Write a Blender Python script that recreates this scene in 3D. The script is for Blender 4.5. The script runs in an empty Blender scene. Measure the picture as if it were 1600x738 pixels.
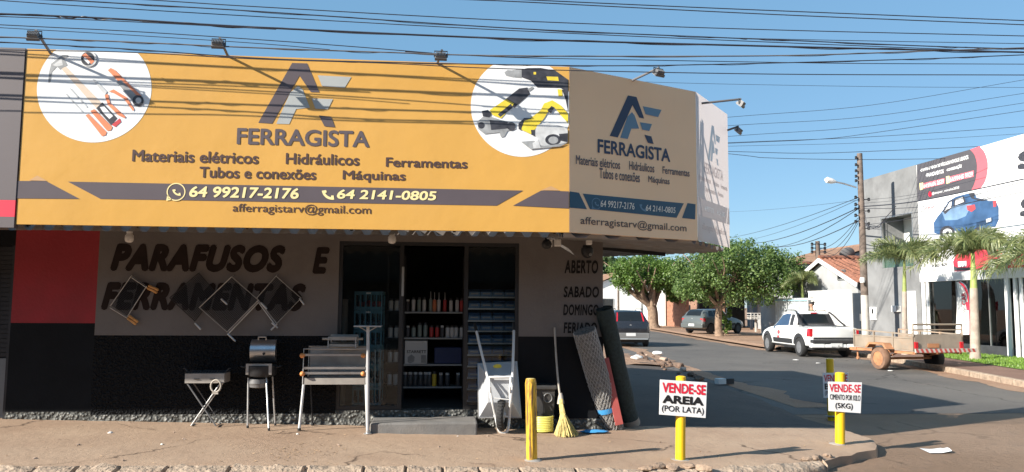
import bpy, bmesh, math, random
from mathutils import Vector, Matrix, Euler, noise as mn
random.seed(7)
R = math.radians
C = bpy.context.scene.collection
SC = bpy.context.scene

# ------------------------------------------------------------------ camera, sky, sun, exposure
EYE = Vector((0, 0, 1.63)); YAW, PITCH, ROLL, FPX = R(5.0), R(5.05), R(0.38), 1200.0
FWD = Vector((math.sin(YAW)*math.cos(PITCH), math.cos(YAW)*math.cos(PITCH), math.sin(PITCH)))
_R0 = Vector((math.cos(YAW), -math.sin(YAW), 0)); _U0 = _R0.cross(FWD)
RGT = _R0*math.cos(ROLL) + _U0*math.sin(ROLL); UPV = RGT.cross(FWD)
cam = bpy.data.cameras.new('camera'); camo = bpy.data.objects.new('camera', cam); C.objects.link(camo)
cam.sensor_width = 36; cam.sensor_fit = 'HORIZONTAL'; cam.lens = FPX/1600*36; cam.clip_start = 0.05; cam.clip_end = 1500
camo.matrix_world = Matrix(((RGT.x, UPV.x, -FWD.x, 0), (RGT.y, UPV.y, -FWD.y, 0), (RGT.z, UPV.z, -FWD.z, EYE.z), (0, 0, 0, 1)))
SC.camera = camo
SUN_E, SUN_A = R(27), R(24)          # elevation; angle off the facade line, from the left and in front
SUN_DIR = Vector((-math.cos(SUN_E)*math.cos(SUN_A), -math.cos(SUN_E)*math.sin(SUN_A), math.sin(SUN_E)))
w = bpy.data.worlds.new('World'); SC.world = w; w.use_nodes = True
nt = w.node_tree; bg = nt.nodes['Background']
sky = nt.nodes.new('ShaderNodeTexSky'); sky.sky_type = 'NISHITA'; sky.sun_disc = False
sky.sun_elevation = SUN_E; sky.sun_rotation = math.atan2(SUN_DIR.x, SUN_DIR.y) % (2*math.pi)
sky.altitude = 700; sky.air_density = 1.0; sky.dust_density = 0.3; sky.ozone_density = 2.2
va = nt.nodes.new('ShaderNodeVectorMath'); va.operation = 'MULTIPLY_ADD'; va.inputs[1].default_value = (.5, .5, .5); va.inputs[2].default_value = (.90, 2.06, 3.2)   # thin even haze over the whole sky
nt.links.new(sky.outputs[0], va.inputs[0]); nt.links.new(va.outputs[0], bg.inputs[0]); bg.inputs[1].default_value = 0.07
sl = bpy.data.lights.new('sun', 'SUN'); sl.energy = 5.0; sl.angle = R(0.53); sl.color = (1.0, 0.93, 0.82)
so = bpy.data.objects.new('sun', sl); C.objects.link(so); so.rotation_euler = SUN_DIR.to_track_quat('Z', 'Y').to_euler()
SC.view_settings.view_transform = 'Standard'; SC.view_settings.look = 'None'
SC.view_settings.exposure = 1.0; SC.view_settings.gamma = 1.0
SC.render.engine = 'CYCLES'
SC.cycles.max_bounces = 8; SC.cycles.transparent_max_bounces = 24

# ------------------------------------------------------------------ sight lines onto real planes
def ray(px, py): return FWD + RGT*((px-800)/FPX) - UPV*((py-369)/FPX)
def atY(px, py, Y): d = ray(px, py); return EYE + d*(Y/d.y)
def atX(px, py, X): d = ray(px, py); return EYE + d*(X/d.x)
def atZ(px, py, Z): d = ray(px, py); return EYE + d*((Z-EYE.z)/d.z)
class Plane:
    """a vertical plane through o running along horizontal direction x; out() points to the viewer's side"""
    def __init__(s, o, x): s.o = Vector(o); s.x = Vector((x[0], x[1], 0)).normalized(); s.n = Vector((s.x.y, -s.x.x, 0))
    def hit(s, px, py):
        d = ray(px, py); t = (s.o-EYE).dot(s.n)/d.dot(s.n); p = EYE+d*t
        return (p-s.o).dot(s.x), p.z
    def pt(s, a, z, out=0.0): q = s.o + s.x*a + s.n*out; return Vector((q.x, q.y, z))
    def at(s, px, py, out=0.0): a, z = s.hit(px, py); return s.pt(a, z, out)
    def off(s, d): return Plane(s.o + s.n*d, s.x)

# ------------------------------------------------------------------ materials
def lin(c): return tuple((x/12.92 if x <= .04045 else ((x+.055)/1.055)**2.4) for x in (v/255 for v in c))
def mat(name, col, rough=.6, metal=0.0, var=.12, scale=3.0, bump=0.0, bscale=40.0, spec=.5, dirt=None, dscale=1.2, damt=.5, coat=0.0, detail=6):
    m = bpy.data.materials.new(name); m.use_nodes = True; n = m.node_tree.nodes; l = m.node_tree.links
    b = n['Principled BSDF']; b.inputs['Roughness'].default_value = rough; b.inputs['Metallic'].default_value = metal
    b.inputs['Specular IOR Level'].default_value = spec; b.inputs['Coat Weight'].default_value = coat; b.inputs['Coat Roughness'].default_value = .08
    tc = n.new('ShaderNodeTexCoord'); no = n.new('ShaderNodeTexNoise'); no.inputs['Scale'].default_value = scale; no.inputs['Detail'].default_value = detail
    l.new(tc.outputs['Object'], no.inputs['Vector'])
    rp = n.new('ShaderNodeValToRGB'); rp.color_ramp.elements[0].position = .3; rp.color_ramp.elements[1].position = .7
    rp.color_ramp.elements[0].color = (*[max(0, c*(1-var)) for c in col], 1); rp.color_ramp.elements[1].color = (*[min(1, c*(1+var)) for c in col], 1)
    l.new(no.outputs[0], rp.inputs[0]); out = rp.outputs[0]
    if dirt:
        n2 = n.new('ShaderNodeTexNoise'); n2.inputs['Scale'].default_value = dscale; n2.inputs['Detail'].default_value = 8; n2.inputs['Roughness'].default_value = .65
        l.new(tc.outputs['Object'], n2.inputs['Vector'])
        r2 = n.new('ShaderNodeValToRGB'); r2.color_ramp.elements[0].position = .48; r2.color_ramp.elements[1].position = .68
        r2.color_ramp.elements[0].color = (0, 0, 0, 1); r2.color_ramp.elements[1].color = (damt, damt, damt, 1)
        l.new(n2.outputs[0], r2.inputs[0])
        mx = n.new('ShaderNodeMix'); mx.data_type = 'RGBA'; l.new(r2.outputs[0], mx.inputs['Factor']); l.new(out, mx.inputs['A']); mx.inputs['B'].default_value = (*dirt, 1)
        out = mx.outputs['Result']
    l.new(out, b.inputs['Base Color'])
    if bump:
        n3 = n.new('ShaderNodeTexNoise'); n3.inputs['Scale'].default_value = bscale; n3.inputs['Detail'].default_value = 5
        l.new(tc.outputs['Object'], n3.inputs['Vector'])
        bp = n.new('ShaderNodeBump'); bp.inputs['Strength'].default_value = 1.0; bp.inputs['Distance'].default_value = bump
        l.new(n3.outputs[0], bp.inputs['Height']); l.new(bp.outputs[0], b.inputs['Normal'])
    return m
def glass(name, tint=(.8, .86, .88), refl=1.0, rough=0.02, film=0.0, filmcol=(.3, .35, .36)):
    m = bpy.data.materials.new(name); m.use_nodes = True; n = m.node_tree.nodes; l = m.node_tree.links; n.clear()
    o = n.new('ShaderNodeOutputMaterial'); mx = n.new('ShaderNodeMixShader'); tr = n.new('ShaderNodeBsdfTransparent'); gl = n.new('ShaderNodeBsdfGlossy')
    fr = n.new('ShaderNodeFresnel'); fr.inputs[0].default_value = 1.5; mu = n.new('ShaderNodeMath'); mu.operation = 'MULTIPLY'; mu.inputs[1].default_value = refl
    l.new(fr.outputs[0], mu.inputs[0]); l.new(mu.outputs[0], mx.inputs[0]); tr.inputs[0].default_value = (*tint, 1); gl.inputs['Roughness'].default_value = rough
    df = n.new('ShaderNodeBsdfDiffuse'); df.inputs[0].default_value = (*filmcol, 1)
    m2 = n.new('ShaderNodeMixShader'); m2.inputs[0].default_value = film; l.new(tr.outputs[0], m2.inputs[1]); l.new(df.outputs[0], m2.inputs[2])
    l.new(m2.outputs[0], mx.inputs[1]); l.new(gl.outputs[0], mx.inputs[2]); l.new(mx.outputs[0], o.inputs[0]); return m
def leafmat(name, c1, c2, trans=.35):
    m = bpy.data.materials.new(name); m.use_nodes = True; n = m.node_tree.nodes; l = m.node_tree.links
    b = n['Principled BSDF']; b.inputs['Roughness'].default_value = .42; ge = n.new('ShaderNodeNewGeometry')
    rp = n.new('ShaderNodeValToRGB'); rp.color_ramp.elements[0].color = (*c1, 1); rp.color_ramp.elements[1].color = (*c2, 1)
    l.new(ge.outputs['Random Per Island'], rp.inputs[0]); l.new(rp.outputs[0], b.inputs['Base Color'])
    t = n.new('ShaderNodeBsdfTranslucent'); mx = n.new('ShaderNodeMixShader'); mx.inputs[0].default_value = trans
    hs = n.new('ShaderNodeHueSaturation'); hs.inputs['Value'].default_value = 1.5; l.new(rp.outputs[0], hs.inputs['Color']); l.new(hs.outputs[0], t.inputs[0])
    l.new(b.outputs[0], mx.inputs[1]); l.new(t.outputs[0], mx.inputs[2]); l.new(mx.outputs[0], n['Material Output'].inputs[0]); return m
def ground_mat(name, c1, c2, stain, crack=0.0, cscale=.55, rough=.9, fine=90.0, bump=.006, patch=.7, speck=.15):
    m = bpy.data.materials.new(name); m.use_nodes = True; n = m.node_tree.nodes; l = m.node_tree.links
    b = n['Principled BSDF']; b.inputs['Roughness'].default_value = rough; b.inputs['Specular IOR Level'].default_value = .25
    tc = n.new('ShaderNodeTexCoord'); P = tc.outputs['Object']
    def noise(s, d=6, r=.6, src=None):
        x = n.new('ShaderNodeTexNoise'); x.inputs['Scale'].default_value = s; x.inputs['Detail'].default_value = d; x.inputs['Roughness'].default_value = r
        l.new(src or P, x.inputs['Vector']); return x
    def ramp(src, a, c, ca=(0, 0, 0, 1), cc=(1, 1, 1, 1)):
        x = n.new('ShaderNodeValToRGB'); x.color_ramp.elements[0].position = a; x.color_ramp.elements[1].position = c
        x.color_ramp.elements[0].color = ca; x.color_ramp.elements[1].color = cc; l.new(src, x.inputs[0]); return x.outputs[0]
    def mix(f, a, c, mode='MIX'):
        x = n.new('ShaderNodeMix'); x.data_type = 'RGBA'; x.blend_type = mode
        for s, v in (('Factor', f), ('A', a), ('B', c)):
            if hasattr(v, 'links'): l.new(v, x.inputs[s])
            else: x.inputs[s].default_value = v if s == 'Factor' else (*v, 1)
        return x.outputs['Result']
    big = noise(patch, 8, .62); col = mix(ramp(big.outputs[0], .35, .68), c1, c2)
    st = noise(patch*2.7, 8, .7); col = mix(ramp(st.outputs[0], .55, .75, (0, 0, 0, 1), (.55, .55, .55, 1)), col, stain)
    fn = noise(fine, 4, .7); f2 = ramp(fn.outputs[0], .3, .75, (1-speck*2.2,)*3+(1,), (1+speck,)*3+(1,)); col = mix(1.0, col, f2, 'MULTIPLY')
    h = fn.outputs[0]
    if crack:
        dn = noise(1.7, 5, .6); ad = n.new('ShaderNodeMixRGB'); ad.blend_type = 'ADD'; ad.inputs[0].default_value = .55; l.new(P, ad.inputs[1]); l.new(dn.outputs['Color'], ad.inputs[2])
        vo = n.new('ShaderNodeTexVoronoi'); vo.feature = 'DISTANCE_TO_EDGE'; vo.inputs['Scale'].default_value = cscale; l.new(ad.outputs[0], vo.inputs['Vector'])
        lo = ramp(vo.outputs['Distance'], .0, .012, (1, 1, 1, 1), (0, 0, 0, 1)); mk = noise(.9, 3, .5); mm = ramp(mk.outputs[0], .47, .56)
        ck = mix(1.0, lo, mm, 'MULTIPLY'); sc = n.new('ShaderNodeMath'); sc.operation = 'MULTIPLY'; sc.inputs[1].default_value = crack; l.new(ck, sc.inputs[0])
        col = mix(sc.outputs[0], col, tuple(c*.18 for c in c1))
    l.new(col, b.inputs['Base Color'])
    mid = noise(9, 6, .65); ma = n.new('ShaderNodeMath'); ma.operation = 'MULTIPLY_ADD'; ma.inputs[1].default_value = 2.2; l.new(mid.outputs[0], ma.inputs[0]); l.new(h, ma.inputs[2])
    bp = n.new('ShaderNodeBump'); bp.inputs['Distance'].default_value = bump; l.new(ma.outputs[0], bp.inputs['Height']); l.new(bp.outputs[0], b.inputs['Normal'])
    return m
def rough_wall(name, col, dust, dist=.02, sc=55, spec=.35, rough=.7, blockify=0.0):
    """roughcast: coarse voronoi splashes over the paint, pale dust on the tops"""
    m = bpy.data.materials.new(name); m.use_nodes = True; n = m.node_tree.nodes; l = m.node_tree.links
    b = n['Principled BSDF']; b.inputs['Roughness'].default_value = rough; b.inputs['Specular IOR Level'].default_value = spec
    tc = n.new('ShaderNodeTexCoord'); v = n.new('ShaderNodeTexVoronoi'); v.inputs['Scale'].default_value = sc; v.feature = 'SMOOTH_F1'; l.new(tc.outputs['Object'], v.inputs['Vector'])
    no = n.new('ShaderNodeTexNoise'); no.inputs['Scale'].default_value = sc*.45; no.inputs['Detail'].default_value = 6; l.new(tc.outputs['Object'], no.inputs['Vector'])
    ma = n.new('ShaderNodeMath'); ma.operation = 'SUBTRACT'; l.new(no.outputs[0], ma.inputs[0]); l.new(v.outputs['Distance'], ma.inputs[1])
    rp = n.new('ShaderNodeValToRGB'); rp.color_ramp.elements[0].position = .05; rp.color_ramp.elements[1].position = .5
    rp.color_ramp.elements[0].color = (*col, 1); rp.color_ramp.elements[1].color = (*dust, 1); l.new(ma.outputs[0], rp.inputs[0])
    l.new(rp.outputs[0], b.inputs['Base Color'])
    bp = n.new('ShaderNodeBump'); bp.inputs['Distance'].default_value = dist; l.new(ma.outputs[0], bp.inputs['Height']); l.new(bp.outputs[0], b.inputs['Normal'])
    return m

K = {}
K['orange'] = mat('orange_vinyl', (.64, .355, .084), .34, var=.03, scale=.7, spec=.5, dirt=(.60, .34, .10), dscale=.9, damt=.3, bump=.012, bscale=1.6)
K['orange_shaded'] = mat('orange_vinyl_shaded', (.95, .62, .36), .5, var=.05, scale=.9, dirt=(.88, .60, .38), dscale=1.1, damt=.4)  # copy of the front vinyl, its look in shade put into the colour
K['ink_brown'] = mat('ink_brown', (.085, .05, .045), .42, var=.08)
K['ink_grey'] = mat('ink_grey', (.105, .085, .095), .42, var=.06)
K['ink_navy'] = mat('ink_navy', (.025, .04, .085), .42, var=.08)
K['ink_teal'] = mat('ink_teal', (.02, .075, .125), .42, var=.08)
K['ink_steel'] = mat('ink_steel', (.40, .42, .42), .42, var=.05)
K['ink_bluegrey'] = mat('ink_bluegrey', (.12, .22, .31), .42, var=.05)
K['ink_cream'] = mat('ink_cream', (.85, .72, .36), .42, var=.04)
K['ink_pale'] = mat('ink_pale', (.78, .72, .62), .42, var=.04)
K['tan_fold'] = mat('ink_tan', (.55, .33, .16), .45, var=.05)
K['print_white'] = mat('print_white', (.82, .83, .84), .35, var=.015)
K['faded'] = mat('faded_print', (.78, .70, .68), .45, var=.05, scale=.8, dirt=(.78, .60, .48), dscale=.7, damt=.8)
_n = K['faded'].node_tree; _t = _n.nodes.new('ShaderNodeBsdfTranslucent'); _t.inputs[0].default_value = (.72, .64, .62, 1); _m = _n.nodes.new('ShaderNodeMixShader'); _m.inputs[0].default_value = .55
_n.links.new(_n.nodes['Principled BSDF'].outputs[0], _m.inputs[1]); _n.links.new(_t.outputs[0], _m.inputs[2]); _n.links.new(_m.outputs[0], _n.nodes['Material Output'].inputs[0])
K['faded_ink'] = mat('faded_ink', (.55, .44, .42), .45, var=.05)
K['faded_blue'] = mat('faded_blue', (.42, .50, .56), .45, var=.05)
K['p_orange'] = mat('print_orange', (.78, .26, .13), .4, var=.12, scale=9)
K['p_wood'] = mat('print_wood', (.74, .60, .48), .4, var=.12, scale=6)
K['p_grey'] = mat('print_grey', (.33, .34, .35), .4, var=.25, scale=12)
K['p_light'] = mat('print_light_grey', (.58, .59, .6), .4, var=.2, scale=12)
K['p_dark'] = mat('print_dark', (.05, .05, .06), .4, var=.4, scale=14)
K['p_yellow'] = mat('print_yellow', (.80, .62, .06), .4, var=.12, scale=9)
K['p_red'] = mat('print_red', (.6, .07, .08), .4, var=.12, scale=9)
K['wall_grey'] = mat('grey_wall_paint', (.155, .138, .130), .8, var=.08, scale=1.2, bump=.003, bscale=35, dirt=(.115, .10, .093), dscale=1.7, damt=.5)
K['wall_red'] = mat('red_wall_paint', (.31, .018, .026), .7, var=.12, scale=1.2, bump=.004, bscale=30, dirt=(.20, .02, .022), dscale=1.4, damt=.6)
K['wall_black'] = rough_wall('black_roughcast', (.006, .0065, .008), (.015, .016, .018), .03, 42, .12)
K['wall_blacksmooth'] = mat('black_wall_paint', (.007, .008, .010), .8, var=.2, scale=3, bump=.003, bscale=30, spec=.2)
K['wall_sunlit_splash'] = rough_wall('sunlit_splashed_roughcast', (.07, .072, .068), (.34, .34, .32), .035, 30)  # dust-splashed foot of wall; sunlight below the eave shadow painted into its paler colour
K['letter_dark'] = mat('dark_brown_paint', (.022, .013, .011), .75, var=.2, scale=8, spec=.2)
K['letter_black'] = mat('black_letter_paint', (.014, .013, .013), .75, var=.2, scale=8, spec=.2)
K['concrete'] = mat('concrete', (.30, .275, .25), .9, var=.15, scale=4, bump=.004, dirt=(.2, .18, .16))
K['step'] = mat('step_concrete', (.16, .155, .15), .9, var=.2, scale=5, bump=.006, bscale=60, dirt=(.24, .21, .18))
K['pave'] = ground_mat('dusty_pavement', (.37, .255, .18), (.46, .335, .24), (.29, .20, .145), crack=.9, cscale=.5, fine=120, bump=.005, patch=.8, speck=.1)
K['pave_side'] = ground_mat('worn_shaded_pavement', (.10, .085, .075), (.14, .115, .10), (.075, .065, .06), crack=.5, cscale=.5, fine=90, bump=.008, patch=.5)
K['asphalt'] = ground_mat('old_asphalt', (.125, .116, .109), (.18, .165, .15), (.225, .18, .145), crack=.7, cscale=.3, fine=140, bump=.006, patch=.3, speck=.2)
K['dirt'] = ground_mat('red_dirt', (.36, .22, .145), (.44, .29, .2), (.27, .17, .12), fine=60, bump=.02, patch=.6, speck=.18)
K['dirtroad'] = ground_mat('dusty_asphalt', (.25, .165, .11), (.34, .235, .165), (.19, .145, .115), crack=.4, cscale=.3, fine=100, bump=.012, patch=.45, speck=.16)
K['brick_pave'] = ground_mat('brown_paving', (.19, .115, .09), (.24, .15, .115), (.15, .10, .08), fine=60, bump=.006, patch=.6)
K['kerb'] = mat('kerb_stone', (.38, .29, .215), .95, var=.28, scale=9, bump=.03, bscale=22, dirt=(.22, .16, .12), dscale=5, damt=.6)
K['kerb_dark'] = mat('dusty_kerb_lump', (.30, .215, .155), .95, var=.3, scale=9, bump=.02, bscale=30, dirt=(.18, .125, .095), dscale=6)
K['stone'] = mat('rubble_stone', (.40, .30, .235), .95, var=.25, scale=12, bump=.02, bscale=40, dirt=(.25, .17, .13))
K['rubble_dark'] = mat('earthy_rubble', (.17, .11, .08), .95, var=.35, scale=9, bump=.02, bscale=30, dirt=(.09, .065, .05))
K['grass'] = leafmat('grass_blades', (.10, .19, .025), (.20, .32, .05), .2)
K['black_cable'] = mat('black_cable', (.035, .037, .05), .5, var=.2)
K['grey_cable'] = mat('grey_cable', (.13, .125, .13), .5, var=.2)
K['steel'] = mat('brushed_steel', (.55, .55, .56), .3, .9, var=.15, scale=7)
K['galv'] = mat('galvanised_steel', (.50, .50, .50), .42, .75, var=.18, scale=9, dirt=(.3, .28, .26), damt=.3)
K['dullsteel'] = mat('dull_steel_plate', (.36, .33, .30), .5, .15, var=.18, scale=6, dirt=(.25, .2, .16), damt=.4)
K['mesh_grey'] = mat('grate_wire', (.030, .032, .036), .35, .3, var=.3)
K['iron'] = mat('dark_iron', (.035, .035, .038), .5, .5, var=.3)
K['wood'] = mat('varnished_wood', (.62, .30, .09), .5, var=.25, scale=14)
K['woodball'] = mat('orange_wood', (.66, .26, .08), .5, var=.2, scale=14)
K['white_tube'] = mat('white_enamel', (.72, .72, .71), .35, var=.06, dirt=(.45, .42, .38), damt=.3)
K['tray_grey'] = mat('barrow_grey_paint', (.50, .52, .55), .4, var=.06, dirt=(.32, .31, .3), dscale=3, damt=.35)
K['rubber'] = mat('tyre_rubber', (.025, .025, .026), .8, var=.25)
K['rubber_dusty'] = mat('dusty_tyre', (.20, .115, .075), .9, var=.25, scale=6)
K['yellow'] = mat('yellow_post_paint', (.80, .50, .012), .45, var=.1, scale=6, dirt=(.55, .33, .06), dscale=6, damt=.5)
K['yellowlog'] = mat('yellow_peeling_log', (.80, .46, .03), .6, var=.12, scale=6, bump=.02, bscale=30, dirt=(.16, .085, .04), dscale=30, damt=.95)
_n = K['yellowlog'].node_tree; _mp = _n.nodes.new('ShaderNodeMapping'); _mp.inputs['Scale'].default_value = (1.6, 1.6, .11); _tc = [x for x in _n.nodes if x.type == 'TEX_COORD'][0]
for _x in [x for x in _n.nodes if x.type == 'TEX_NOISE']: _n.links.new(_mp.outputs[0], _x.inputs['Vector'])
_n.links.new(_tc.outputs['Object'], _mp.inputs['Vector'])
_rr = [x for x in _n.nodes if x.type == 'VALTORGB'][1].color_ramp; _rr.elements[0].position, _rr.elements[1].position = .47, .56
K['board_white'] = mat('white_sign_board', (.80, .80, .81), .45, var=.03, dirt=(.6, .58, .56), damt=.25)
K['sign_red'] = mat('red_sign_ink', (.66, .015, .045), .5, var=.08)
K['sign_black'] = mat('black_sign_ink', (.012, .012, .014), .5, var=.1)
K['bin'] = mat('dark_bin_plastic', (.042, .042, .044), .5, var=.12, dirt=(.11, .095, .08), damt=.4)
K['yellow_hose'] = mat('yellow_hose', (.72, .66, .16), .45, var=.1)
K['straw'] = mat('broom_straw', (.56, .45, .17), .8, var=.35, scale=30)
K['stick'] = mat('broom_stick', (.42, .38, .33), .7, var=.2, scale=14)
K['greenmesh'] = mat('dark_green_mesh', (.022, .036, .036), .85, var=.35, scale=30, bump=.01, bscale=90)
K['blue_band'] = mat('blue_plastic_band', (.06, .30, .62), .4, var=.1)
K['red_plank'] = mat('faded_red_plank', (.42, .09, .08), .6, var=.2)
K['door_frame'] = mat('black_door_frame', (.018, .018, .02), .4, var=.15)
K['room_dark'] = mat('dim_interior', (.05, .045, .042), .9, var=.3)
K['shelf'] = mat('grey_shelf_metal', (.30, .32, .33), .5, .3, var=.1)
K['rail_pale'] = mat('pale_rail', (.62, .66, .68), .5, var=.1)
K['crate'] = mat('teal_plastic_crate', (.07, .19, .24), .5, var=.15)
K['bluebin'] = mat('blue_plastic_bin', (.10, .20, .36), .45, var=.15)
K['can_w'] = mat('white_can', (.62, .62, .62), .4, var=.08); K['can_r'] = mat('red_can', (.5, .05, .05), .4, var=.08)
K['can_d'] = mat('dark_can', (.07, .07, .075), .4, var=.2); K['can_g'] = mat('grey_green_can', (.26, .32, .30), .4, var=.1); K['can_o'] = mat('orange_can', (.7, .22, .10), .4, var=.08)
K['can_y'] = mat('yellow_can', (.72, .5, .05), .4, var=.08)
K['card'] = mat('white_cardboard', (.66, .65, .63), .7, var=.04); K['blue_cloth'] = mat('blue_block', (.035, .05, .13), .7, var=.15)
K['plastic_white'] = mat('white_plastic', (.74, .72, .69), .45, var=.04)
K['roof_metal'] = mat('corrugated_steel', (.24, .235, .235), .5, .4, var=.2, scale=5, dirt=(.24, .19, .16), dscale=4, damt=.6)
K['neighbour_grey'] = mat('charcoal_cladding', (.135, .115, .12), .5, var=.06, scale=.8)
K['neighbour_red'] = mat('crimson_stripe', (.80, .045, .085), .45, var=.05)
K['grille_dark'] = mat('dark_roller_door', (.03, .03, .034), .5, .3, var=.2)
K['facade_grey'] = mat('weathered_grey_facade', (.21, .215, .22), .85, var=.22, scale=.9, dirt=(.13, .132, .136), dscale=1.4, damt=.6)
K['facade_white'] = mat('white_facade', (.80, .80, .80), .5, var=.02)
K['white_wall'] = mat('white_limewash', (.78, .78, .76), .85, var=.05, dirt=(.6, .54, .48), dscale=.8, damt=.4)
K['pale_wall'] = mat('pale_house_wall', (.36, .37, .38), .85, var=.1, scale=1.4, dirt=(.34, .31, .28), dscale=1, damt=.5)
K['tin'] = mat('pale_tin_sheet', (.58, .62, .64), .45, .3, var=.2, scale=4, dirt=(.4, .36, .32))
K['tile'] = mat('clay_tile', (.25, .105, .065), .85, var=.35, scale=6, dirt=(.22, .10, .07), dscale=3, damt=.7)
K['tile_old'] = mat('brown_clay_tile', (.25, .15, .10), .85, var=.3, scale=4, dirt=(.22, .13, .09), dscale=2)
K['plinth'] = mat('dark_tile_plinth', (.05, .052, .058), .35, var=.2)
K['dk_blue'] = mat('dark_navy_gate', (.02, .028, .04), .5, var=.2)
K['pole_wood'] = mat('weathered_pole', (.15, .115, .095), .85, var=.35, scale=5, bump=.01, bscale=20)
K['pole_white'] = mat('whitewashed_pole', (.50, .47, .43), .85, var=.12)
K['bark'] = mat('tree_bark', (.24, .165, .115), .95, var=.35, scale=7, bump=.03, bscale=14)
K['palm_trunk'] = mat('palm_trunk', (.38, .31, .26), .9, var=.25, scale=5, bump=.01, bscale=25)
K['palm_shaft'] = mat('palm_crownshaft', (.30, .36, .10), .5, var=.2)
K['leaf'] = leafmat('ficus_leaf', (.06, .115, .03), (.20, .285, .085), .38)
K['leaf2'] = leafmat('bright_leaf', (.06, .125, .022), (.17, .26, .055), .38)
K['leaf_far'] = leafmat('far_leaf', (.05, .085, .035), (.13, .18, .07), .35)
K['frond'] = leafmat('palm_frond', (.06, .105, .035), (.30, .32, .14), .34)
K['paint_white'] = mat('white_car_paint', (.78, .78, .77), .28, var=.015, coat=.6)
K['paint_black'] = mat('black_car_paint', (.018, .018, .022), .25, var=.1, coat=.7)
K['paint_grey'] = mat('grey_car_paint', (.12, .135, .135), .32, .3, var=.04, coat=.6)
K['paint_silver'] = mat('silver_car_paint', (.50, .53, .54), .3, .45, var=.03, coat=.6)
K['plastic_black'] = mat('black_trim_plastic', (.028, .028, .03), .6, var=.2)
K['plastic_grey'] = mat('grey_bumper_plastic', (.15, .15, .15), .5, var=.06)
K['rim'] = mat('alloy_rim', (.30, .30, .31), .4, .6, var=.1); K['rim_dark'] = mat('dark_rim', (.05, .05, .052), .4, .5, var=.1)
K['lamp_red'] = mat('red_tail_lens', (.48, .012, .02), .15, var=.2, scale=12, coat=.8)
K['lamp_clear'] = mat('clear_lens', (.7, .7, .72), .12, var=.05, coat=.8)
K['plate'] = mat('grey_number_plate', (.62, .63, .63), .5, var=.03)
K['autoglass'] = mat('tinted_car_glass', (.012, .015, .018), .08, var=.1, spec=.35)
K['autoglass_blue'] = mat('blue_tinted_car_glass', (.035, .06, .11), .08, var=.1, spec=.6)
K['rust'] = mat('rusty_orange_frame', (.42, .19, .09), .75, var=.25, scale=6, dirt=(.36, .2, .12))
K['trailer_side'] = mat('dusty_trailer_panel', (.27, .22, .17), .6, var=.2, scale=3, dirt=(.36, .21, .125), dscale=2, damt=.7)
K['trailer_bed'] = mat('dull_trailer_gate', (.30, .25, .205), .7, var=.15, scale=4, dirt=(.36, .23, .15))
K['skin'] = mat('skin', (.42, .24, .16), .5, var=.06); K['hair'] = mat('dark_hair', (.02, .015, .012), .6, var=.2)
K['shirt'] = mat('olive_shirt', (.18, .19, .11), .85, var=.1); K['trousers'] = mat('dark_trousers', (.04, .045, .06), .85, var=.1)
K['flag_white'] = mat('flag_white', (.75, .74, .72), .7, var=.03)
K['dark_soil'] = mat('dark_soil', (.06, .05, .042), .95, var=.3)
K['floor_int'] = mat('showroom_floor', (.30, .30, .30), .3, var=.05)
K['lampglass'] = mat('floodlight_glass', (.55, .56, .58), .1, var=.05, coat=.7)
K['lampbody'] = mat('floodlight_body', (.16, .16, .165), .5, .3, var=.2)
G_DOOR = glass('shop_glass', (.86, .90, .91), .8, film=.01, filmcol=(.2, .26, .28))
G_SHOW = glass('showroom_glass', (.74, .80, .80), 1.5)
G_GREEN = glass('green_glass', (.55, .80, .68), 1.2, film=.18, filmcol=(.36, .62, .50))

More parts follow.
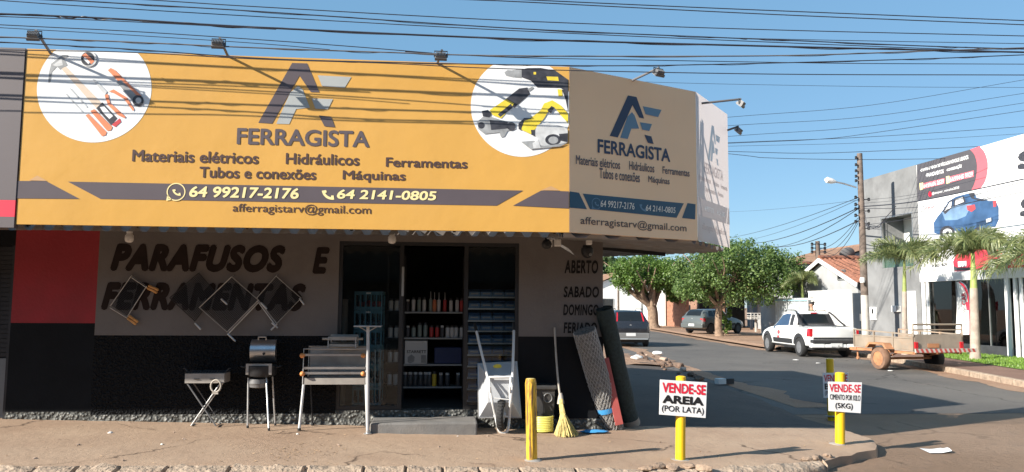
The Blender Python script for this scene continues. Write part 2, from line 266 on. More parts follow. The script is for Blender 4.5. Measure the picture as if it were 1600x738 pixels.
# ------------------------------------------------------------------ mesh helpers
class MB:
    def __init__(s): s.v = []; s.f = []; s.m = []
    def add(s, vs, fs, mi=0):
        b = len(s.v); s.v += [tuple(v) for v in vs]; s.f += [tuple(i+b for i in f) for f in fs]; s.m += [mi]*len(fs); return s
    def box(s, c, d, rot=None, mi=0):
        x, y, z = (k/2 for k in d); q = [Vector((i*x, j*y, k*z)) for k in (-1, 1) for j in (-1, 1) for i in (-1, 1)]
        if rot is not None: M = rot if isinstance(rot, Matrix) else Euler(rot).to_matrix(); q = [M @ p for p in q]
        return s.add([p+Vector(c) for p in q], [(0, 2, 3, 1), (4, 5, 7, 6), (0, 1, 5, 4), (2, 6, 7, 3), (0, 4, 6, 2), (1, 3, 7, 5)], mi)
    def span(s, a, b, mi=0): return s.box([(p+q)/2 for p, q in zip(a, b)], [abs(q-p) for p, q in zip(a, b)], None, mi)
    def bar(s, a, b, wd, h=None, up=(0, 0, 1), mi=0):
        a, b = Vector(a), Vector(b); h = h or wd; z = (b-a).normalized(); x = Vector(up).cross(z)
        if x.length < 1e-4: x = Vector((1, 0, 0)).cross(z)
        x.normalize(); y = z.cross(x); q = [p + x*i*wd/2 + y*j*h/2 for p in (a, b) for i, j in ((-1, -1), (1, -1), (1, 1), (-1, 1))]
        return s.add(q, [(3, 2, 1, 0), (4, 5, 6, 7)]+[(i, (i+1) % 4, 4+(i+1) % 4, 4+i) for i in range(4)], mi)
    def tube(s, pts, r, n=8, mi=0, closed=False):
        P = [Vector(p) for p in pts]; k = len(P); rr = r if isinstance(r, (list, tuple)) else [r]*k; vs = []; fs = []; px = None
        for i, p in enumerate(P):
            t = (P[(i+1) % k]-P[i-1]) if closed else (P[min(i+1, k-1)]-P[max(i-1, 0)])
            t = t.normalized() if t.length > 1e-9 else Vector((0, 0, 1))
            if px is None: px = t.cross(Vector((0, 0, 1)) if abs(t.z) < .9 else Vector((1, 0, 0)))
            px = (px - t*px.dot(t)).normalized(); py = t.cross(px)
            vs += [p + (px*math.cos(a)+py*math.sin(a))*rr[i] for a in (2*math.pi*j/n for j in range(n))]
        for i in range(k if closed else k-1):
            o = ((i+1) % k)*n
            fs += [(i*n+j, i*n+(j+1) % n, o+(j+1) % n, o+j) for j in range(n)]
        if not closed: fs += [tuple(range(n-1, -1, -1)), tuple((k-1)*n+j for j in range(n))]
        return s.add(vs, fs, mi)
    def lathe(s, prof, M=None, n=24, mi=0):
        M = M or Matrix(); vs = []; fs = []; k = len(prof)
        for r, z in prof: vs += [M @ Vector((r*math.cos(2*math.pi*j/n), r*math.sin(2*math.pi*j/n), z)) for j in range(n)]
        for i in range(k-1): fs += [(i*n+j, i*n+(j+1) % n, (i+1)*n+(j+1) % n, (i+1)*n+j) for j in range(n)]
        fs += [tuple(range(n-1, -1, -1)), tuple((k-1)*n+j for j in range(n))]
        return s.add(vs, fs, mi)
    def prism(s, poly, ext, mi=0):
        P = [Vector(p) for p in poly]; e = Vector(ext); k = len(P)
        return s.add(P+[p+e for p in P], [tuple(range(k)), tuple(range(2*k-1, k-1, -1))]+[(i+k, (i+1) % k+k, (i+1) % k, i) for i in range(k)], mi)
    def sheet(s, poly, mi=0): return s.add(poly, [tuple(range(len(poly)))], mi)
    def grid(s, fn, nu, nv, mi=0):
        vs = [fn(i/nu, j/nv) for j in range(nv+1) for i in range(nu+1)]
        return s.add(vs, [(j*(nu+1)+i, j*(nu+1)+i+1, (j+1)*(nu+1)+i+1, (j+1)*(nu+1)+i) for j in range(nv) for i in range(nu)], mi)
    def blob(s, c, rad, seed=0, amp=.25, mi=0, sub=2, rot=0.0):
        rn = random.Random(seed); bm = bmesh.new(); bmesh.ops.create_icosphere(bm, subdivisions=sub, radius=1.0)
        ph = [(Vector((rn.uniform(-1, 1), rn.uniform(-1, 1), rn.uniform(-1, 1))).normalized(), rn.uniform(-amp, amp), rn.uniform(.2, .8)) for _ in range(9)]
        cr, sr = math.cos(rot), math.sin(rot); vs = []
        for v in bm.verts:
            k = 1+sum(a for d, a, t in ph if v.co.normalized().dot(d) > t)*.6; p = Vector((v.co.x*rad[0], v.co.y*rad[1], v.co.z*rad[2]))*k
            vs.append((c[0]+p.x*cr-p.y*sr, c[1]+p.x*sr+p.y*cr, c[2]+p.z))
        fs = [tuple(v.index for v in f.verts) for f in bm.faces]; bm.free(); return s.add(vs, fs, mi)
    def rock(s, c, rad, seed=0, rot=0.0, mi=0):
        rn = random.Random(seed); bm = bmesh.new(); bmesh.ops.create_icosphere(bm, subdivisions=3, radius=1.0); o = Vector((seed*3.7, seed*1.3, 0))
        cuts = [(Vector((rn.gauss(0, 1), rn.gauss(0, 1), rn.gauss(0, .7))).normalized(), rn.uniform(.55, .85)) for _ in range(9)]; cr, sr = math.cos(rot), math.sin(rot); vs = []
        for v in bm.verts:
            p = v.co.copy()
            for d, k in cuts:
                t = p.dot(d)
                if t > k: p -= d*(t-k)*.92
            p *= 1+.16*mn.fractal(p*2.2+o, 1.0, 2.0, 5); p = Vector((p.x*rad[0], p.y*rad[1], p.z*rad[2])); vs.append((c[0]+p.x*cr-p.y*sr, c[1]+p.x*sr+p.y*cr, c[2]+p.z))
        fs = [tuple(v.index for v in f.verts) for f in bm.faces]; bm.free(); return s.add(vs, fs, mi)
    def build(s, name, mats, parent=None, smooth=False, bevel=0.0, local=False, fix=True, seg=2, ang=40):
        me = bpy.data.meshes.new(name); me.from_pydata(s.v, [], s.f)
        for m in (mats if isinstance(mats, (list, tuple)) else [mats]): me.materials.append(m)
        me.polygons.foreach_set('material_index', s.m)
        if fix:
            bm = bmesh.new(); bm.from_mesh(me); bmesh.ops.recalc_face_normals(bm, faces=bm.faces); bm.to_mesh(me); bm.free()
        if smooth:
            me.polygons.foreach_set('use_smooth', [True]*len(me.polygons)); me.set_sharp_from_angle(angle=R(ang))
        me.update(); o = bpy.data.objects.new(name, me); C.objects.link(o)
        if bevel:
            b = o.modifiers.new('bevel', 'BEVEL'); b.width = bevel; b.segments = seg; b.limit_method = 'ANGLE'; b.angle_limit = R(35)
        if parent is not None: adopt(o, parent, local)
        return o
def xf(o): return Matrix.LocRotScale(o.location, o.rotation_euler, o.scale)
def world_of(o): return (world_of(o.parent) @ o.matrix_parent_inverse @ xf(o)) if o.parent else xf(o)
def adopt(o, p, local=False):
    o.parent = p
    if not local: o.matrix_parent_inverse = world_of(p).inverted()
    return o
def tag(o, label=None, cat=None, group=None, kind=None):
    for k, v in (('label', label), ('category', cat), ('group', group), ('kind', kind)):
        if v: o[k] = v
    return o
def thing(name, label, cat, loc=(0, 0, 0), rz=0.0, group=None):
    o = bpy.data.objects.new(name, None); C.objects.link(o); o.location = loc; o.rotation_euler = (0, 0, rz); o.empty_display_size = .1
    return tag(o, label, cat, group)
def dup(o, loc=None, rz=None, label=None, group=None, parent=None):
    c = o.copy(); C.objects.link(c)
    if parent: c.parent = parent
    if loc is not None: c.location = loc
    if rz is not None: c.rotation_euler = (0, 0, rz)
    if label: c['label'] = label
    if group: c['group'] = group
    for ch in list(o.children): dup(ch, parent=c)
    return c
def catmull(P, n=6):
    P = [Vector(p) for p in P]; out = []
    for i in range(len(P)-1):
        a, b, c, d = P[max(i-1, 0)], P[i], P[i+1], P[min(i+2, len(P)-1)]
        for k in range(n):
            t = k/n; out.append(.5*((2*b)+(c-a)*t+(2*a-5*b+4*c-d)*t*t+(3*b-a-3*c+d)*t**3))
    return out+[P[-1]]
def text_mesh(body, off=0.0, shear=0.0, spacing=1.0):
    cu = bpy.data.curves.new('lettering', 'FONT'); cu.body = body; cu.size = 1; cu.offset = off; cu.shear = shear; cu.space_character = spacing; cu.resolution_u = 4
    o = bpy.data.objects.new('lettering', cu); C.objects.link(o); dg = bpy.context.evaluated_depsgraph_get(); dg.update()
    me = bpy.data.meshes.new_from_object(o.evaluated_get(dg)); bpy.data.objects.remove(o); bpy.data.curves.remove(cu)
    vs = [v.co.copy() for v in me.vertices]; fs = [tuple(p.vertices) for p in me.polygons]; bpy.data.meshes.remove(me); return vs, fs
def fit_text(body, corners, off=0.0, shear=0.0, spacing=1.0):
    """text whose bounding box fills the quad corners (bl, br, tr, tl); off thickens the strokes by layers of ink"""
    vs, fs = text_mesh(body, 0.0, shear, spacing); k = max(off, 0)
    sh = [(0, 0)]+([(k, 0), (-k, 0), (0, k), (0, -k), (k*.7, k*.7), (-k*.7, k*.7), (k*.7, -k*.7), (-k*.7, -k*.7)] if k else [])
    x0, x1 = min(v.x for v in vs)-k, max(v.x for v in vs)+k; y0, y1 = min(v.y for v in vs)-k, max(v.y for v in vs)+k
    bl, br, tr, tl = (Vector(c) for c in corners); mb = MB(); up = (br-bl).cross(tl-bl).normalized()*.00012
    for i, (dx, dy) in enumerate(sh):
        q = []
        for v in vs:
            a = (v.x+dx-x0)/(x1-x0); b = (v.y+dy-y0)/(y1-y0); q.append((bl*(1-a)+br*a)*(1-b)+(tl*(1-a)+tr*a)*b+up*i)
        mb.add(q, fs)
    return mb
def text_on(pl, body, bl, tr, m, parent, off=0.0, shear=0.0, out=.004, spacing=1.0, name='lettering'):
    """lettering on plane pl filling the box from the sight line bl (bottom left) to tr (top right)"""
    s0, z0 = pl.hit(*bl); s1, z1 = pl.hit(*tr)
    return fit_text(body, (pl.pt(s0, z0, out), pl.pt(s1, z0, out), pl.pt(s1, z1, out), pl.pt(s0, z1, out)), off, shear, spacing).build(name, m, parent, fix=False)
def poly_on(pl, pts, out=.003): return [pl.at(x, y, out) for x, y in pts]
def pz(X, Y):
    """height of the front pavement: falls to the right and a little towards the street"""
    b = .035+.025*(2.05-X) if X < 2.05 else .035-.016*(X-2.05)
    return b-.012*(9.84-min(Y, 9.84))
def gp(px, py):
    """point of the front pavement on a sight line"""
    z = .05
    for _ in range(6): p = atZ(px, py, z); z = pz(p.x, p.y)
    return p
ROADZ = -.13

# ------------------------------------------------------------------ ground, roads, pavements
def interp(tab, x):
    if x <= tab[0][0]: return tab[0][1]
    for (a, b), (c, d) in zip(tab, tab[1:]):
        if x <= c: return b+(d-b)*(x-a)/(c-a)
    return tab[-1][1]
mb = MB(); mb.sheet([(-300, -60, -.17), (300, -60, -.17), (300, 500, -.17), (-300, 500, -.17)])
tag(mb.build('ground', K['dirt']), kind='structure')
mb = MB(); mb.sheet([(-60, -40, ROADZ), (70, -40, ROADZ), (70, 12.5, ROADZ), (-60, 12.5, ROADZ)])
tag(mb.build('front_road', K['dirtroad']), kind='structure')
FARK = [(12.0, 13.0), (12.65, 15.8), (13.4, 19.4), (14.3, 24), (14.5, 27.2), (14.0, 28.6), (13.0, 29.8), (13.3, 36), (13.8, 42.5), (14.8, 57), (16, 75), (19, 110)]
NEARK = [(5.5, 12.2), (5.7, 17), (6.0, 22), (6.5, 27), (7.0, 36), (7.6, 50), (8.4, 75), (10, 110)]
mb = MB(); z = ROADZ+.004; k = 60
near = [(interp([(b, a) for a, b in NEARK], y), y, z) for y in [12.2+97.8*i/k for i in range(k+1)]]
far = [(interp([(b, a) for a, b in FARK], y), y, z) for y in [12.2+97.8*i/k for i in range(k+1)]]
for i in range(len(near)-1): mb.sheet([near[i], far[i], far[i+1], near[i+1]])
tag(mb.build('side_road', K['asphalt']), kind='structure')
# dust gathered along both sides of the side road
rn = random.Random(17); mb = MB(); N = 150
def dusty(tab, sgn, w0):
    pts = []
    for i in range(N+1):
        y = 13+62*(i/N)**1.4; x = interp([(b, a) for a, b in tab], y); wd = w0*(.55+.9*abs(mn.noise(Vector((y*.35, sgn*3, 0))))+.35*mn.noise(Vector((y*1.9, sgn, 2)))); pts.append((x, y, wd))
    for (x, y, wd), (x2, y2, w2) in zip(pts, pts[1:]): mb.sheet([(x, y, ROADZ+.009), (x+sgn*max(.08, wd), y, ROADZ+.009), (x2+sgn*max(.08, w2), y2, ROADZ+.009), (x2, y2, ROADZ+.009)])
dusty(FARK, -1, .75); dusty([(a+.55, b) for a, b in NEARK], 1, .8)
tag(mb.build('road_dust', K['dirt'], fix=False), kind='structure')
# front pavement: kerb line read along the street, corner rounded and broken
KERB = [(-14, 7.45), (-8, 7.5)]+[(p.x, p.y) for p in (gp(*q) for q in ((40, 727), (260, 726), (500, 726), (700, 728), (850, 729), (1000, 732), (1120, 731), (1240, 722), (1296, 716)))]
_e = [gp(*q) for q in ((1330, 708), (1362, 702), (1376, 692))]; KERB += [(p.x, p.y) for p in _e]
XE = KERB[-1][0]+.02; KERB.append((XE, 9.3))
rn = random.Random(3); mb = MB(); xs = []; x = -14.0
while x < XE: xs.append(x); x += .16
xs.append(XE); NV = 16; cols = []
for x in xs:
    y0 = interp(KERB, x) + rn.uniform(-.02, .02)*(1 if x < 2.5 else 2.4); cols.append([(x, y0+(10.2-y0)*j/NV) for j in range(NV+1)])
vs = [(x, y, pz(x, y)+rn.uniform(-.003, .003)-(.012 if j == 0 else 0)) for c in cols for j, (x, y) in enumerate(c)]
n1 = NV+1; fs = [(i*n1+j, (i+1)*n1+j, (i+1)*n1+j+1, i*n1+j+1) for i in range(len(xs)-1) for j in range(NV)]
b0 = len(vs); vs += [(c[0][0]+rn.uniform(-.02, .02), c[0][1]-.02, -.2) for c in cols]
fs += [(b0+i, b0+i+1, (i+1)*n1, i*n1) for i in range(len(xs)-1)]
b1 = len(vs); e = (len(xs)-1)*n1; vs += [(XE+.03, cols[-1][j][1], -.2) for j in range(n1)]
fs += [(b1+j, b1+j+1, e+j+1, e+j) for j in range(NV)]
mb.add(vs, fs); tag(mb.build('front_pavement', K['pave'], smooth=True, ang=30), kind='structure')
# kerb: a rough broken strip of stone along its edge
mb = MB(); xs_ = []; x = -12.0
while x < KERB[-5][0]-.1: xs_.append(x); x += .022
prof = [(.0, -.010), (-.03, -.006), (-.07, -.012), (-.11, -.016), (-.145, -.03), (-.165, -.06), (-.175, -.11), (-.18, -.2)]
vs = []
for x in xs_:
    y0 = interp(KERB, x); g = 1.0 if (x*2.13+.4*math.sin(x*1.9)) % 1.0 > .045 else 0.0
    for k, (dy, dz) in enumerate(prof):
        p = Vector((x*4.2, (y0+dy)*4.2, dz*6)); f = mn.fractal(p, 1.0, 2.0, 5)+.5*mn.fractal(p*3.1, 1.0, 2.0, 4); c_ = mn.noise(Vector((x*1.3, 2.2, 0)))
        vs.append((x, y0+dy*(1+.35*c_)+.035*f*(k > 0), pz(x, y0)+dz+(.026*f-.03*max(0, -c_)*(k > 1))*(k > 0)-(1-g)*.05*(k > 0)))
m_ = len(prof); mb.add(vs, [(i*m_+j, i*m_+j+1, (i+1)*m_+j+1, (i+1)*m_+j) for i in range(len(xs_)-1) for j in range(m_-1)])
tag(mb.build('kerb', K['kerb'], smooth=True, ang=35), kind='structure')
# side pavement, its colour darkened to deepen the shop's shade on it
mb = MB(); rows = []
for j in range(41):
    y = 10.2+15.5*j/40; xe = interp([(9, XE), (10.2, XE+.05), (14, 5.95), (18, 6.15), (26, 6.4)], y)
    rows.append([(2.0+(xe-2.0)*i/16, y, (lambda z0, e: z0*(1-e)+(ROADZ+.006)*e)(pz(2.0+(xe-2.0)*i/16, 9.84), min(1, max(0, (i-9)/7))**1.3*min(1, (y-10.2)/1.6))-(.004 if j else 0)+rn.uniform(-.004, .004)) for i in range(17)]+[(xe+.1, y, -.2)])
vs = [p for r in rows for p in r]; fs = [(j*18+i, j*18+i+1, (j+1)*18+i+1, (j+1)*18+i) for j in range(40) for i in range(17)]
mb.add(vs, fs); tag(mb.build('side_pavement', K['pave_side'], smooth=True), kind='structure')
# dirt verge beyond it, lumpy
mb = MB(); nx, ny = 30, 60; vs = []
def verge(x, y):
    u = (x-1.5)/5.4; return -.11+.16*math.exp(-((x-5.3)/1.0)**2)*(.5+.5*math.sin(y*1.3)*math.sin(y*.7+1))+.03*math.sin(x*3.1+y*2.3)*math.sin(y*1.7-x)-.06*max(0, u-.8)*5
mb.grid(lambda a, b: (1.5+5.3*a+.6*b, 21.5+60*b**1.6, verge(1.5+5.3*a, 21.5+60*b**1.6)+rn.uniform(-.012, .012)), nx, ny)
tag(mb.build('dirt_verge', K['dirt'], smooth=True), kind='structure')
# far side: kerb, brown paving, lawn, dirt pavement under the trees
def farx(y): return interp([(b, a) for a, b in FARK], y)
mb = MB(); mk = MB(); ys = [9.0+i*.5 for i in range(42)]
KX = [(max(farx(y), 12.0), y) for y in ys]
for (xa, ya), (xb, yb) in zip(KX, KX[1:]):
    mb.sheet([(xa+.14, ya, .012), (xa+3.2, ya, .02), (xb+3.2, yb, .02), (xb+.14, yb, .012)])
    mk.prism([(xa, ya, -.2), (xa, ya, .0), (xa+.02, ya, .016), (xa+.15, ya, .016), (xa+.15, ya, -.2)], (xb-xa, yb-ya-.012, 0))
tag(mb.build('brown_pavement', K['brick_pave']), kind='structure'); tag(mk.build('far_kerb', K['kerb']), kind='structure')
mb = MB()
for i in range(60):
    ya = 29.7+i*1.4; yb = ya+1.4; xa, xb = farx(ya), farx(yb)
    mb.sheet([(xa, ya, -.06), (xa+.25, ya, .01), (xb+.25, yb, .01), (xb, yb, -.06)]); mb.sheet([(xa+.25, ya, .01), (30, ya, .03), (30, yb, .03), (xb+.25, yb, .01)])
tag(mb.build('dirt_pavement', K['dirt']), kind='structure')
FX = 18.0                                            # the dealership's facade line
def lawn_in(y): return interp([(9, 13.9), (15.8, 14.25), (19.4, 15.0), (24, 16.0), (27, 17.0)], y)
mb = MB(); ys = [9+i*.6 for i in range(31)]
for a, b in zip(ys, ys[1:]): mb.sheet([(lawn_in(a), a, .03), (FX-.1, a, .06), (FX-.1, b, .06), (lawn_in(b), b, .03)])
tag(mb.build('lawn_soil', mat('lawn_soil', (.10, .16, .03), .95, var=.3, scale=3)), kind='structure')
mb = MB(); rg = random.Random(11); vs = []; fs = []
for i in range(15000):
    y = rg.uniform(12, 27); x0 = lawn_in(y)+.02; x = rg.uniform(x0, FX-.12); h = rg.uniform(.03, .075); a = rg.uniform(0, 6.28); dx, dy = math.cos(a)*.012, math.sin(a)*.012
    tx, ty = x+rg.uniform(-.03, .03), y+rg.uniform(-.03, .03); b = len(vs); z = .03+.03*(x-x0)/(FX-x0)
    vs += [(x-dx, y-dy, z), (x+dx, y+dy, z), (tx, ty, z+h)]; fs.append((b, b+1, b+2))
mb.add(vs, fs); tag(mb.build('lawn_grass', K['grass'], fix=False), kind='stuff')

# ------------------------------------------------------------------ the shop building
WY = 9.84; WALL = Plane((0, WY, 0), (1, 0))
def wx(px, py=500): return WALL.at(px, py).x
def wz(py, px=500): return WALL.at(px, py).z
shop = thing('shop_building', 'single storey corner hardware shop with grey, black and red painted front', 'building', (-1.4, WY, 0))
XL, XR = wx(17, 500), 2.05; DX0, DX1 = wx(527.5), wx(810.5); DZ0, DZ1 = wz(641, 670), wz(378.5, 670)
ZG, ZR, TOP = wz(525, 480), wz(505, 90), 2.60; XG = wx(152, 440); ZS = .30
mb = MB(); B = WY+.2
def wall(x0, x1, z0, z1, mi): mb.span((x0, WY, z0), (x1, B, z1), mi)
xm = wx(118, 560)
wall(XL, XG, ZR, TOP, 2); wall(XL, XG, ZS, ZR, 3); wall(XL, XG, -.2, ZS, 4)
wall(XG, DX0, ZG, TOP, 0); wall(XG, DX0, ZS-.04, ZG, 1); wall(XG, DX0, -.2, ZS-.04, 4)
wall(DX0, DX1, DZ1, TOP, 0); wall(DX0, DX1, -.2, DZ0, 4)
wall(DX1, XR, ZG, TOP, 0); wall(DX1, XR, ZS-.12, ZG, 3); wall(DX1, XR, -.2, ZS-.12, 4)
mb.build('front_wall', [K['wall_grey'], K['wall_black'], K['wall_red'], K['wall_blacksmooth'], K['wall_sunlit_splash']], shop)
mb = MB(); mb.span((XR-.2, B, -.2), (XR-.002, 17.0, 4.0)); mb.span((XL, 16.8, -.2), (XR-.2, 17.0, 4.0)); mb.span((XL, B+.002, 2.6), (XL+.2, 16.8, 4.0)); mb.span((XL+.2, B+.002, 2.62), (XR-.2, B+.2, 4.0))
mb.build('rear_wall', K['wall_grey'], shop)
mb = MB(); mb.span((XL+.2, B+.21, 3.75), (XR-.21, 16.79, 3.85)); mb.build('roof_slab', K['concrete'], shop)
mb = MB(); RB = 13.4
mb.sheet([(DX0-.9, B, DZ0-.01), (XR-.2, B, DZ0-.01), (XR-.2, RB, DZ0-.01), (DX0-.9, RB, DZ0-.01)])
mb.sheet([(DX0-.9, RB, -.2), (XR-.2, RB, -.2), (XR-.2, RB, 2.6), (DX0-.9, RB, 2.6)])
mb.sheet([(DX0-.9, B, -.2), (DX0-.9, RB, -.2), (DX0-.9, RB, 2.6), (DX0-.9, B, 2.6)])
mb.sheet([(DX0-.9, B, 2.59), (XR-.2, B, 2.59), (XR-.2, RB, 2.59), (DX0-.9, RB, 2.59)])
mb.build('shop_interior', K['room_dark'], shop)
# glazed entrance: two fixed panes and an open middle
fr = MB(); t = .045; y0, y1 = WY+.02, WY+.09
fr.span((DX0, y0, DZ1-t), (DX1, y1, DZ1)); fr.span((DX0, y0, DZ0), (DX0+t, y1, DZ1-t)); fr.span((DX1-t, y0, DZ0), (DX1, y1, DZ1-t))
xa, xb = wx(623), wx(731)
fr.span((DX0+t, y0, DZ0), (xa, y1, DZ0+.05)); fr.span((xb, y0, DZ0), (DX1-t, y1, DZ0+.05)); fr.span((xa, y0, DZ0), (xa+.05, y1, DZ1-t)); fr.span((xb-.05, y0, DZ0), (xb, y1, DZ1-t))
door = fr.build('door_frame', K['door_frame'], shop)
for a, b in ((DX0+t, xa), (xb, DX1-t)):
    mb = MB(); mb.span((a, WY+.05, DZ0+.05), (b, WY+.056, DZ1-t)); mb.build('glass_pane', G_DOOR, door)
mb = MB(); hx = wx(628.5); mb.bar((hx, WY-.012, wz(463, 628)), (hx, WY-.012, wz(417, 628)), .035, .03)
mb.build('handle', K['shelf'], door, bevel=.006)
# painted lettering on the wall
text_on(WALL, 'PARAFUSOS', (172, 424), (446.5, 383.5), K['letter_dark'], shop, .07, .28, .005, 1.12, 'wall_lettering')
text_on(WALL, 'E', (488, 428), (515.5, 386.5), K['letter_dark'], shop, .055, .22, .005, 1, 'wall_lettering')
text_on(WALL, 'FERRAMENTAS', (157.5, 485), (478.5, 443), K['letter_dark'], shop, .07, .28, .005, 1.12, 'wall_lettering')
for s, a, b in (('ABERTO', (882, 427.5), (934.5, 407)), ('SABADO', (880.5, 465), (935.8, 448)), ('DOMINGO', (880, 493), (935.2, 476)), ('FERIADO', (880.5, 521), (932.5, 504))):
    text_on(WALL, s, a, b, K['letter_black'], shop, .032, .12, .005, 1.1, 'wall_lettering')
# corrugated awning: sheets laid front to back before the shop, crosswise round the corner
SGY, SGK = 8.20, 8.20/8.35
C0, C1, C2, C3 = (Vector(v)*SGK for v in ((-4.44, 8.35, 0), (1.365, 8.35, 0), (3.10, 9.18, 0), (3.91, 10.25, 0)))
def corr(t): u = (t/.19) % 1.0; return .028*(1 if u < .3 else 1-(u-.3)/.2*2 if u < .5 else -1 if u < .8 else -1+(u-.8)/.2*2)
XA, XB, ZA = C0.x, C1.x-.06, 2.379
mb = MB(); n = int((XB-XA)/.019)
mb.grid(lambda a, b: (XA+(XB-XA)*a, SGY+.03+(WY-SGY-.035)*b, ZA+.150*b+corr(XA+(XB-XA)*a)), n, 3)
def xedge(y): return interp([(C1.y, C1.x-.05), (C2.y, C2.x-.06), (C3.y, C3.x-.08), (13.4, 2.1)], y)
def side_pt(a, b):
    y = SGY+.03+5.20*a; x0 = XB+.001 if y < WY-.005 else 2.055; x = x0+(max(xedge(y), x0+.01)-x0)*b
    return (x, y, ZA+.13-.13*min(1, max(0, (x-XB)/2.3))*(1 if y > WY else (y-SGY)/(WY-SGY))-(.13*(1-(y-SGY)/(WY-SGY)) if y < WY else 0)+corr(y))
mb.grid(side_pt, int(5.25/.019), 5)
mb.build('awning_sheet', K['roof_metal'], shop, fix=False)
mb = MB(); mb.bar((2.06, 10.6, 2.43), (3.1, 10.6, 2.34), .05, .05)
mb.build('awning_beam', K['iron'], shop)
# boxes, camera and lamps under the awning
def box_on(px0, py0, px1, py1, Y, d, name, label, cat, m, group=None, bev=.012):
    a, b = atY(px0, py1, Y), atY(px1, py0, Y); t = thing(name, label, cat, ((a.x+b.x)/2, Y, a.z), 0, group)
    mb = MB(); mb.span((a.x, Y, a.z), (b.x, Y+d, b.z)); mb.build('housing', m, t, bevel=bev)
    mb = MB(); mb.span((a.x+.012, Y-.005, a.z+.012), (b.x-.012, Y-.0005, b.z-.012)); mb.build('cover', K['plastic_white'] if m is not K['iron'] else m, t, bevel=.002)
    mb = MB(); xm = (a.x+b.x)/2; mb.tube([(xm, Y+d*.5, b.z-.002), (xm, Y+d*.5, 2.47)], .012, 8); mb.build('conduit', K['plastic_white'], t); return t
box_on(854.5, 373.5, 863.5, 386, 9.45, .06, 'junction_box', 'white plastic junction box beside the ring lamp under the awning', 'junction box', K['plastic_white'])
box_on(866, 373.8, 877, 385, 9.45, .06, 'junction_box', 'squarish white plastic box just right of the paired box under the awning', 'junction box', K['plastic_white'])
box_on(916.5, 371, 925.5, 382.5, 9.45, .06, 'junction_box', 'white plastic box above the dark dome camera by the wall corner', 'junction box', K['plastic_white'])
p = atY(854, 382, 9.5); t = thing('ring_lamp', 'small dark round spot lamp tucked behind the white boxes under the awning', 'lamp', p)
mb = MB(); mb.lathe([(.05, -.03), (.062, 0), (.062, .05), (.03, .08)], Matrix.Translation(p) @ Matrix.Rotation(R(90), 4, 'X')); mb.build('housing', K['iron'], t, smooth=True)
mb = MB(); mb.lathe([(.032, .0), (.045, .006), (.045, .012), (.03, .014)], Matrix.Translation(p+Vector((0, -.05, 0))) @ Matrix.Rotation(R(90), 4, 'X')); mb.build('ring', K['galv'], t, smooth=True)
mb = MB(); mb.tube([p+Vector((0, .05, .03)), p+Vector((0, .1, .12))], .012); mb.build('bracket', K['iron'], t)
p = atY(917.5, 393, 9.6); t = thing('dome_camera', 'dark dome security camera under the awning above the word ABERTO', 'camera', p)
mb = MB(); mb.lathe([(.055, .08), (.06, .05), (.075, .04), (.078, .0), (.07, -.04), (.045, -.075), (.01, -.088)], Matrix.Translation(p)); mb.build('dome', K['iron'], t, smooth=True)
mb = MB(); mb.lathe([(.018, -.004), (.02, 0), (.016, .02)], Matrix.Translation(p+Vector((.03, -.06, -.045))) @ Matrix.Rotation(R(70), 4, 'X'), 12); mb.build('lens', K['galv'], t, smooth=True)
mb = MB(); mb.tube([p+Vector((0, .0, .08)), p+Vector((0, .0, .2)), p+Vector((0, .2, .22))], .014); mb.build('bracket', K['iron'], t)
def eave_lamp(px, py, label):
    p = atY(px, py, 9.2); t = thing('eave_lamp', label, 'lamp', p, 0)
    mb = MB(); mb.lathe([(.03, .07), (.032, .05), (.045, .035), (.048, -.01), (.04, -.035), (.02, -.045)], Matrix.Translation(p), 16); mb.build('diffuser', K['plastic_white'], t, smooth=True)
    mb = MB(); mb.lathe([(.035, .068), (.035, .13)], Matrix.Translation(p), 14); mb.build('socket', K['plastic_white'], t, smooth=True)
eave_lamp(612.5, 375, 'white eave lamp hanging above the shop entrance')
eave_lamp(202, 373, 'white eave lamp hanging above the painted word PARAFUSOS')
# door step
a, b = WALL.off(.55).at(577, 680), WALL.off(.55).at(746, 681)
t = MB(); zf = pz(-.5, 9.3)-.05; t.span((a.x, WY-.52, zf), (b.x, WY-.003, WALL.off(.52).at(660, 661).z))
tag(t.build('door_step', K['step'], bevel=.02), 'low worn grey concrete step before the open glass door', 'step')

# ------------------------------------------------------------------ the fascia sign
sign = thing('fascia_sign', 'large orange hardware shop sign wrapping the corner above the awning', 'shop sign', (-1.5, SGY, 2.36))
SZ0, SZ1 = 2.406, 4.242
PF, PC, PS = Plane(C0, C1-C0), Plane(C1, C2-C1), Plane(C2, C3-C2)
def panel(name, pl, L, m, z0=SZ0, z1=SZ1, par=None):
    mb = MB(); a, b = pl.pt(0, z0), pl.pt(L, z0); mb.prism([a, b, pl.pt(L, z0, -.05), pl.pt(0, z0, -.05)], (0, 0, z1-z0)); return mb.build(name, m, par or sign)
LF, LC, LS = (C1-C0).length, (C2-C1).length, (C3-C2).length
front = panel('front_panel', PF, LF-.002, K['orange']); corner = panel('corner_panel', PC, LC-.002, K['orange_shaded']); mb = MB(); mb.sheet([PS.pt(0, SZ0), PS.pt(LS, SZ0), PS.pt(LS, SZ1), PS.pt(0, SZ1)]); side = mb.build('side_panel', K['faded'], sign)
mb = MB()                                            # welded tube frame behind the panels
for pl, L in ((PF, LF), (PC, LC), (PS, LS)):
    for zz in ((2.45,) if pl is PS else (2.45, 3.25, 4.0)): mb.bar(pl.pt(.05, zz, -.09), pl.pt(L-.05, zz, -.09), .03)
    for k in range(0 if pl is PS else int(L/1.1)+2): s = min(L-.06, .06+k*1.1); mb.bar(pl.pt(s, 2.40, -.12), pl.pt(s, 4.07, -.12), .03); mb.bar(pl.pt(s, 3.9, -.12), pl.pt(s, 2.5, -.9), .03)
mb.build('support_frame', K['iron'], sign)
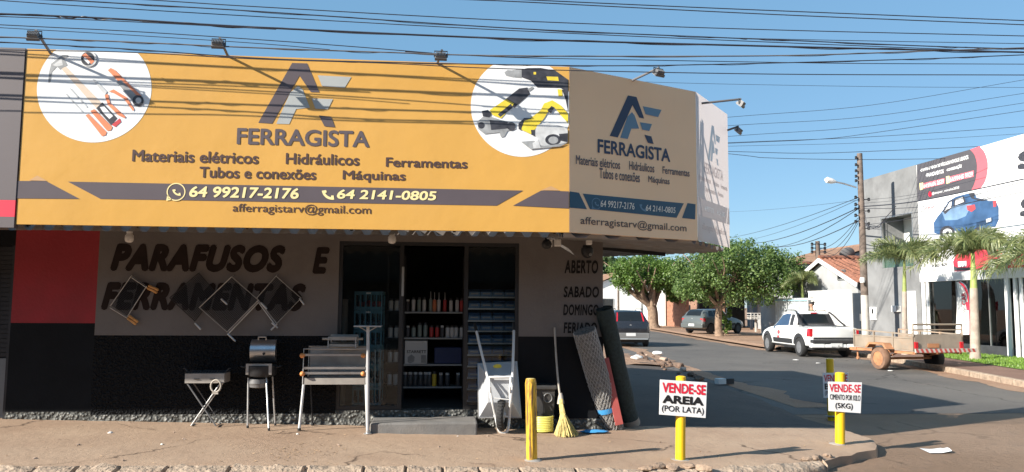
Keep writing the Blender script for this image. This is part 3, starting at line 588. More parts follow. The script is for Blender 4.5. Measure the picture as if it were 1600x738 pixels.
def flat(pl, pts, m, par, name, out=.003):
    mb = MB(); mb.sheet(poly_on(pl, pts, out)); return mb.build(name, m, par, fix=False)
def flats(pl, polys, ms, par, name, out=.003, step=.0004):
    mb = MB()
    for i, (pts, mi) in enumerate(polys): mb.sheet(poly_on(pl, pts, out+i*step), mi)
    return mb.build(name, ms, par, fix=False)
# lettering of the front panel
text_on(PF, 'FERRAGISTA', (369.8, 226), (577.6, 205.2), K['ink_grey'], front, .026)
for s, a, b in (('Materiais elétricos', (206.4, 252.6), (404.5, 238.6)), ('Hidráulicos', (446.4, 256.8), (561.8, 242)), ('Ferramentas', (602.8, 261), (730.3, 249)),
                ('Tubos e conexões', (311.4, 278), (494.2, 264.5)), ('Máquinas', (535.2, 285), (633.9, 268.4))):
    text_on(PF, s, a, b, K['ink_brown'], front, .024)
text_on(PF, 'afferragistarv@gmail.com', (363.4, 334.8), (580, 321.4), K['ink_brown'], front, .004)
flats(PF, [([(106.2, 284.1), (817.3, 298), (776, 321.6), (157, 311)], 0), ([(24.4, 282.9), (72.4, 283.3), (124.5, 311), (23.2, 310.2)], 0), ([(801.6, 321.6), (845.5, 298), (888.6, 299.3), (888.6, 326)], 0),
           ([(45.5, 282.2), (58.5, 274.6), (73.7, 283)], 1), ([(845, 297.6), (861, 291), (874.5, 298)], 1)], [K['ink_grey'], K['tan_fold']], front, 'band')
text_on(PF, '64 99217-2176', (295.7, 308.3), (467.5, 294.3), K['ink_cream'], front, .03, .12, .006)
text_on(PF, '64 2141-0805', (526.5, 311), (682.2, 299.2), K['ink_cream'], front, .03, .12, .006)
def handset(pl, px, py, h, m, par, ring=False):
    c = Vector((pl.hit(px, py)[0], pl.hit(px, py)[1])); mb = MB(); P = lambda x, y, o=.006: pl.pt(c.x+x*h, c.y+y*h, o)
    if ring:
        N = 28
        for j in range(N):
            if 17.0 < j < 18: continue
            a, b = 2*math.pi*j/N, 2*math.pi*(j+1)/N
            mb.sheet([P(math.cos(a)*.44, math.sin(a)*.44), P(math.cos(b)*.44, math.sin(b)*.44), P(math.cos(b)*.5, math.sin(b)*.5), P(math.cos(a)*.5, math.sin(a)*.5)])
        mb.sheet([P(-.5, -.5), P(-.2, -.44), P(-.2, -.38), P(-.38, -.4), P(-.40, -.2), P(-.46, -.2)])
    k = .5 if ring else .95
    for a, b in zip([R(190+10*i) for i in range(9)], [R(200+10*i) for i in range(9)]):
        f = lambda t, r: P((.38+r*math.cos(t))*k*1.0-.0, (.38+r*math.sin(t))*k)
        ri, ro = .62, .80
        if a < R(205) or a > R(255): ri = .48
        mb.sheet([f(a, ri), f(a, ro), f(b, ro), f(b, ri)])
    mb.build('phone_symbol', m, par, fix=False)
handset(PF, 275.4, 300.2, .19, K['ink_cream'], front, True); handset(PF, 511.5, 303.6, .15, K['ink_cream'], front)
LOGO = [  # unit box: letter A with a folded second leg, three bars
    ([(0, .04), (.345, 1), (.51, 1), (.655, .545), (.56, .545), (.43, .80), (.15, .03)], 0),
    ([(.195, .03), (.335, .53), (.42, .64), (.47, .58), (.555, .30), (.405, .27), (.335, .03)], 1),
    ([(.63, .815), (1, .805), (.93, .63), (.68, .645)], 2), ([(.57, .445), (.805, .445), (.752, .28), (.615, .285)], 2),
    ([(.655, .18), (.79, .165), (.835, .0), (.72, .01)], 0)]
def logo(pl, bl, tr, ms, par):
    s0, z0 = pl.hit(*bl); s1, z1 = pl.hit(*tr); mb = MB()
    for i, (pts, mi) in enumerate(LOGO): mb.sheet([pl.pt(s0+x*(s1-s0), z0+y*(z1-z0), .003+.0004*i) for x, y in pts], mi)
    mb.build('logo', ms, par, fix=False)
s1, _ = PF.hit(549, 119); _, z1 = PF.hit(467, 98.5)
def logo_box(pl, pbl, pr, ptop, ms, par):
    s0, z0 = pl.hit(*pbl); s1 = pl.hit(*pr)[0]; z1 = pl.hit(*ptop)[1]; mb = MB()
    for i, (pts, mi) in enumerate(LOGO): mb.sheet([pl.pt(s0+x*(s1-s0), z0+y*(z1-z0), .003+.0004*i) for x, y in pts], mi)
    mb.build('logo', ms, par, fix=False)
logo_box(PF, (403.5, 196), (549, 119), (467, 99), [K['ink_grey'], K['ink_steel'], K['ink_steel']], front)
# two white picture discs with printed tools
def disc(pl, px, py, rpx, par, smax):
    s, z = pl.hit(px, py); r = abs(pl.hit(px+rpx, py)[0]-s); mb = MB(); P = []
    for i in range(97):
        a = 2*math.pi*i/96; P.append((min(s+r*math.cos(a), smax), min(z+r*math.sin(a), SZ1-.002)))
    mb.sheet([pl.pt(x, y, .002) for x, y in P[:-1]]); return mb.build('picture_disc', K['print_white'], par, fix=False)
d1 = disc(PF, 147.9, 138.5, 89, front, 99); d2 = disc(PF, 815, 167, 78.5, front, LF-.004)
def q7(pts): return [(40+x/4.343, 70+y/4.343) for x, y in pts]
def circ(cx, cy, r, n=20, ry=None): return [(cx+r*math.cos(2*math.pi*i/n), cy+(ry or r)*math.sin(2*math.pi*i/n)) for i in range(n)]
TM = [K['p_orange'], K['p_wood'], K['p_grey'], K['p_light'], K['p_dark'], K['p_yellow'], K['p_red'], K['print_white']]
flats(PF, [(q7(p), m) for p, m in [
    ([(240, 160), (275, 150), (518, 398), (480, 432)], 1), ([(155, 258), (170, 255), (180, 185), (215, 150), (235, 170), (285, 140), (262, 95), (295, 80), (285, 70), (250, 72), (175, 130), (160, 190)], 2),
    ([(185, 140), (245, 95), (255, 140), (215, 150)], 3), ([(480, 432), (522, 392), (622, 500), (582, 548)], 4), ([(505, 425), (535, 420), (595, 485), (570, 505), (530, 465)], 7), ([(585, 545), (640, 500), (650, 525), (610, 560)], 6),
    ([(408, 480), (428, 470), (552, 595), (545, 615), (520, 622)], 0), ([(440, 450), (468, 438), (590, 560), (580, 582), (555, 585)], 0), ([(272, 335), (276, 331), (390, 455), (386, 460)], 3), ([(300, 298), (305, 294), (420, 420), (414, 428)], 3),
    ([(455, 235), (475, 240), (555, 320), (540, 345), (520, 320)], 3), ([(538, 345), (560, 335), (575, 395), (680, 490), (675, 500), (630, 480), (560, 410)], 0), ([(565, 318), (600, 305), (690, 360), (738, 440), (730, 452), (670, 370), (590, 325)], 0),
    ([(560, 175), (580, 160), (605, 172), (790, 350), (760, 370), (740, 365)], 0), ([(620, 255), (650, 240), (760, 350), (725, 380)], 2), (circ(765, 382, 38), 4), (circ(768, 380, 20), 3),
    (circ(432, 98, 54), 3), (circ(425, 98, 46), 4), ([(385, 75), (410, 60), (470, 115), (450, 135)], 0), ([(395, 100), (405, 85), (440, 120), (430, 135)], 7),
    ]], TM, d1, 'tool_print', .0035)
def q6(pts): return [(680+x/3.886, 80+y/3.886) for x, y in pts]
flats(PF, [(q6(p), m) for p, m in [
    ([(420, 130), (440, 115), (462, 118), (525, 108), (525, 165), (470, 160), (430, 150)], 2), ([(525, 112), (560, 104), (640, 103), (730, 120), (808, 175), (808, 250), (760, 225), (620, 222), (580, 180), (525, 160)], 4), ([(675, 155), (745, 157), (750, 182), (682, 178)], 5), ([(597, 128), (612, 128), (612, 143), (597, 143)], 5),
    ([(742, 232), (768, 234), (774, 275), (748, 276)], 5), ([(768, 234), (806, 240), (806, 370), (790, 290)], 4),
    ([(430, 290), (510, 228), (560, 222), (575, 262), (480, 345), (440, 320)], 4), ([(560, 232), (590, 216), (598, 226), (572, 246)], 2), ([(330, 360), (430, 292), (480, 320), (400, 410), (350, 390)], 5), ([(380, 385), (460, 320), (470, 345), (395, 402)], 4),
    ([(255, 430), (290, 400), (340, 400), (400, 420), (450, 430), (490, 440), (488, 475), (440, 485), (420, 520), (400, 525), (390, 495), (300, 505), (262, 475)], 2), ([(283, 365), (320, 358), (342, 380), (330, 405), (290, 398)], 4), (circ(462, 458, 26), 4), (circ(280, 452, 20), 4), ([(330, 420), (440, 432), (440, 470), (340, 480)], 4),
    ([(520, 430), (590, 400), (640, 360), (660, 320), (710, 300), (760, 330), (806, 380), (806, 440), (770, 400), (720, 340), (690, 360), (660, 410), (610, 470), (580, 505), (525, 480)], 5), ([(505, 440), (540, 408), (592, 408), (540, 425), (520, 482), (506, 475)], 4),
    ([(600, 500), (620, 450), (680, 435), (780, 460), (804, 480), (804, 555), (700, 580), (640, 575)], 3), (circ(715, 540, 48, 20, 34), 4), (circ(716, 542, 30, 20, 22), 2), ([(580, 480), (606, 480), (606, 515), (585, 512)], 4), ([(750, 505), (803, 500), (803, 555), (760, 545)], 4),
    ([(520, 552), (600, 545), (640, 580), (800, 560), (760, 580), (580, 598)], 2), ([(590, 560), (625, 540), (640, 590), (596, 592)], 3), ([(680, 362), (705, 335), (722, 345), (700, 380)], 4),
    ]], TM, d2, 'tool_print', .0035)
# corner panel: same print, its shaded look put into vinyl and ink colours
text_on(PC, 'FERRAGISTA', (933.6, 239), (1046.7, 233.2), K['ink_navy'], corner, .026)
for s, a, b in (('Materiais elétricos', (899.6, 256.8), (968.5, 251.2)), ('Hidráulicos', (982.8, 265.4), (1022, 256.8)), ('Ferramentas', (1035, 271.5), (1077, 265.4)), ('Tubos e conexões', (936.3, 278.7), (999.3, 270)), ('Máquinas', (1012.7, 288), (1045.8, 278.7))):
    text_on(PC, s, a, b, K['ink_grey'], corner, .016)
text_on(PC, 'afferragistarv@gmail.com', (906.7, 353.8), (1072.2, 350.8), K['ink_brown'], corner, .006)
logo_box(PC, (952.5, 215.5), (1033.3, 168), (987, 150.5), [K['ink_navy'], K['ink_bluegrey'], K['ink_bluegrey']], corner)
flats(PC, [([(910.3, 302.8), (1068.2, 318), (1057, 340.6), (921.5, 327)], 0), ([(889.6, 299.3), (904.5, 301.5), (917, 327.2), (889.6, 324.8)], 0), ([(1074, 317.6), (1086.5, 319.4), (1085.8, 343), (1065.5, 341)], 0)], [K['ink_teal']], corner, 'band')
text_on(PC, '64 99217-2176', (938, 323.4), (990.8, 317.6), K['ink_pale'], corner, .01, .1, .006); text_on(PC, '64 2141-0805', (1008.7, 329.6), (1054.8, 324.4), K['ink_pale'], corner, .01, .1, .006)
handset(PC, 931.5, 318.5, .13, K['ink_bluegrey'], corner, True); handset(PC, 1003.5, 324, .12, K['ink_bluegrey'], corner)
# faded side panel
def sp(u, z): return PS.pt(u*LS, SZ0+z*(SZ1-SZ0), .003)
def st(body, u0, u1, z0, z1, m, off=.01): fit_text(body, (sp(u0, z0), sp(u1, z0), sp(u1, z1), sp(u0, z1)), off).build('lettering', m, side, fix=False)
st('FERRAGISTA', .22, .80, .475, .55, K['faded_ink'])
st('Materiais elétricos', .06, .40, .415, .45, K['faded_ink']); st('Hidráulicos', .47, .66, .415, .45, K['faded_ink']); st('Ferramentas', .72, .94, .415, .45, K['faded_ink']); st('Tubos e conexões', .22, .55, .35, .385, K['faded_ink']); st('Máquinas', .62, .80, .345, .385, K['faded_ink'])
st('afferragistarv@gmail.com', .12, .88, .07, .13, K['faded_ink'])
mb = MB()
for pts in ([(.0, .17), (.10, .17), (.04, .29), (.0, .29)], [(.13, .17), (.88, .17), (.94, .29), (.07, .29)], [(.91, .17), (1, .17), (1, .29), (.97, .29)]): mb.sheet([sp(*q) for q in pts])
mb.build('band', K['faded_ink'], side, fix=False)
mb = MB()
for i, (pts, mi) in enumerate(LOGO): mb.sheet([sp(.32+x*.40, .57+y*.27)+PS.n*.0004*i for x, y in pts], mi)
mb.build('logo', [K['faded_blue']]*3, side, fix=False)
st('64 99217-2176', .2, .48, .215, .25, K['print_white'], .01); st('64 2141-0805', .58, .84, .215, .25, K['print_white'], .01)
# floodlights on arms above the sign
def floodlight(base, tip, head_dir, label, w=.125):
    t = thing('sign_floodlight', label, 'floodlight', base, 0, 'floodlights on arms along the shop sign')
    mb = MB(); mb.tube([base+Vector((0, 0, -.03)), tip], .014, 8); mb.build('arm', K['grey_cable'], t, smooth=True)
    d = head_dir.normalized(); s = d.cross(Vector((0, 0, 1))).normalized(); u = s.cross(d); c = tip+Vector((-.01, 0, -.075))+d*.0
    M = Matrix((s, u, d)).transposed()
    mb = MB(); mb.box(c, (w, .085, .03), M); mb.box(c-d*.026, (w*.8, .066, .025), M)
    for k in range(7): mb.box(c-d*.042+s*(k-3)*w*.12, (.005, .06, .022), M)
    hd = mb.build('lamp_head', K['lampbody'], t); mb = MB(); mb.box(c+d*.0165, (w*.88, .07, .004), M); mb.build('lens', K['lampglass'], hd)
    mb = MB(); a, b = c+s*w*.54, c-s*w*.54; mb.tube([a, a+Vector((0, 0, .065)), b+Vector((0, 0, .065)), b], .006, 6); mb.build('bracket', K['iron'], t)
def lamp_front(pb, pt_, L, label):
    floodlight(PF.at(*pb, -.02), PF.off(L).at(*pt_), Vector((0, 1, -.9)), label)
lamp_front((79, 80), (56, 47.5), .385, 'grey floodlight on the longest visible arm above the printed hammer')
lamp_front((356, 84), (343.5, 60), .385, 'grey floodlight above the sign between hammer picture and logo')
lamp_front((683, 95), (690.5, 79), .385, 'grey floodlight above the sign just left of the power tool picture')
floodlight(PC.at(988, 122), PC.off(.36).at(1030, 106), -PC.n+Vector((0, 0, -1.2)), 'grey floodlight on a rising arm above the shaded corner panel')
floodlight(PS.at(1096, 158), PS.off(.42).at(1158, 155), -PS.n+Vector((0, 0, -1.2)), 'grey floodlight on a long level arm beside the faded side panel')
b = PS.pt(LS-.02, PS.hit(1140, 203)[1]); floodlight(b, b+PS.n*.12+Vector((.05, .03, .02)), -PS.n+Vector((0, 0, -1.0)), 'small floodlight clamped to the far edge of the faded side panel', .11)

# ------------------------------------------------------------------ neighbouring shop at the left
nb = thing('neighbour_shop', 'charcoal clad shop with crimson stripe at the left edge', 'building', (-7.5, WY, .2))
mb = MB(); zs0, zs1 = PF.hit(15, 339)[1], PF.hit(15, 313)[1]
def npan(z0, z1, m, name): q = MB(); q.span((-10, SGY-.01, z0), (C0.x-.012, SGY+.07, z1)); return q.build(name, m, nb)
npan(zs1, SZ1, K['neighbour_grey'], 'fascia'); npan(zs0, zs1-.001, K['neighbour_red'], 'fascia_stripe'); npan(2.37, zs0-.001, K['neighbour_grey'], 'fascia_base')
mb = MB(); mb.span((-10, WY+.01, -.2), (XL-.3, B, TOP)); mb.span((XL-.3, WY+.01, 2.3), (XL-.002, B, TOP)); mb.span((-10, B, 2.6), (XL-.21, 16, 4.0)); mb.build('wall', K['wall_blacksmooth'], nb)
mb = MB()
for i in range(24): mb.span((XL-.3, WY+.09, .95+i*.056), (XL-.03, WY+.11, 1.0+i*.056))
mb.span((XL-.3, WY+.12, .2), (XL-.03, WY+.14, 2.3)); mb.span((XL-.03, WY+.005, -.1), (XL-.002, WY+.1, 2.3))
mb.build('roller_door', K['grille_dark'], nb); mb = MB(); mb.span((XL-.3, WY+.08, .2), (XL-.03, WY+.088, .93)); mb.build('door_panel', mat('grey_door_panel', (.17, .18, .19), .4, var=.15, scale=2), nb)
mb = MB(); n = int(5.86/.019); mb.grid(lambda a, b: (-10+(C0.x+10.03)*a, SGY+.08+(WY-SGY-.08)*b, ZA+.150*b+corr(-10+(C0.x+10.03)*a)), n, 2); mb.build('awning_sheet', K['roof_metal'], nb, fix=False)

# ------------------------------------------------------------------ goods hung on and stood before the wall
def wp(px, py, out=.0): return WALL.off(out).at(px, py)
def grate(label, corners, handles, frame_m, mesh_m, out, hook, nx=18, ny=14, hm=None, fr=.007, double=None):
    """double-sided barbecue grate: rod frame round a wire grid, grips on the rod ends"""
    P = [wp(x, y, out) for x, y in corners]; c = sum(P, Vector())/4; t = thing('barbecue_grate', label, 'grill grate', c, 0, 'barbecue grates hung on the wall')
    mb = MB(); mb.tube(P, fr, 6, closed=True)
    if double:
        for a, b in double: mb.tube([wp(*a, out), wp(*b, out)], fr, 6)
    mb.build('frame', frame_m, t, smooth=True)
    mb = MB()
    for i in range(1, nx):
        u = i/nx; mb.tube([P[0].lerp(P[1], u)+Vector((0, .004, 0)), P[3].lerp(P[2], u)+Vector((0, .004, 0))], .0032, 3)
    for i in range(1, ny):
        u = i/ny; mb.tube([P[0].lerp(P[3], u)+Vector((0, .006, 0)), P[1].lerp(P[2], u)+Vector((0, .006, 0))], .0032, 3)
    mb.build('wire_mesh', mesh_m, t)
    for a, b in handles:
        a, b = wp(*a, out), wp(*b, out); mb = MB(); mb.tube([a, a.lerp(b, .08), a.lerp(b, .5), a.lerp(b, .92), b], [.011, .017, .015, .018, .012] if hm is K['wood'] else [.010, .012, .012, .012, .010], 8)
        mb.build('handle', hm or K['galv'], t, smooth=True)
    h = wp(*hook, out); mb = MB(); mb.tube([h, h+Vector((0, .03, .012)), Vector((h.x, WY+.01, h.z+.012))], .005, 6); mb.build('hook', K['galv'], t)
grate('galvanised grate with two pairs of wooden grips over the word FERRAMENTAS', [(205.3, 431), (229, 447.5), (199, 495), (172.5, 478)], [((232, 446.5), (247.5, 453.5)), ((230, 450), (245.5, 457.5)), ((201.5, 493.5), (215.5, 503.5)), ((199, 497), (212.5, 507))],
      K['galv'], K['mesh_grey'], .05, (205.3, 431), 12, 24, K['wood'], .006, [((206, 434), (231, 451)), ((172, 481), (200, 498))])
grate('dark grate hung as a diamond, second from the left beside the wooden-gripped one', [(310.4, 427), (338, 458), (304.5, 502), (265, 465.6)], [((304.5, 505), (313.8, 515))], K['iron'], K['mesh_grey'], .045, (310.4, 427), 20, 22)
grate('largest and brightest grate hung as a diamond in the middle of the wall', [(362, 432.5), (403.7, 469), (355, 519), (311.5, 480.6)], [((355.5, 521.5), (368, 533.6)), ((345.5, 467), (355, 476))], K['galv'], K['mesh_grey'], .075, (362.5, 432), 26, 24, None, .008, [((403.5, 473), (357, 521.5))])
grate('dark mesh grate hung as a diamond, rightmost and nearest the shop entrance', [(431.3, 431.5), (470.5, 466), (432.5, 505.5), (401, 466)], [((468, 466.5), (475.3, 476.5)), ((433, 506.5), (423.5, 516)), ((407.5, 473), (417, 483)), ((424.5, 504.5), (434, 512.5))], K['galv'], K['iron'], .05, (431.5, 431), 20, 20, None, .007, [((402, 470), (430, 508))])

# --- 1 folding table-top grill
def ground(px, py): return gp(px, py)
c = ground(320, 668); t = thing('folding_grill', 'small folding grill of thin steel on crossed legs, leftmost by the wall', 'barbecue', c)
Y0 = c.y; P1 = Plane((0, Y0, 0), (1, 0)); a, b = P1.at(288.5, 599), P1.at(350.5, 584); D = min(.30, WY-.06-Y0)
mb = MB(); x0, x1, z0, z1 = a.x, b.x, a.z, b.z; th = .006
mb.span((x0, Y0, z0), (x1, Y0+th, z1)); mb.span((x0, Y0+D, z0), (x1, Y0+D+th, z1)); mb.span((x0, Y0+th, z0), (x0+th, Y0+D, z1)); mb.span((x1-th, Y0+th, z0), (x1, Y0+D, z1)); mb.span((x0+th, Y0+th, z0), (x1-th, Y0+D, z0+th))
tr = mb.build('fire_tray', K['dullsteel'], t)
mb = MB()
for k in range(14): xx = x0+.02+(x1-x0-.04)*k/13; mb.tube([(xx, Y0+.01, z1+.008), (xx, Y0+D-.01, z1+.008)], .003, 5)
mb.tube([(x0-.01, Y0+.03, z1+.014), (x1+.01, Y0+.03, z1+.014), (x1+.01, Y0+D-.03, z1+.014), (x0-.01, Y0+D-.03, z1+.014)], .006, 6, closed=True)
mb.build('grate', K['iron'], t)
for xx in (x0+.0, x1-.0):
    s = -1 if xx == x0 else 1; mb = MB(); mb.tube([(xx, Y0+.08, z1+.02), (xx+s*.03, Y0+.08, z1+.055), (xx+s*.05, Y0+.08, z1+.055)], .008, 6); mb.build('grip', K['iron'], t)
for k in (.3, .7):
    mb = MB(); xx = x0+(x1-x0)*k; mb.tube([(xx-.03, Y0-.001, z0+.05), (xx-.02, Y0-.014, z0+.05), (xx+.02, Y0-.014, z0+.05), (xx+.03, Y0-.001, z0+.05)], .004, 5); mb.build('bracket', K['iron'], t)
zg = pz(c.x, Y0)
def uleg(xt, xb, ya, yb, m, foot):
    mb = MB(); pts = [(xt, ya, z0), (xb, ya, zg+.012)]+([(xb+foot, ya, zg+.012), (xb+foot, yb, zg+.012)] if foot else [(xb, yb, zg+.012)])+[(xb, yb, zg+.012), (xt, yb, z0)]
    mb.tube([Vector(p) for p in pts], .009, 6); mb.build('leg', m, t, smooth=True, ang=60)
lx = P1.at(336.5, 670).x; rx = P1.at(296.5, 670).x
uleg(x0+.02, lx, Y0+.02, Y0+D*.85, K['lampbody'], 0); uleg(x1-.05, rx, Y0+.05, Y0+D*.7, K['galv'], 0)
mb = MB(); q = P1.at(338.5, 603); mb.tube([(q.x+.058*math.cos(a), Y0-.03, q.z+.07*math.sin(a)) for a in (2*math.pi*k/20 for k in range(20))], .011, 8, closed=True); mb.bar((q.x-.04, Y0-.03, q.z-.085), (q.x+.03, Y0-.03, q.z-.085), .02)
mb.build('gas_hose', K['stick'], t, smooth=True)
# --- 2 round kettle grill with raised half-drum lid
c = ground(407, 668); t = thing('drum_grill', 'three-legged round grill with open polished half-drum lid', 'barbecue', c)
P2 = Plane((0, c.y, 0), (1, 0)); cx = P2.at(408, 580).x; zb = P2.at(408, 588).z; zt = P2.at(408, 570).z; rad = P2.at(432.5, 578).x-cx; cy = c.y+.02; zg = pz(cx, cy)
mb = MB(); mb.lathe([(rad*.55, zb-.01), (rad*.92, zb+.01), (rad, zb+.05), (rad*1.0, zt-.01), (rad*.96, zt-.01), (rad*.95, zb+.05), (rad*.5, zb+.01)], Matrix.Translation((cx, cy, 0)), 28)
bowl = mb.build('bowl', K['iron'], t, smooth=True)
mb = MB(); mb.span((cx-.15, cy-rad*.80, zb+.03), (cx-.118, cy-rad*.70, zt+.02)); mb.span((cx+.115, cy-rad*.80, zb+.03), (cx+.15, cy-rad*.70, zt+.02)); mb.span((cx-.118, cy-rad*.78, zt-.005), (cx+.115, cy-rad*.74, zt+.02))
mb.build('front_frame', K['dullsteel'], bowl)
lx0, lx1 = P2.off(-.05).at(390.5, 550).x, P2.off(-.05).at(430, 550).x; lz0 = P2.at(410, 566).z; lz1 = P2.at(410, 534).z; rr = (lz1-lz0)/1.75
mb = MB(); pr = [(cy+.12-rr*math.sin(a)*.75, lz0+rr*.88-rr*math.cos(a)) for a in (math.pi*k/16 for k in range(17))]
mb.add([(x, y, z) for x in (lx0, lx1) for y, z in pr], [(k, k+1, 18+k, 17+k) for k in range(16)]+[tuple(range(17)), tuple(range(33, 16, -1))])
lid = mb.build('lid', K['steel'], t, smooth=True)
mb = MB(); xm = (lx0+lx1)/2; mb.tube([(xm-.045, cy+.0, lz1+.02), (xm-.045, cy-.02, lz1+.055), (xm+.045, cy-.02, lz1+.055), (xm+.045, cy+.0, lz1+.02)], .011, 8); mb.build('handle', K['galv'], lid)
mb = MB(); mb.lathe([(.016, 0), (.016, .006)], Matrix.Translation((xm+.02, cy+.12-rr*.76, lz0+rr*.7)) @ Matrix.Rotation(R(90), 4, 'X'), 14); mb.build('thermometer', K['iron'], lid)
mb = MB(); zp0, zp1 = P2.at(405, 606).z, P2.at(405, 592).z; px0 = P2.at(403, 600).x; mb.lathe([(.085, zp0), (.105, zp0+.01), (.11, zp0+.05), (.115, zp0+.055), (.112, zp1)], Matrix.Translation((px0, cy, 0)), 22); mb.build('ash_pan', K['lampbody'], t, smooth=True)
for (xt, yt), (xb, yb) in (((389, 0), (386.8, 669)), ((417, 0), (420, 673)), ((422.5, .14), (430, 665))):
    a = P2.at(xt, 590); g = ground(xb, yb); mb = MB(); mb.tube([(a.x, cy-.05+yt, a.z), (g.x, g.y, pz(g.x, g.y)+.01)], .011, 8); lg = mb.build('leg', K['galv'], t, smooth=True)
    mb = MB(); mb.lathe([(.014, 0), (.015, .02), (.012, .03)], Matrix.Translation((g.x, g.y, pz(g.x, g.y))), 10); mb.build('foot', K['rubber'], lg)
for s in (-1, 1):
    mb = MB(); mb.tube([(cx+s*rad*.98, cy-.05, zt-.03), (cx+s*(rad+.045), cy-.05, zt-.02), (cx+s*(rad+.045), cy+.05, zt-.02), (cx+s*rad*.98, cy+.05, zt-.03)], .009, 6); mb.build('grip', K['iron'], t)
# --- 3 large grill with skewer racks
c = ground(524, 674); t = thing('skewer_grill', 'large steel skewer grill with stacked racks and orange wooden knobs', 'barbecue', c)
P3 = Plane((0, c.y, 0), (1, 0)); Y0 = c.y; D = min(.42, WY-.06-Y0); x0, x1 = P3.at(474, 570).x, P3.at(572, 570).x
def zz(py): return P3.at(524, py).z
def tray(za, zc, name, m, ya=0., yb=D):
    mb = MB(); th = .006; mb.span((x0+.012, Y0+ya, za), (x1-.012, Y0+ya+th, zc)); mb.span((x0+.012, Y0+yb, za), (x1-.012, Y0+yb+th, zc)); mb.span((x0+.012, Y0+ya+th, za), (x0+.018, Y0+yb, zc)); mb.span((x1-.018, Y0+ya+th, za), (x1-.012, Y0+yb, zc)); mb.span((x0+.018, Y0+ya+th, za), (x1-.018, Y0+yb, za+th)); return mb.build(name, m, t)
tray(zz(601), zz(591), 'fire_tray', K['dullsteel'])
mb = MB(); mb.span((x0+.012, Y0+D+.01, zz(590)), (x1-.012, Y0+D+.016, zz(545))); mb.build('back_panel', K['dullsteel'], t)
for ya, yb in ((556.5, 553), (577, 573.5), (585, 581.5)):
    mb = MB(); mb.span((x0, Y0-.015, zz(ya)), (x1, Y0+.02, zz(yb))); mb.tube([(x0+.02, Y0+.02, zz(ya)), (x0+.02, Y0+D, zz(ya))], .007, 6); mb.tube([(x1-.02, Y0+.02, zz(ya)), (x1-.02, Y0+D, zz(ya))], .007, 6); mb.tube([(x0+.02, Y0+D, zz(ya)), (x1-.02, Y0+D, zz(ya))], .008, 6)
    for k in range(9): xx = x0+.06+(x1-x0-.12)*k/8; mb.bar((xx, Y0+.02, zz(ya)+.004), (xx, Y0+D, zz(ya)+.004), .006)
    mb.build('rack', K['steel'], t)
mb = MB(); mb.tube([(x0, Y0, zz(600)), (x0, Y0, zz(545.5)), (x1, Y0, zz(545.5)), (x1, Y0, zz(600))], .008, 6); mb.tube([(x0, Y0+D, zz(600)), (x0, Y0+D, zz(544)), (x1, Y0+D, zz(544)), (x1, Y0+D, zz(600))], .008, 6)
mb.build('frame', K['galv'], t)
for px, py in ((473, 555.5), (568, 555.5), (473.2, 584), (568, 584)):
    q = P3.at(px, py); mb = MB(); mb.lathe([(.008, -.03), (.024, -.018), (.03, 0), (.024, .018), (.008, .03)], Matrix.Translation((q.x, Y0-.035, q.z)) @ Matrix.Rotation(R(90), 4, 'X'), 16); mb.build('knob', K['woodball'], t, smooth=True)
for px in (470.5, 577.5):
    q = P3.at(px, 580); mb = MB(); mb.tube([(q.x, Y0+.1, q.z), (q.x+(.0), Y0+.1, q.z+.012)], [.016, .016], 10); mb.build('pin', K['iron'], t)
for (xt, yo), (xb, yb) in (((474.5, 0), (467.5, 673)), ((572, 0), (574.2, 675)), ((477, D), (480, 664)), ((569.5, D), (567, 667))):
    a = P3.at(xt, 601); g = Vector((P3.at(xb, 670).x, Y0+yo*1.02, 0)); gz = pz(g.x, g.y); mb = MB(); mb.tube([(a.x, Y0+yo, a.z), (g.x, g.y, gz+.01)], .016 if yo == 0 else .011, 8)
    lg = mb.build('leg', K['white_tube'] if yo == 0 else K['iron'], t, smooth=True); mb = MB(); mb.lathe([(.02, 0), (.022, .015), (.017, .03)], Matrix.Translation((g.x, g.y, gz)), 10); mb.build('foot', K['rubber'], lg)
# small two tier grill standing on top of it
q = P3.off(-.16).at(533, 548); t = thing('table_grill', 'small two-tier grill with side grips standing on top of the large grill', 'barbecue', q)
Yg = Y0+D*.3; GD = D*.6; PG = Plane((0, Yg, 0), (1, 0)); gx0, gx1 = PG.at(512.5, 535).x, PG.at(556.5, 535).x
def gz_(py): return PG.at(533, py).z
for ya, yb, nm in ((532, 526.5, 'upper_tray'), (542, 538, 'lower_tray')):
    mb = MB(); th = .005; a, b = gz_(ya), gz_(yb); mb.span((gx0, Yg, a), (gx1, Yg+th, b)); mb.span((gx0, Yg+GD, a), (gx1, Yg+GD+th, b+.02)); mb.span((gx0, Yg+th, a), (gx0+th, Yg+GD, b)); mb.span((gx1-th, Yg+th, a), (gx1, Yg+GD, b)); mb.span((gx0+th, Yg+th, a), (gx1-th, Yg+GD, a+th)); mb.build(nm, K['dullsteel'], t)
for x in (gx0+.004, gx1-.004):
    for y in (Yg-.006, Yg+GD+.011): mb = MB(); mb.bar((x, y, zz(545)+.006), (x, y, gz_(527)), .012); mb.build('leg', K['galv'], t)
for s, x in ((-1, gx0), (1, gx1)): mb = MB(); mb.tube([(x, Yg+.05, gz_(530)), (x+s*.075, Yg+.05, gz_(530))], .014, 8); mb.build('grip', K['stick'], t, smooth=True)
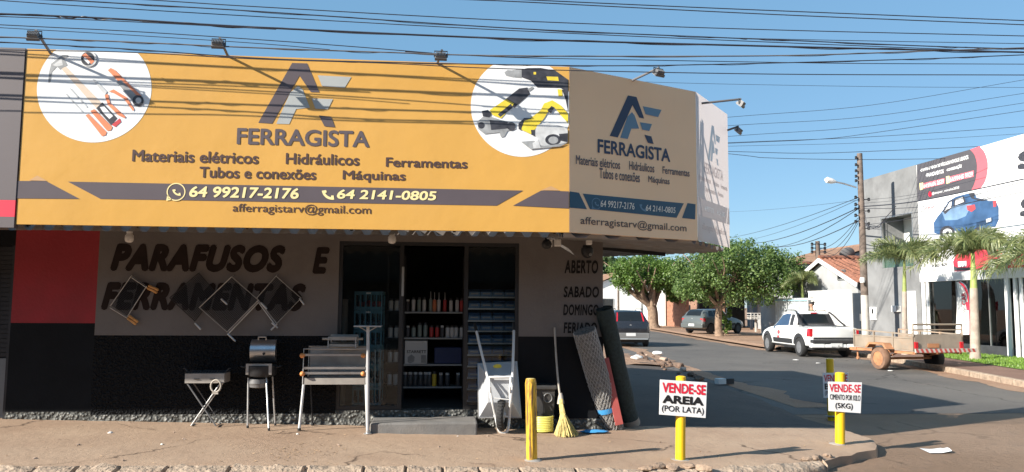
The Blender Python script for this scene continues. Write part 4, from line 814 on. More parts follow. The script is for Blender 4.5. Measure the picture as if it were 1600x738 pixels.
# T-shaped display stand
g = ground(574.6, 678); t = thing('display_stand', 'white enamelled T-shaped stand at the right leg of the large grill', 'stand', (g.x, g.y, pz(g.x, g.y)))
PT = Plane((0, g.y, 0), (1, 0)); top = PT.at(575, 509.5); mb = MB(); mb.tube([(g.x, g.y, pz(g.x, g.y)+.004), (top.x, g.y, top.z-.01)], .019, 10); mb.build('post', mat('shaded_white_enamel', (.44, .44, .45), .35, var=.08), t, smooth=True)  # white post painted grey, putting the awning's shade into its colour
a, b = PT.at(554, 509.5), PT.at(597, 509.5); mb = MB(); mb.span((a.x, g.y-.10, top.z-.01), (b.x, g.y+.10, top.z+.006)); tp = mb.build('top_plate', K['galv'], t, bevel=.004)
for s in (-1, 1): mb = MB(); mb.bar((top.x, g.y, top.z-.07), (top.x+s*.10, g.y, top.z-.012), .010); mb.build('brace', K['galv'], tp)
mb = MB(); mb.lathe([(.05, 0), (.05, .006), (.024, .012), (.024, .04)], Matrix.Translation((g.x, g.y, pz(g.x, g.y)+.001)), 18); mb.build('foot', K['galv'], t, smooth=True)

# ------------------------------------------------------------------ wheelbarrow leaning upright
g = ground(784, 677); t = thing('wheelbarrow', 'grey wheelbarrow tipped upright on its wheel against the right glass pane', 'wheelbarrow', (g.x, g.y, pz(g.x, g.y)))
YT, YB, YF = WY-.10, WY-.34, g.y
rim = [Plane((0, YT-(.10 if q[1] > 600 else 0), 0), (1, 0)).at(*q) for q in ((747, 568.5), (807, 565.5), (814, 653), (748, 653))]
bot = [Plane((0, YB, 0), (1, 0)).at(*q) for q in ((763, 589), (799, 589), (800.5, 629), (762, 629))]
mb = MB(); vs = rim+bot; ins = [p+Vector((0, .012, 0)) for p in rim]+[p+Vector((0, .012, 0)) for p in bot]
mb.add(vs+ins, [(4, 5, 6, 7)]+[(i, (i+1) % 4, 4+(i+1) % 4, 4+i) for i in range(4)]+[(12, 15, 14, 13)]+[(8+i, 12+i, 12+(i+1) % 4, 8+(i+1) % 4) for i in range(4)]+[(i, 8+i, 8+(i+1) % 4, (i+1) % 4) for i in range(4)])
tr = mb.build('tray', K['tray_grey'], t, bevel=.012, seg=3)
mb = MB(); mb.tube(rim, .012, 8, closed=True); mb.build('rim', K['galv'], tr, smooth=True)
def yq(px, py, Y): return Plane((0, Y, 0), (1, 0)).at(px, py)
mb = MB(); rc = Vector(((bot[0].x+bot[1].x)/2-.04, 0, 0)); q = yq(777, 572.5, YT-.09)
mb.blob((q.x, q.y, q.z), (.055, .004, .024), 5, .25); mb.build('sticker', K['p_yellow'], tr); q = yq(801, 637.5, YB+.10); mb = MB(); mb.blob((q.x, q.y-.02, q.z), (.03, .004, .024), 6, .25); mb.build('sticker', K['p_yellow'], tr)
L_ = [yq(744.5, 518, WY-.02), yq(752, 550, YT-.13), yq(762.5, 592, YB-.03), yq(768, 622, YB-.08), yq(774, 650, YF+.03), yq(778.5, 669, YF)]
Rr = [yq(802.8, 517, WY-.02), yq(802, 550, YT-.13), yq(800.5, 592, YB-.03), yq(797.8, 625, YB-.08), yq(796, 652, YF+.03), yq(794.5, 668, YF)]
loop = [yq(781.5, 675, YF), yq(787, 677.5, YF), yq(792, 674.5, YF)]
mb = MB(); mb.tube(catmull(L_+loop+Rr[::-1], 4), .017, 8); mb.build('frame', K['white_tube'], t, smooth=True)
for P in (L_, Rr): mb = MB(); mb.tube([P[0], P[0]+(P[0]-P[1]).normalized()*.13], .02, 8); mb.build('grip', K['rubber'], t, smooth=True)
mb = MB(); mb.tube([L_[2], yq(765, 589.5, YB-.05), yq(798, 589.5, YB-.05), Rr[2]], .014, 8); mb.tube([yq(764, 590, YB-.05), yq(765.5, 605, YB-.12), yq(766.5, 622, YB-.05)], .013, 8); mb.tube([yq(798, 590, YB-.05), yq(797, 605, YB-.12), yq(796.5, 622, YB-.05)], .013, 8); mb.tube([L_[3], Rr[3]], .008, 6); mb.tube([yq(771, 651, YF+.03), yq(797, 651, YF+.03)], .012, 8)
mb.build('leg_frame', K['white_tube'], t, smooth=True)
wc = yq(784.5, 648.5, YF+.03); M = Matrix.Translation(wc) @ Matrix.Rotation(R(74), 4, 'Z') @ Matrix.Rotation(R(90), 4, 'X'); r = .185
mb = MB(); mb.lathe([(.10, -.03), (.14, -.045), (.172, -.042), (r, -.022), (r+.003, 0), (r, .022), (.172, .042), (.14, .045), (.10, .03), (.10, -.03)], M, 30)
for k in range(26): a = 2*math.pi*k/26; mb.box(M @ Vector((math.cos(a)*r, math.sin(a)*r, .0)), (.014, .02, .05), M.to_3x3() @ Matrix.Rotation(a, 3, 'Z'))
wh = mb.build('wheel', K['rubber'], t, smooth=True, ang=30); mb = MB(); mb.lathe([(.03, -.05), (.035, -.03), (.10, -.02), (.10, .02), (.035, .03), (.03, .05)], M, 22); mb.build('rim', K['tray_grey'], wh, smooth=True)

# ------------------------------------------------------------------ bin, hose, broom, rolls
g = ground(853, 676); Yb = g.y+.05; PB = Plane((0, Yb, 0), (1, 0)); zg = pz(g.x, g.y)
t = thing('waste_bin', 'dark grey plastic wheelie bin with round emblem behind the yellow log post', 'bin', (g.x, Yb, zg))
a, b, c_, d = PB.at(841, 676), PB.at(864.5, 676), PB.at(867.5, 609), PB.at(838, 609); D = .30
mb = MB(); mb.add([(a.x, Yb+.02, zg), (b.x, Yb+.02, zg), (b.x, Yb+D-.03, zg), (a.x, Yb+D-.03, zg), (d.x, Yb, d.z), (c_.x, Yb, d.z), (c_.x, Yb+D, d.z), (d.x, Yb+D, d.z)], [(3, 2, 1, 0), (4, 5, 6, 7)]+[(i, (i+1) % 4, 4+(i+1) % 4, 4+i) for i in range(4)])
q = PB.at(849, 640); mb.bar((q.x, Yb-.003, zg+.2), (q.x, Yb-.003, d.z-.05), .012, .012)
mb.build('body', K['bin'], t, bevel=.02); e = PB.at(853, 602)
mb = MB(); mb.span((d.x-.02, Yb-.03, d.z), (c_.x+.02, Yb+D+.02, e.z)); mb.build('lid', K['bin'], t, bevel=.015)
q = PB.at(856, 622); mb = MB(); mb.tube([(q.x+.052*math.cos(k*.2618), Yb-.004, q.z+.055*math.sin(k*.2618)) for k in range(24)], .008, 6, closed=True); mb.build('emblem', K['lampbody'], t, smooth=True)
for s in (.12, .88):
    mb = MB(); xx = a.x+(b.x-a.x)*s; mb.lathe([(.07, -.02), (.075, 0), (.07, .02)], Matrix.Translation((xx, Yb+D, zg+.075)) @ Matrix.Rotation(R(90), 4, 'Y'), 18); mb.build('wheel', K['rubber'], t, smooth=True)
hc = ground(853, 679); t = thing('hose_coil', 'coil of yellow hose stacked in front of the dark bin', 'hose', (hc.x, hc.y+.08, pz(hc.x, hc.y)))
mb = MB(); zb = pz(hc.x, hc.y); rr = (PB.at(866, 665).x-PB.at(841, 665).x)/2; n = 9; P = []
for i in range(n*24+1): a = i*2*math.pi/24; P.append((hc.x+math.cos(a)*rr*(1+.02*math.sin(i*.7)), hc.y+.12+math.sin(a)*rr*.55, zb+.010+i/24*.0208))
mb.tube(P, .0115, 6); mb.build('coil', K['yellow_hose'], t, smooth=True)
q = Vector(P[-1]); mb = MB(); mb.tube([q, q+Vector((.02, .005, .0))], .015, 8); mb.build('connector', K['iron'], t)
g = ground(884, 682); t = thing('straw_broom', 'straw broom with long grey stick leaning on the wall beside the bin', 'broom', (g.x, g.y, pz(g.x, g.y)))
PW = Plane((0, WY-.25, 0), (1, 0)); st_ = [WALL.off(.03).at(866.5, 512), WALL.off(.1).at(868.5, 550), WALL.off(.2).at(871.5, 590), WALL.off(.26).at(875.5, 622)]
mb = MB(); mb.tube(catmull(st_, 5), .013, 8); mb.build('stick', K['stick'], t, smooth=True)
rn = random.Random(5); mb = MB(); top = st_[-1]; zg = pz(g.x, g.y)
for i in range(330):
    u = rn.random(); v = rn.uniform(-1, 1); px = 866+38*u; e = ground(px, 680+2.5*math.sin(u*3.1)+rn.uniform(-1.5, 1.5)); e = Vector((e.x, e.y+v*.06, zg+.004+max(0, rn.gauss(0, .01)))); s = top+Vector((rn.uniform(-.02, .02), v*.02, rn.uniform(-.02, .02)))
    m = s.lerp(e, .45)+Vector((-(u-.5)*.10+rn.uniform(-.01, .01), 0, .0)); mb.tube([s, m, e], [.004, .0042, .0028], 3)
mb.build('bristles', K['straw'], t)
mb = MB(); mb.lathe([(.018, .07), (.026, .05), (.036, 0), (.045, -.06), (.03, -.07)], Matrix.Translation(top+Vector((.004, 0, -.01))), 14); mb.build('binding', K['stick'], t, smooth=True)
def roll(pb, pt_, Yb_, Yt, r, name, label, cat, m):
    a, b = yq(*pb, Yb_), yq(*pt_, Yt); t = thing(name, label, cat, a); ax = (b-a); L = ax.length; M = Matrix.Translation(a) @ ax.to_track_quat('Z', 'Y').to_matrix().to_4x4(); return t, M, L, r
g1 = ground(957, 672)
t, M, L, r = roll((957, 671), (913, 517), g1.y+.12, WY-.17, .145, 'wire_mesh_roll', 'roll of silver wire netting with blue band leaning by the wall corner', 'mesh roll', None)
rn = random.Random(8); mb = MB(); mb.lathe([(r*.93, 0), (r*.95, L), (r*.3, L-.005), (r*.25, .1)], M, 30); mb.build('core_layers', mat('dull_net_layers', (.20, .19, .18), .75, 0, var=.5, scale=34, bump=.02, bscale=45), t, smooth=True)
mb = MB(); n = 20; rows = 34                          # outermost layer of hexagonal netting
for j in range(rows):
    z = L*(j+.5)/rows
    pts = []
    for i in range(n*2+1):
        a = math.pi*i/n; zz_ = z+(.021 if (i+j) % 2 else -.021)+rn.uniform(-.005, .005); q = r*(1.0+rn.uniform(-.012, .025)); pts.append(M @ Vector((q*math.cos(a), q*math.sin(a), min(max(zz_, .004), L))))
    mb.tube(pts, .0042, 4)
mb.build('wire_netting', mat('bright_wire', (.46, .45, .44), .5, .2, var=.2), t)
mb = MB(); z0_ = .31; mb.lathe([(r*1.03, z0_-.03), (r*1.045, z0_), (r*1.03, z0_+.035), (r*1.01, z0_+.034), (r*1.01, z0_-.029)], M, 30); mb.build('band', K['blue_band'], t, smooth=True)
t2, M, L, r = roll((986, 664), (944, 482), g1.y+.32, WY-.08, .115, 'shade_net_roll', 'tall roll of dark green netting leaning behind the wire roll', 'mesh roll', None)
mb = MB(); prof = [(.02, 0), (r*.98, 0)]+[(r*(1+.035*math.sin(i*1.3)*math.sin(i*.37)), L*i/22) for i in range(1, 22)]+[(r*.95, L), (r*.35, L-.01), (r*.3, L-.1)]
mb.lathe(prof, M, 26); mb.build('netting', K['greenmesh'], t2, smooth=True)
mb = MB(); mb.lathe([(r*1.06, .0), (r*1.10, .03), (r*1.04, .09), (r*1.0, .09), (r*1.0, 0)], M, 20); mb.build('loose_edge', K['trailer_bed'], t2, smooth=True)
a, b = yq(968, 664, WY-.09), yq(945, 560, WY-.04); t = MB(); t.bar(a, b, .10, .025, (0, 1, 0)); tag(t.build('red_board', K['red_plank'], bevel=.004), 'faded red board leaning between the two netting rolls', 'board')
g = ground(934, 679); mb = MB(); mb.blob((g.x-.02, g.y+.06, pz(g.x, g.y)+.018), (.16, .07, .02), 4, .4, sub=3, rot=.15); tag(mb.build('blue_rag', K['blue_band'], smooth=True), 'crumpled blue plastic rag lying between broom and wire roll', 'rag')

# ------------------------------------------------------------------ posts and for-sale boards
def steel_post(pb, ptop, zb, label, r=.052):
    a = atZ(*pb, zb); P = Plane((0, a.y, 0), (1, 0)); zt = P.at(*ptop).z; dx = P.at(*ptop).x-a.x
    t = thing('barrier_post', label, 'post', a, 0, 'yellow barrier posts along the pavement edge'); rn = random.Random(int(pb[0]))
    mb = MB(); mb.lathe([(r, -.08), (r, 0), (r*.99, (zt-zb)*.5), (r, zt-zb-.004)], Matrix.Translation(a) @ Matrix.Rotation(math.atan2(dx, zt-zb), 4, 'Y'), 24); mb.build('tube', K['yellow'], t, smooth=True)
    mb = MB(); mb.lathe([(r*1.01, 0), (r*1.01, .012), (r*.6, .022)], Matrix.Translation((a.x+dx, a.y, zt-.005)), 24); mb.build('cap', K['yellow'], t, smooth=True)
    mb = MB(); mb.blob((a.x, a.y, zb-.005), (r*1.9, r*1.7, .02), int(pb[0]), .3); mb.build('footing', K['concrete'], t, smooth=True); return a, t
g = ground(831, 719); rn = random.Random(2); zt = Plane((0, g.y, 0), (1, 0)).at(829, 592).z; zb = pz(g.x, g.y); H = zt-zb
t = thing('log_post', 'thick yellow log post with peeling paint before the dark bin', 'post', (g.x, g.y, zb), 0, 'yellow barrier posts along the pavement edge')
mb = MB(); n = 22; vs = []; fs = []; k = 16
for j in range(k+1):
    z = zb-.06+(H+.06)*j/k
    for i in range(n): a = 2*math.pi*i/n; rr = .056*(1+.05*math.sin(3*a+1)+.035*math.sin(7*a+.06*j)+.02*math.sin(11*a-.2*j))*(1.04 if j == k-1 else .86 if j == k else 1); vs.append((g.x-.016*j/k+rr*math.cos(a), g.y+rr*math.sin(a), z))
for j in range(k): fs += [(j*n+i, j*n+(i+1) % n, (j+1)*n+(i+1) % n, (j+1)*n+i) for i in range(n)]
fs.append(tuple(k*n+i for i in range(n))); mb.add(vs, fs); mb.build('log', K['yellowlog'], t, smooth=True, ang=60)
mb = MB(); mb.lathe([(.043, 0), (.04, .006), (.01, .009)], Matrix.Translation((g.x-.016, g.y, zt-.003)), 18); mb.build('cut_end', K['straw'], t)
mb = MB(); mb.blob((g.x, g.y, zb-.01), (.11, .10, .03), 9, .3); mb.build('footing', K['concrete'], t, smooth=True)
a1, _ = steel_post((1063, 719), (1064, 590), pz(2.6, 8.0), 'yellow steel post carrying the AREIA board')
a2, _ = steel_post((1312.5, 694), (1312.5, 584), pz(4.7, 9.2), 'yellow steel post carrying the CIMENTO board at the broken corner', .056)
z4 = -.06; a3, _ = steel_post((1299, 650), (1296.5, 562), z4, 'yellow steel post farther back at the corner, behind the CIMENTO board', .056)
def board(post, r, corners, label, lines):
    Yp = post.y-r-.012; P = Plane((0, Yp, 0), (1, 0)); q = [P.at(*c) for c in corners]; c = sum(q, Vector())/4   # bl, br, tr, tl
    t = thing('sale_board', label, 'sign board', c, 0, 'for-sale boards on the posts'); nb_ = Vector((0, .006, 0))
    mb = MB(); mb.prism(q, (0, .006, 0)); pn = mb.build('panel', K['board_white'], t, bevel=.002)
    def bil(u, v): return (q[0]*(1-u)+q[1]*u)*(1-v)+(q[3]*(1-u)+q[2]*u)*v+Vector((0, -.003, 0))
    for s, u0, u1, v0, v1, m, off in lines: fit_text(s, (bil(u0, v0), bil(u1, v0), bil(u1, v1), bil(u0, v1)), off).build('lettering', m, pn, fix=False)
    for v in (.2, .8): mb = MB(); e = bil(.5, v); mb.tube([e+Vector((0, -.001, 0)), e+Vector((0, .03, 0))], .006, 8); mb.build('rivet', K['galv'], t)
board(a1, .052, [(1030, 648), (1102.7, 653.5), (1105, 598), (1031.3, 593.3)], 'tilted white board with red VENDE-SE over black AREIA', [('VENDE-SE', .05, .975, .64, .93, K['sign_red'], .035), ('AREIA', .06, .94, .34, .575, K['sign_black'], .05), ('(POR LATA)', .05, .95, .06, .28, K['sign_black'], .01)])
board(a2, .056, [(1295, 642.5), (1345, 646), (1347, 598), (1294, 596.5)], 'white board with VENDE-SE and CIMENTO POR KILO on the corner post', [('VENDE-SE', .03, .96, .66, .93, K['sign_red'], .02), ('CIMENTO POR KILO', .04, .96, .40, .58, K['sign_black'], .004), ('(5KG)', .2, .74, .07, .30, K['sign_black'], .02)])
board(a3, .056, [(1287, 622), (1326, 622), (1325.5, 582.5), (1285.5, 583)], 'white VENDE-SE board mostly hidden behind the CIMENTO board', [('VENDE-SE', .04, .96, .64, .93, K['sign_red'], .02), ('BRITA', .05, .95, .34, .58, K['sign_black'], .03), ('(POR LATA)', .05, .95, .06, .28, K['sign_black'], .01)])

# ------------------------------------------------------------------ stock seen through the entrance
SY = 10.75; PSF = Plane((0, SY, 0), (1, 0))
def sx(px): return PSF.at(px, 520).x
def sz(py): return PSF.at(680, py).z
FLOOR = DZ0
t = thing('metal_shelf', 'tall grey metal shelf stocked with cans behind the open entrance', 'shelf', (sx(676), SY, FLOOR)); X0, X1 = sx(629.5), sx(724.5); ROWS = [487.5, 527.8, 569.3, 604.3]
for py in ROWS: mb = MB(); mb.span((X0+.02, SY, sz(py)-.022), (X1-.02, SY+.35, sz(py))); mb.build('shelf_board', K['shelf'], t)
for x in (X0, X1):
    for y in (SY-.004, SY+.33): mb = MB(); mb.span((x-.014, y, FLOOR), (x+.018, y+.03, sz(400))); mb.build('upright', K['iron'], t)
def can(x, y, z, r, h, m, label, group, name='spray_can', noz=None):
    o = thing(name, label, 'can' if name != 'sealant_tube' else 'cartridge', (x, y, z), 0, group)
    mb = MB(); mb.lathe([(r*.94, 0), (r, .006), (r, h*.78), (r*.86, h*.83)], Matrix.Translation((x, y, z)), 14); mb.build('body', m, o, smooth=True)
    mb = MB()
    if noz: mb.lathe([(r*.5, h*.83), (r*.22, h*.9), (.004, h*1.35)], Matrix.Translation((x, y, z)), 10); mb.build('nozzle', noz, o, smooth=True)
    else: mb.lathe([(r*.8, h*.832), (r*.82, h*.98), (r*.7, h)], Matrix.Translation((x, y, z)), 12); mb.build('cap', K['can_d'] if m is not K['can_d'] else K['can_w'], o, smooth=True)
    return o
rn = random.Random(21)
for i, (px, h, mk, noz) in enumerate([(636, .17, 'can_d', 0), (645, .2, 'can_w', 0), (654, .2, 'can_g', 0), (662, .2, 'can_w', 0), (672, .21, 'can_g', 1), (678, .2, 'can_o', 1), (685, .2, 'can_w', 1), (694.5, .2, 'can_r', 1), (704, .19, 'can_w', 0), (714, .2, 'can_w', 0), (721, .19, 'can_r', 0)]):
    lab = {'can_d': 'dark short can at the left end of the top shelf', 'can_w': 'white tube standing on the top shelf of cartridges', 'can_g': 'grey green tube standing on the top shelf of cartridges', 'can_o': 'orange cartridge with long nozzle on the top shelf', 'can_r': 'red cartridge standing on the top shelf'}[mk]
    can(sx(px), SY+.07, sz(487.5)+.001, .026, h, K[mk], lab, 'cartridges on the top shelf', 'sealant_tube', K['can_w'] if noz else None)
for i, (px, h, mk) in enumerate([(637, .16, 'can_d'), (646, .16, 'can_g'), (655.5, .205, 'can_g'), (664.5, .205, 'can_g'), (674, .165, 'can_r'), (683, .165, 'can_r'), (691, .165, 'can_d'), (699.5, .165, 'can_w'), (706.5, .165, 'can_w'), (713, .165, 'can_w'), (721.5, .165, 'can_w')]):
    lab = {'can_d': 'dark spray can on the second shelf', 'can_g': 'grey green spray can at the left of the second shelf', 'can_r': 'red spray can in the middle of the second shelf', 'can_w': 'pale spray can at the right of the second shelf'}[mk]
    can(sx(px), SY+.07, sz(527.8)+.001, .029, h, K[mk], lab, 'spray cans on the second shelf')
for i, px in enumerate((634, 642, 650, 658, 666, 672)): can(sx(px), SY+.08, sz(604.3)+.001, .034, .19, K['can_d'], 'dark bottle in the dim row on the lowest shelf', 'bottles on the lowest shelf', 'dark_bottle')
can(sx(679.5), SY+.06, sz(604.3)+.001, .03, .2, K['can_y'], 'single yellow can among dark bottles on the lowest shelf', 'bottles on the lowest shelf')
for px in (690, 700, 717): can(sx(px), SY+.08, sz(604.3)+.001, .034, .18, K['can_d'], 'dark bottle right of the yellow can on the lowest shelf', 'bottles on the lowest shelf', 'dark_bottle')
a, b = sx(633), sx(668); t = thing('carton', 'white printed cardboard box on the third shelf', 'box', ((a+b)/2, SY+.02, sz(569)))
mb = MB(); mb.span((a, SY+.02, sz(569.2)+.001), (b, SY+.25, sz(533))); cb = mb.build('carton_body', K['card'], t, bevel=.004); pl = Plane((0, SY+.02, 0), (1, 0))
text_on(pl, 'STARRETT', (635.5, 552), (666, 547.5), K['sign_black'], cb, .02, 0, .004)
mb = MB(); mb.sheet(poly_on(pl, [(637, 566), (637, 558), (643, 554), (648, 558), (647, 565), (641, 568)], .004)); mb.sheet(poly_on(pl, [(658, 567), (658, 555), (666, 555), (666, 567)], .004)); mb.build('picture', K['p_grey'], cb, fix=False)
a, b = sx(679), sx(722); mb = MB(); mb.span((a, SY+.04, sz(569.2)+.001), (b, SY+.3, sz(543.5))); tag(mb.build('storage_case', K['blue_cloth'], bevel=.015), 'dark blue storage case on the third shelf beside the white carton', 'case')
# white cans on a side rack, seen between the crates and the open door
t = thing('side_rack', 'narrow dark rack of white cans behind the left glass', 'shelf', (sx(614), SY+.1, FLOOR)); rows2 = [486, 528.5, 567, 602]
for py in rows2: mb = MB(); mb.span((sx(602), SY+.05, sz(py)-.02), (sx(626), SY+.3, sz(py))); mb.build('shelf_board', K['iron'], t)
for px in (602, 626): mb = MB(); mb.span((sx(px)-.012, SY+.31, FLOOR), (sx(px)+.012, SY+.33, sz(400))); mb.build('upright', K['iron'], t)
for r_, py in enumerate(rows2):
    for px in (609, 618.5): can(sx(px), SY+.12, sz(py)+.001, .033, .165, K['can_w'], ('white can on the topmost', 'white can on the second', 'white can on the third', 'white can on the lowest')[r_]+' board of the narrow rack', 'white cans on the narrow rack')
# stacked teal crates
CY = 10.25; PCR = Plane((0, CY, 0), (1, 0)); cx0, cx1 = PCR.at(553, 500).x, PCR.at(597, 500).x; zt = PCR.at(575, 455).z; ch = (zt-FLOOR)/6
for i in range(6):
    z0 = FLOOR+ch*i; nm = ('bottom crate of the teal stack', 'second crate from the floor in the teal stack', 'third crate from the floor in the teal stack', 'third crate from the top in the teal stack', 'second crate from the top in the teal stack', 'topmost crate of the teal stack')[i]
    t = thing('plastic_crate', nm+' behind the left glass', 'crate', ((cx0+cx1)/2, CY, z0), 0, 'teal crates stacked behind the glass'); mb = MB(); x0, x1, y0, y1, z1 = cx0, cx1, CY, CY+.45, z0+ch-.006
    mb.span((x0, y0, z0), (x1, y1, z0+.012)); 
    for za, zc in ((z0+.012, z0+.045), (z1-.04, z1)):
        mb.span((x0, y0, za), (x1, y0+.012, zc)); mb.span((x0, y1-.012, za), (x1, y1, zc)); mb.span((x0, y0+.012, za), (x0+.012, y1-.012, zc)); mb.span((x1-.012, y0+.012, za), (x1, y1-.012, zc))
    for k in range(6): xx = x0+(x1-x0-.02)*k/5; mb.span((xx, y0+.002, z0+.045), (xx+.02, y0+.01, z1-.04)); mb.span((xx, y1-.01, z0+.045), (xx+.02, y1-.002, z1-.04))
    mb.build('body', K['crate'], t); mb = MB(); xm = (x0+x1)/2; mb.span((xm-.03, y0-.004, z1-.032), (xm+.03, y0-.001, z1-.012)); mb.build('tag', K['card'], t)
    mb = MB(); rr = random.Random(i)
    for k in range(5): mb.blob((x0+.06+(x1-x0-.12)*k/4, y0+.15, z0+.07), (.04, .06, .05), i*9+k, .3)
    tag(mb.build('crate_contents', [K['can_d'], K['can_d'], K['can_g'], K['can_d'], K['can_d'], K['red_plank']][i], smooth=True), ('assorted parts lying in the ')+nm, 'goods', 'goods in the teal crates', 'stuff')
# organiser rack with blue bins
OY = 10.5; POR = Plane((0, OY, 0), (1, 0)); ox0, ox1 = POR.at(728.5, 520).x, POR.at(808.5, 520).x
def oz(py): return POR.at(768, py).z
t = thing('organiser_rack', 'pale steel rack of small blue bins behind the right glass pane', 'rack', ((ox0+ox1)/2, OY, FLOOR)); rws = [466, 484, 503, 519, 538, 556, 574, 592, 610, 628]
for py in rws: mb = MB(); mb.span((ox0+.016, OY, oz(py)), (ox1-.016, OY+.02, oz(py)+.018)); mb.span((ox0+.016, OY+.02, oz(py)), (ox1-.016, OY+.2, oz(py)+.006)); mb.build('rail', K['rail_pale'], t)
for x in (ox0, ox1): mb = MB(); mb.span((x-.012, OY-.004, FLOOR), (x+.014, OY+.03, oz(464))); mb.build('upright', K['shelf'], t)
for r_, py in enumerate(rws):
    for k in range(4):
        wd = (ox1-ox0-.05)/4; x = ox0+.025+wd*k; z = oz(py)+.019; h = .10
        t = thing('parts_bin', ('uppermost row' if r_ == 0 else '%s row' % ('second third fourth fifth sixth seventh eighth ninth lowest'.split()[r_-1]))+' small blue parts bin on the steel rack', 'bin', (x+wd/2, OY, z), 0, 'blue parts bins on the rack')
        mb = MB(); x0, x1, y0, y1 = x+.006, x+wd-.006, OY-.03, OY+.14; mb.add([(x0, y0, z), (x1, y0, z), (x1, y1, z), (x0, y1, z), (x0, y0-.02, z+h*.62), (x1, y0-.02, z+h*.62), (x1, y0+.03, z+h), (x1, y1, z+h), (x0, y1, z+h), (x0, y0+.03, z+h)], [(3, 2, 1, 0), (0, 1, 5, 4), (1, 2, 7, 6, 5), (2, 3, 8, 7), (3, 0, 4, 9, 8)])
        mb.build('body', K['bluebin'], t, fix=False); mb = MB(); mb.span((x0+.025, y0-.022, z+.03), (x1-.025, y0-.0185, z+.05)); mb.build('tag', K['shelf'], t)
a = PCR.at(534, 540); mb = MB(); mb.tube([(a.x, CY+.1, FLOOR), (a.x-.01, CY+.25, PCR.at(534, 468).z)], .05, 12); tag(mb.build('wooden_handle_bundle', K['trailer_bed'], smooth=True), 'brown wooden roll standing inside the left glass edge', 'wooden roll')

# ------------------------------------------------------------------ vehicles
def cr1(tab, x):
    """smooth value of a station table (x, ...columns) at x"""
    n = len(tab)
    for i in range(n-1):
        if x <= tab[i+1][0] or i == n-2:
            a, b = tab[i], tab[i+1]; t = min(1, max(0, (x-a[0])/(b[0]-a[0]))); return [p+(q-p)*t for p, q in zip(a[1:], b[1:])]
class CarForm:
    """car body lofted through cross sections: (x, underside, belt height, roof height, half width, half width at belt, at roof)"""
    def __init__(s, st): s.st = st; s.L = st[-1][0]
    def section(s, x):
        zb, zl, zr, w, wb, wr = cr1(s.st, x); ze = max(zl+.01, zr-.055)
        return [(0, zb), (w*.86, zb), (w*.975, zb+.06), (w, zb+(zl-zb)*.45), (w*.992, zb+(zl-zb)*.72), (wb, zl), (wb+(wr-wb)*.5+.012*(zr > zl+.2), zl+(ze-zl)*.5), (wr, ze), (wr*.86, zr-.012 if zr > zl+.1 else zr-.005), (0, zr)]
    def body(s, name, m, parent, arches):
        xs = sorted(set([t[0] for t in s.st]+[s.L*i/46 for i in range(47)])); vs = []; fs = []; K_ = 10; n = 2*K_-2
        for x in xs:
            q = s.section(x); ring = [(x, y, z) for y, z in q]+[(x, -y, z) for y, z in q[-2:0:-1]]; vs += ring
        for i in range(len(xs)-1): fs += [(i*n+j, (i+1)*n+j, (i+1)*n+(j+1) % n, i*n+(j+1) % n) for j in range(n)]
        fs += [tuple(range(n)), tuple((len(xs)-1)*n+j for j in range(n-1, -1, -1))]
        b = MB(); b.add(vs, fs); o = b.build(name, m, None)
        for ax, r in arches:
            for sd in (-1, 1):
                c = MB(); c.lathe([(r, -.19), (r, .19)], Matrix.Translation((ax, sd*.75, r-.03)) @ Matrix.Rotation(R(90), 4, 'X'), 28); k = c.build('cut', m)
                md = o.modifiers.new('b', 'BOOLEAN'); md.object = k; md.operation = 'DIFFERENCE'; md.solver = 'EXACT'
                dg = bpy.context.evaluated_depsgraph_get(); dg.update(); me = bpy.data.meshes.new_from_object(o.evaluated_get(dg)); o.modifiers.clear(); o.data = me; bpy.data.objects.remove(k)
        o.data.polygons.foreach_set('use_smooth', [True]*len(o.data.polygons)); o.data.set_sharp_from_angle(angle=R(32)); o.parent = parent; return o
    def sidept(s, x, h, sd, out=.006):
        q = s.section(x); (y0, z0), (y1, z1), (y2, z2) = q[5], q[6], q[7]
        y, z = (y0+(y1-y0)*h*2, z0+(z1-z0)*h*2) if h < .5 else (y1+(y2-y1)*(h*2-1), z1+(z2-z1)*(h*2-1))
        return Vector((x, sd*(y+out), z+out*.3))
    def flank(s, x, z, sd, out=.006):
        q = s.section(x)
        for (y0, z0), (y1, z1) in zip(q[1:6], q[2:6]):
            if z <= z1: t = (z-z0)/max(1e-6, z1-z0); return Vector((x, sd*(y0+(y1-y0)*t+out), z))
        return Vector((x, sd*(q[5][0]+out), z))
    def toppt(s, x, v, out=.007):
        zb, zl, zr, w, wb, wr = cr1(s.st, x); a = cr1(s.st, min(x+.03, s.L))[2]; b = cr1(s.st, max(x-.03, 0))[2]; d = Vector((-(a-b), 0, .06)).normalized()
        return Vector((x, v*wr*.86, zr-.012*abs(v)))+d*out
    def window(s, quad, sd, m, parent, name='side_window'):
        (x0, h0), (x1, h1), (x2, h2), (x3, h3) = quad; b = MB()
        b.grid(lambda u, v: s.sidept((x0+(x1-x0)*u)*(1-v)+(x3+(x2-x3)*u)*v, (h0+(h1-h0)*u)*(1-v)+(h3+(h2-h3)*u)*v, sd), 8, 4); return b.build(name, m, parent, smooth=True, local=True)
    def screen(s, x0, x1, w0, w1, m, parent, name):
        b = MB(); b.grid(lambda u, v: s.toppt(x0+(x1-x0)*v, (u*2-1)*(w0+(w1-w0)*v)), 10, 8); return b.build(name, m, parent, smooth=True, local=True)
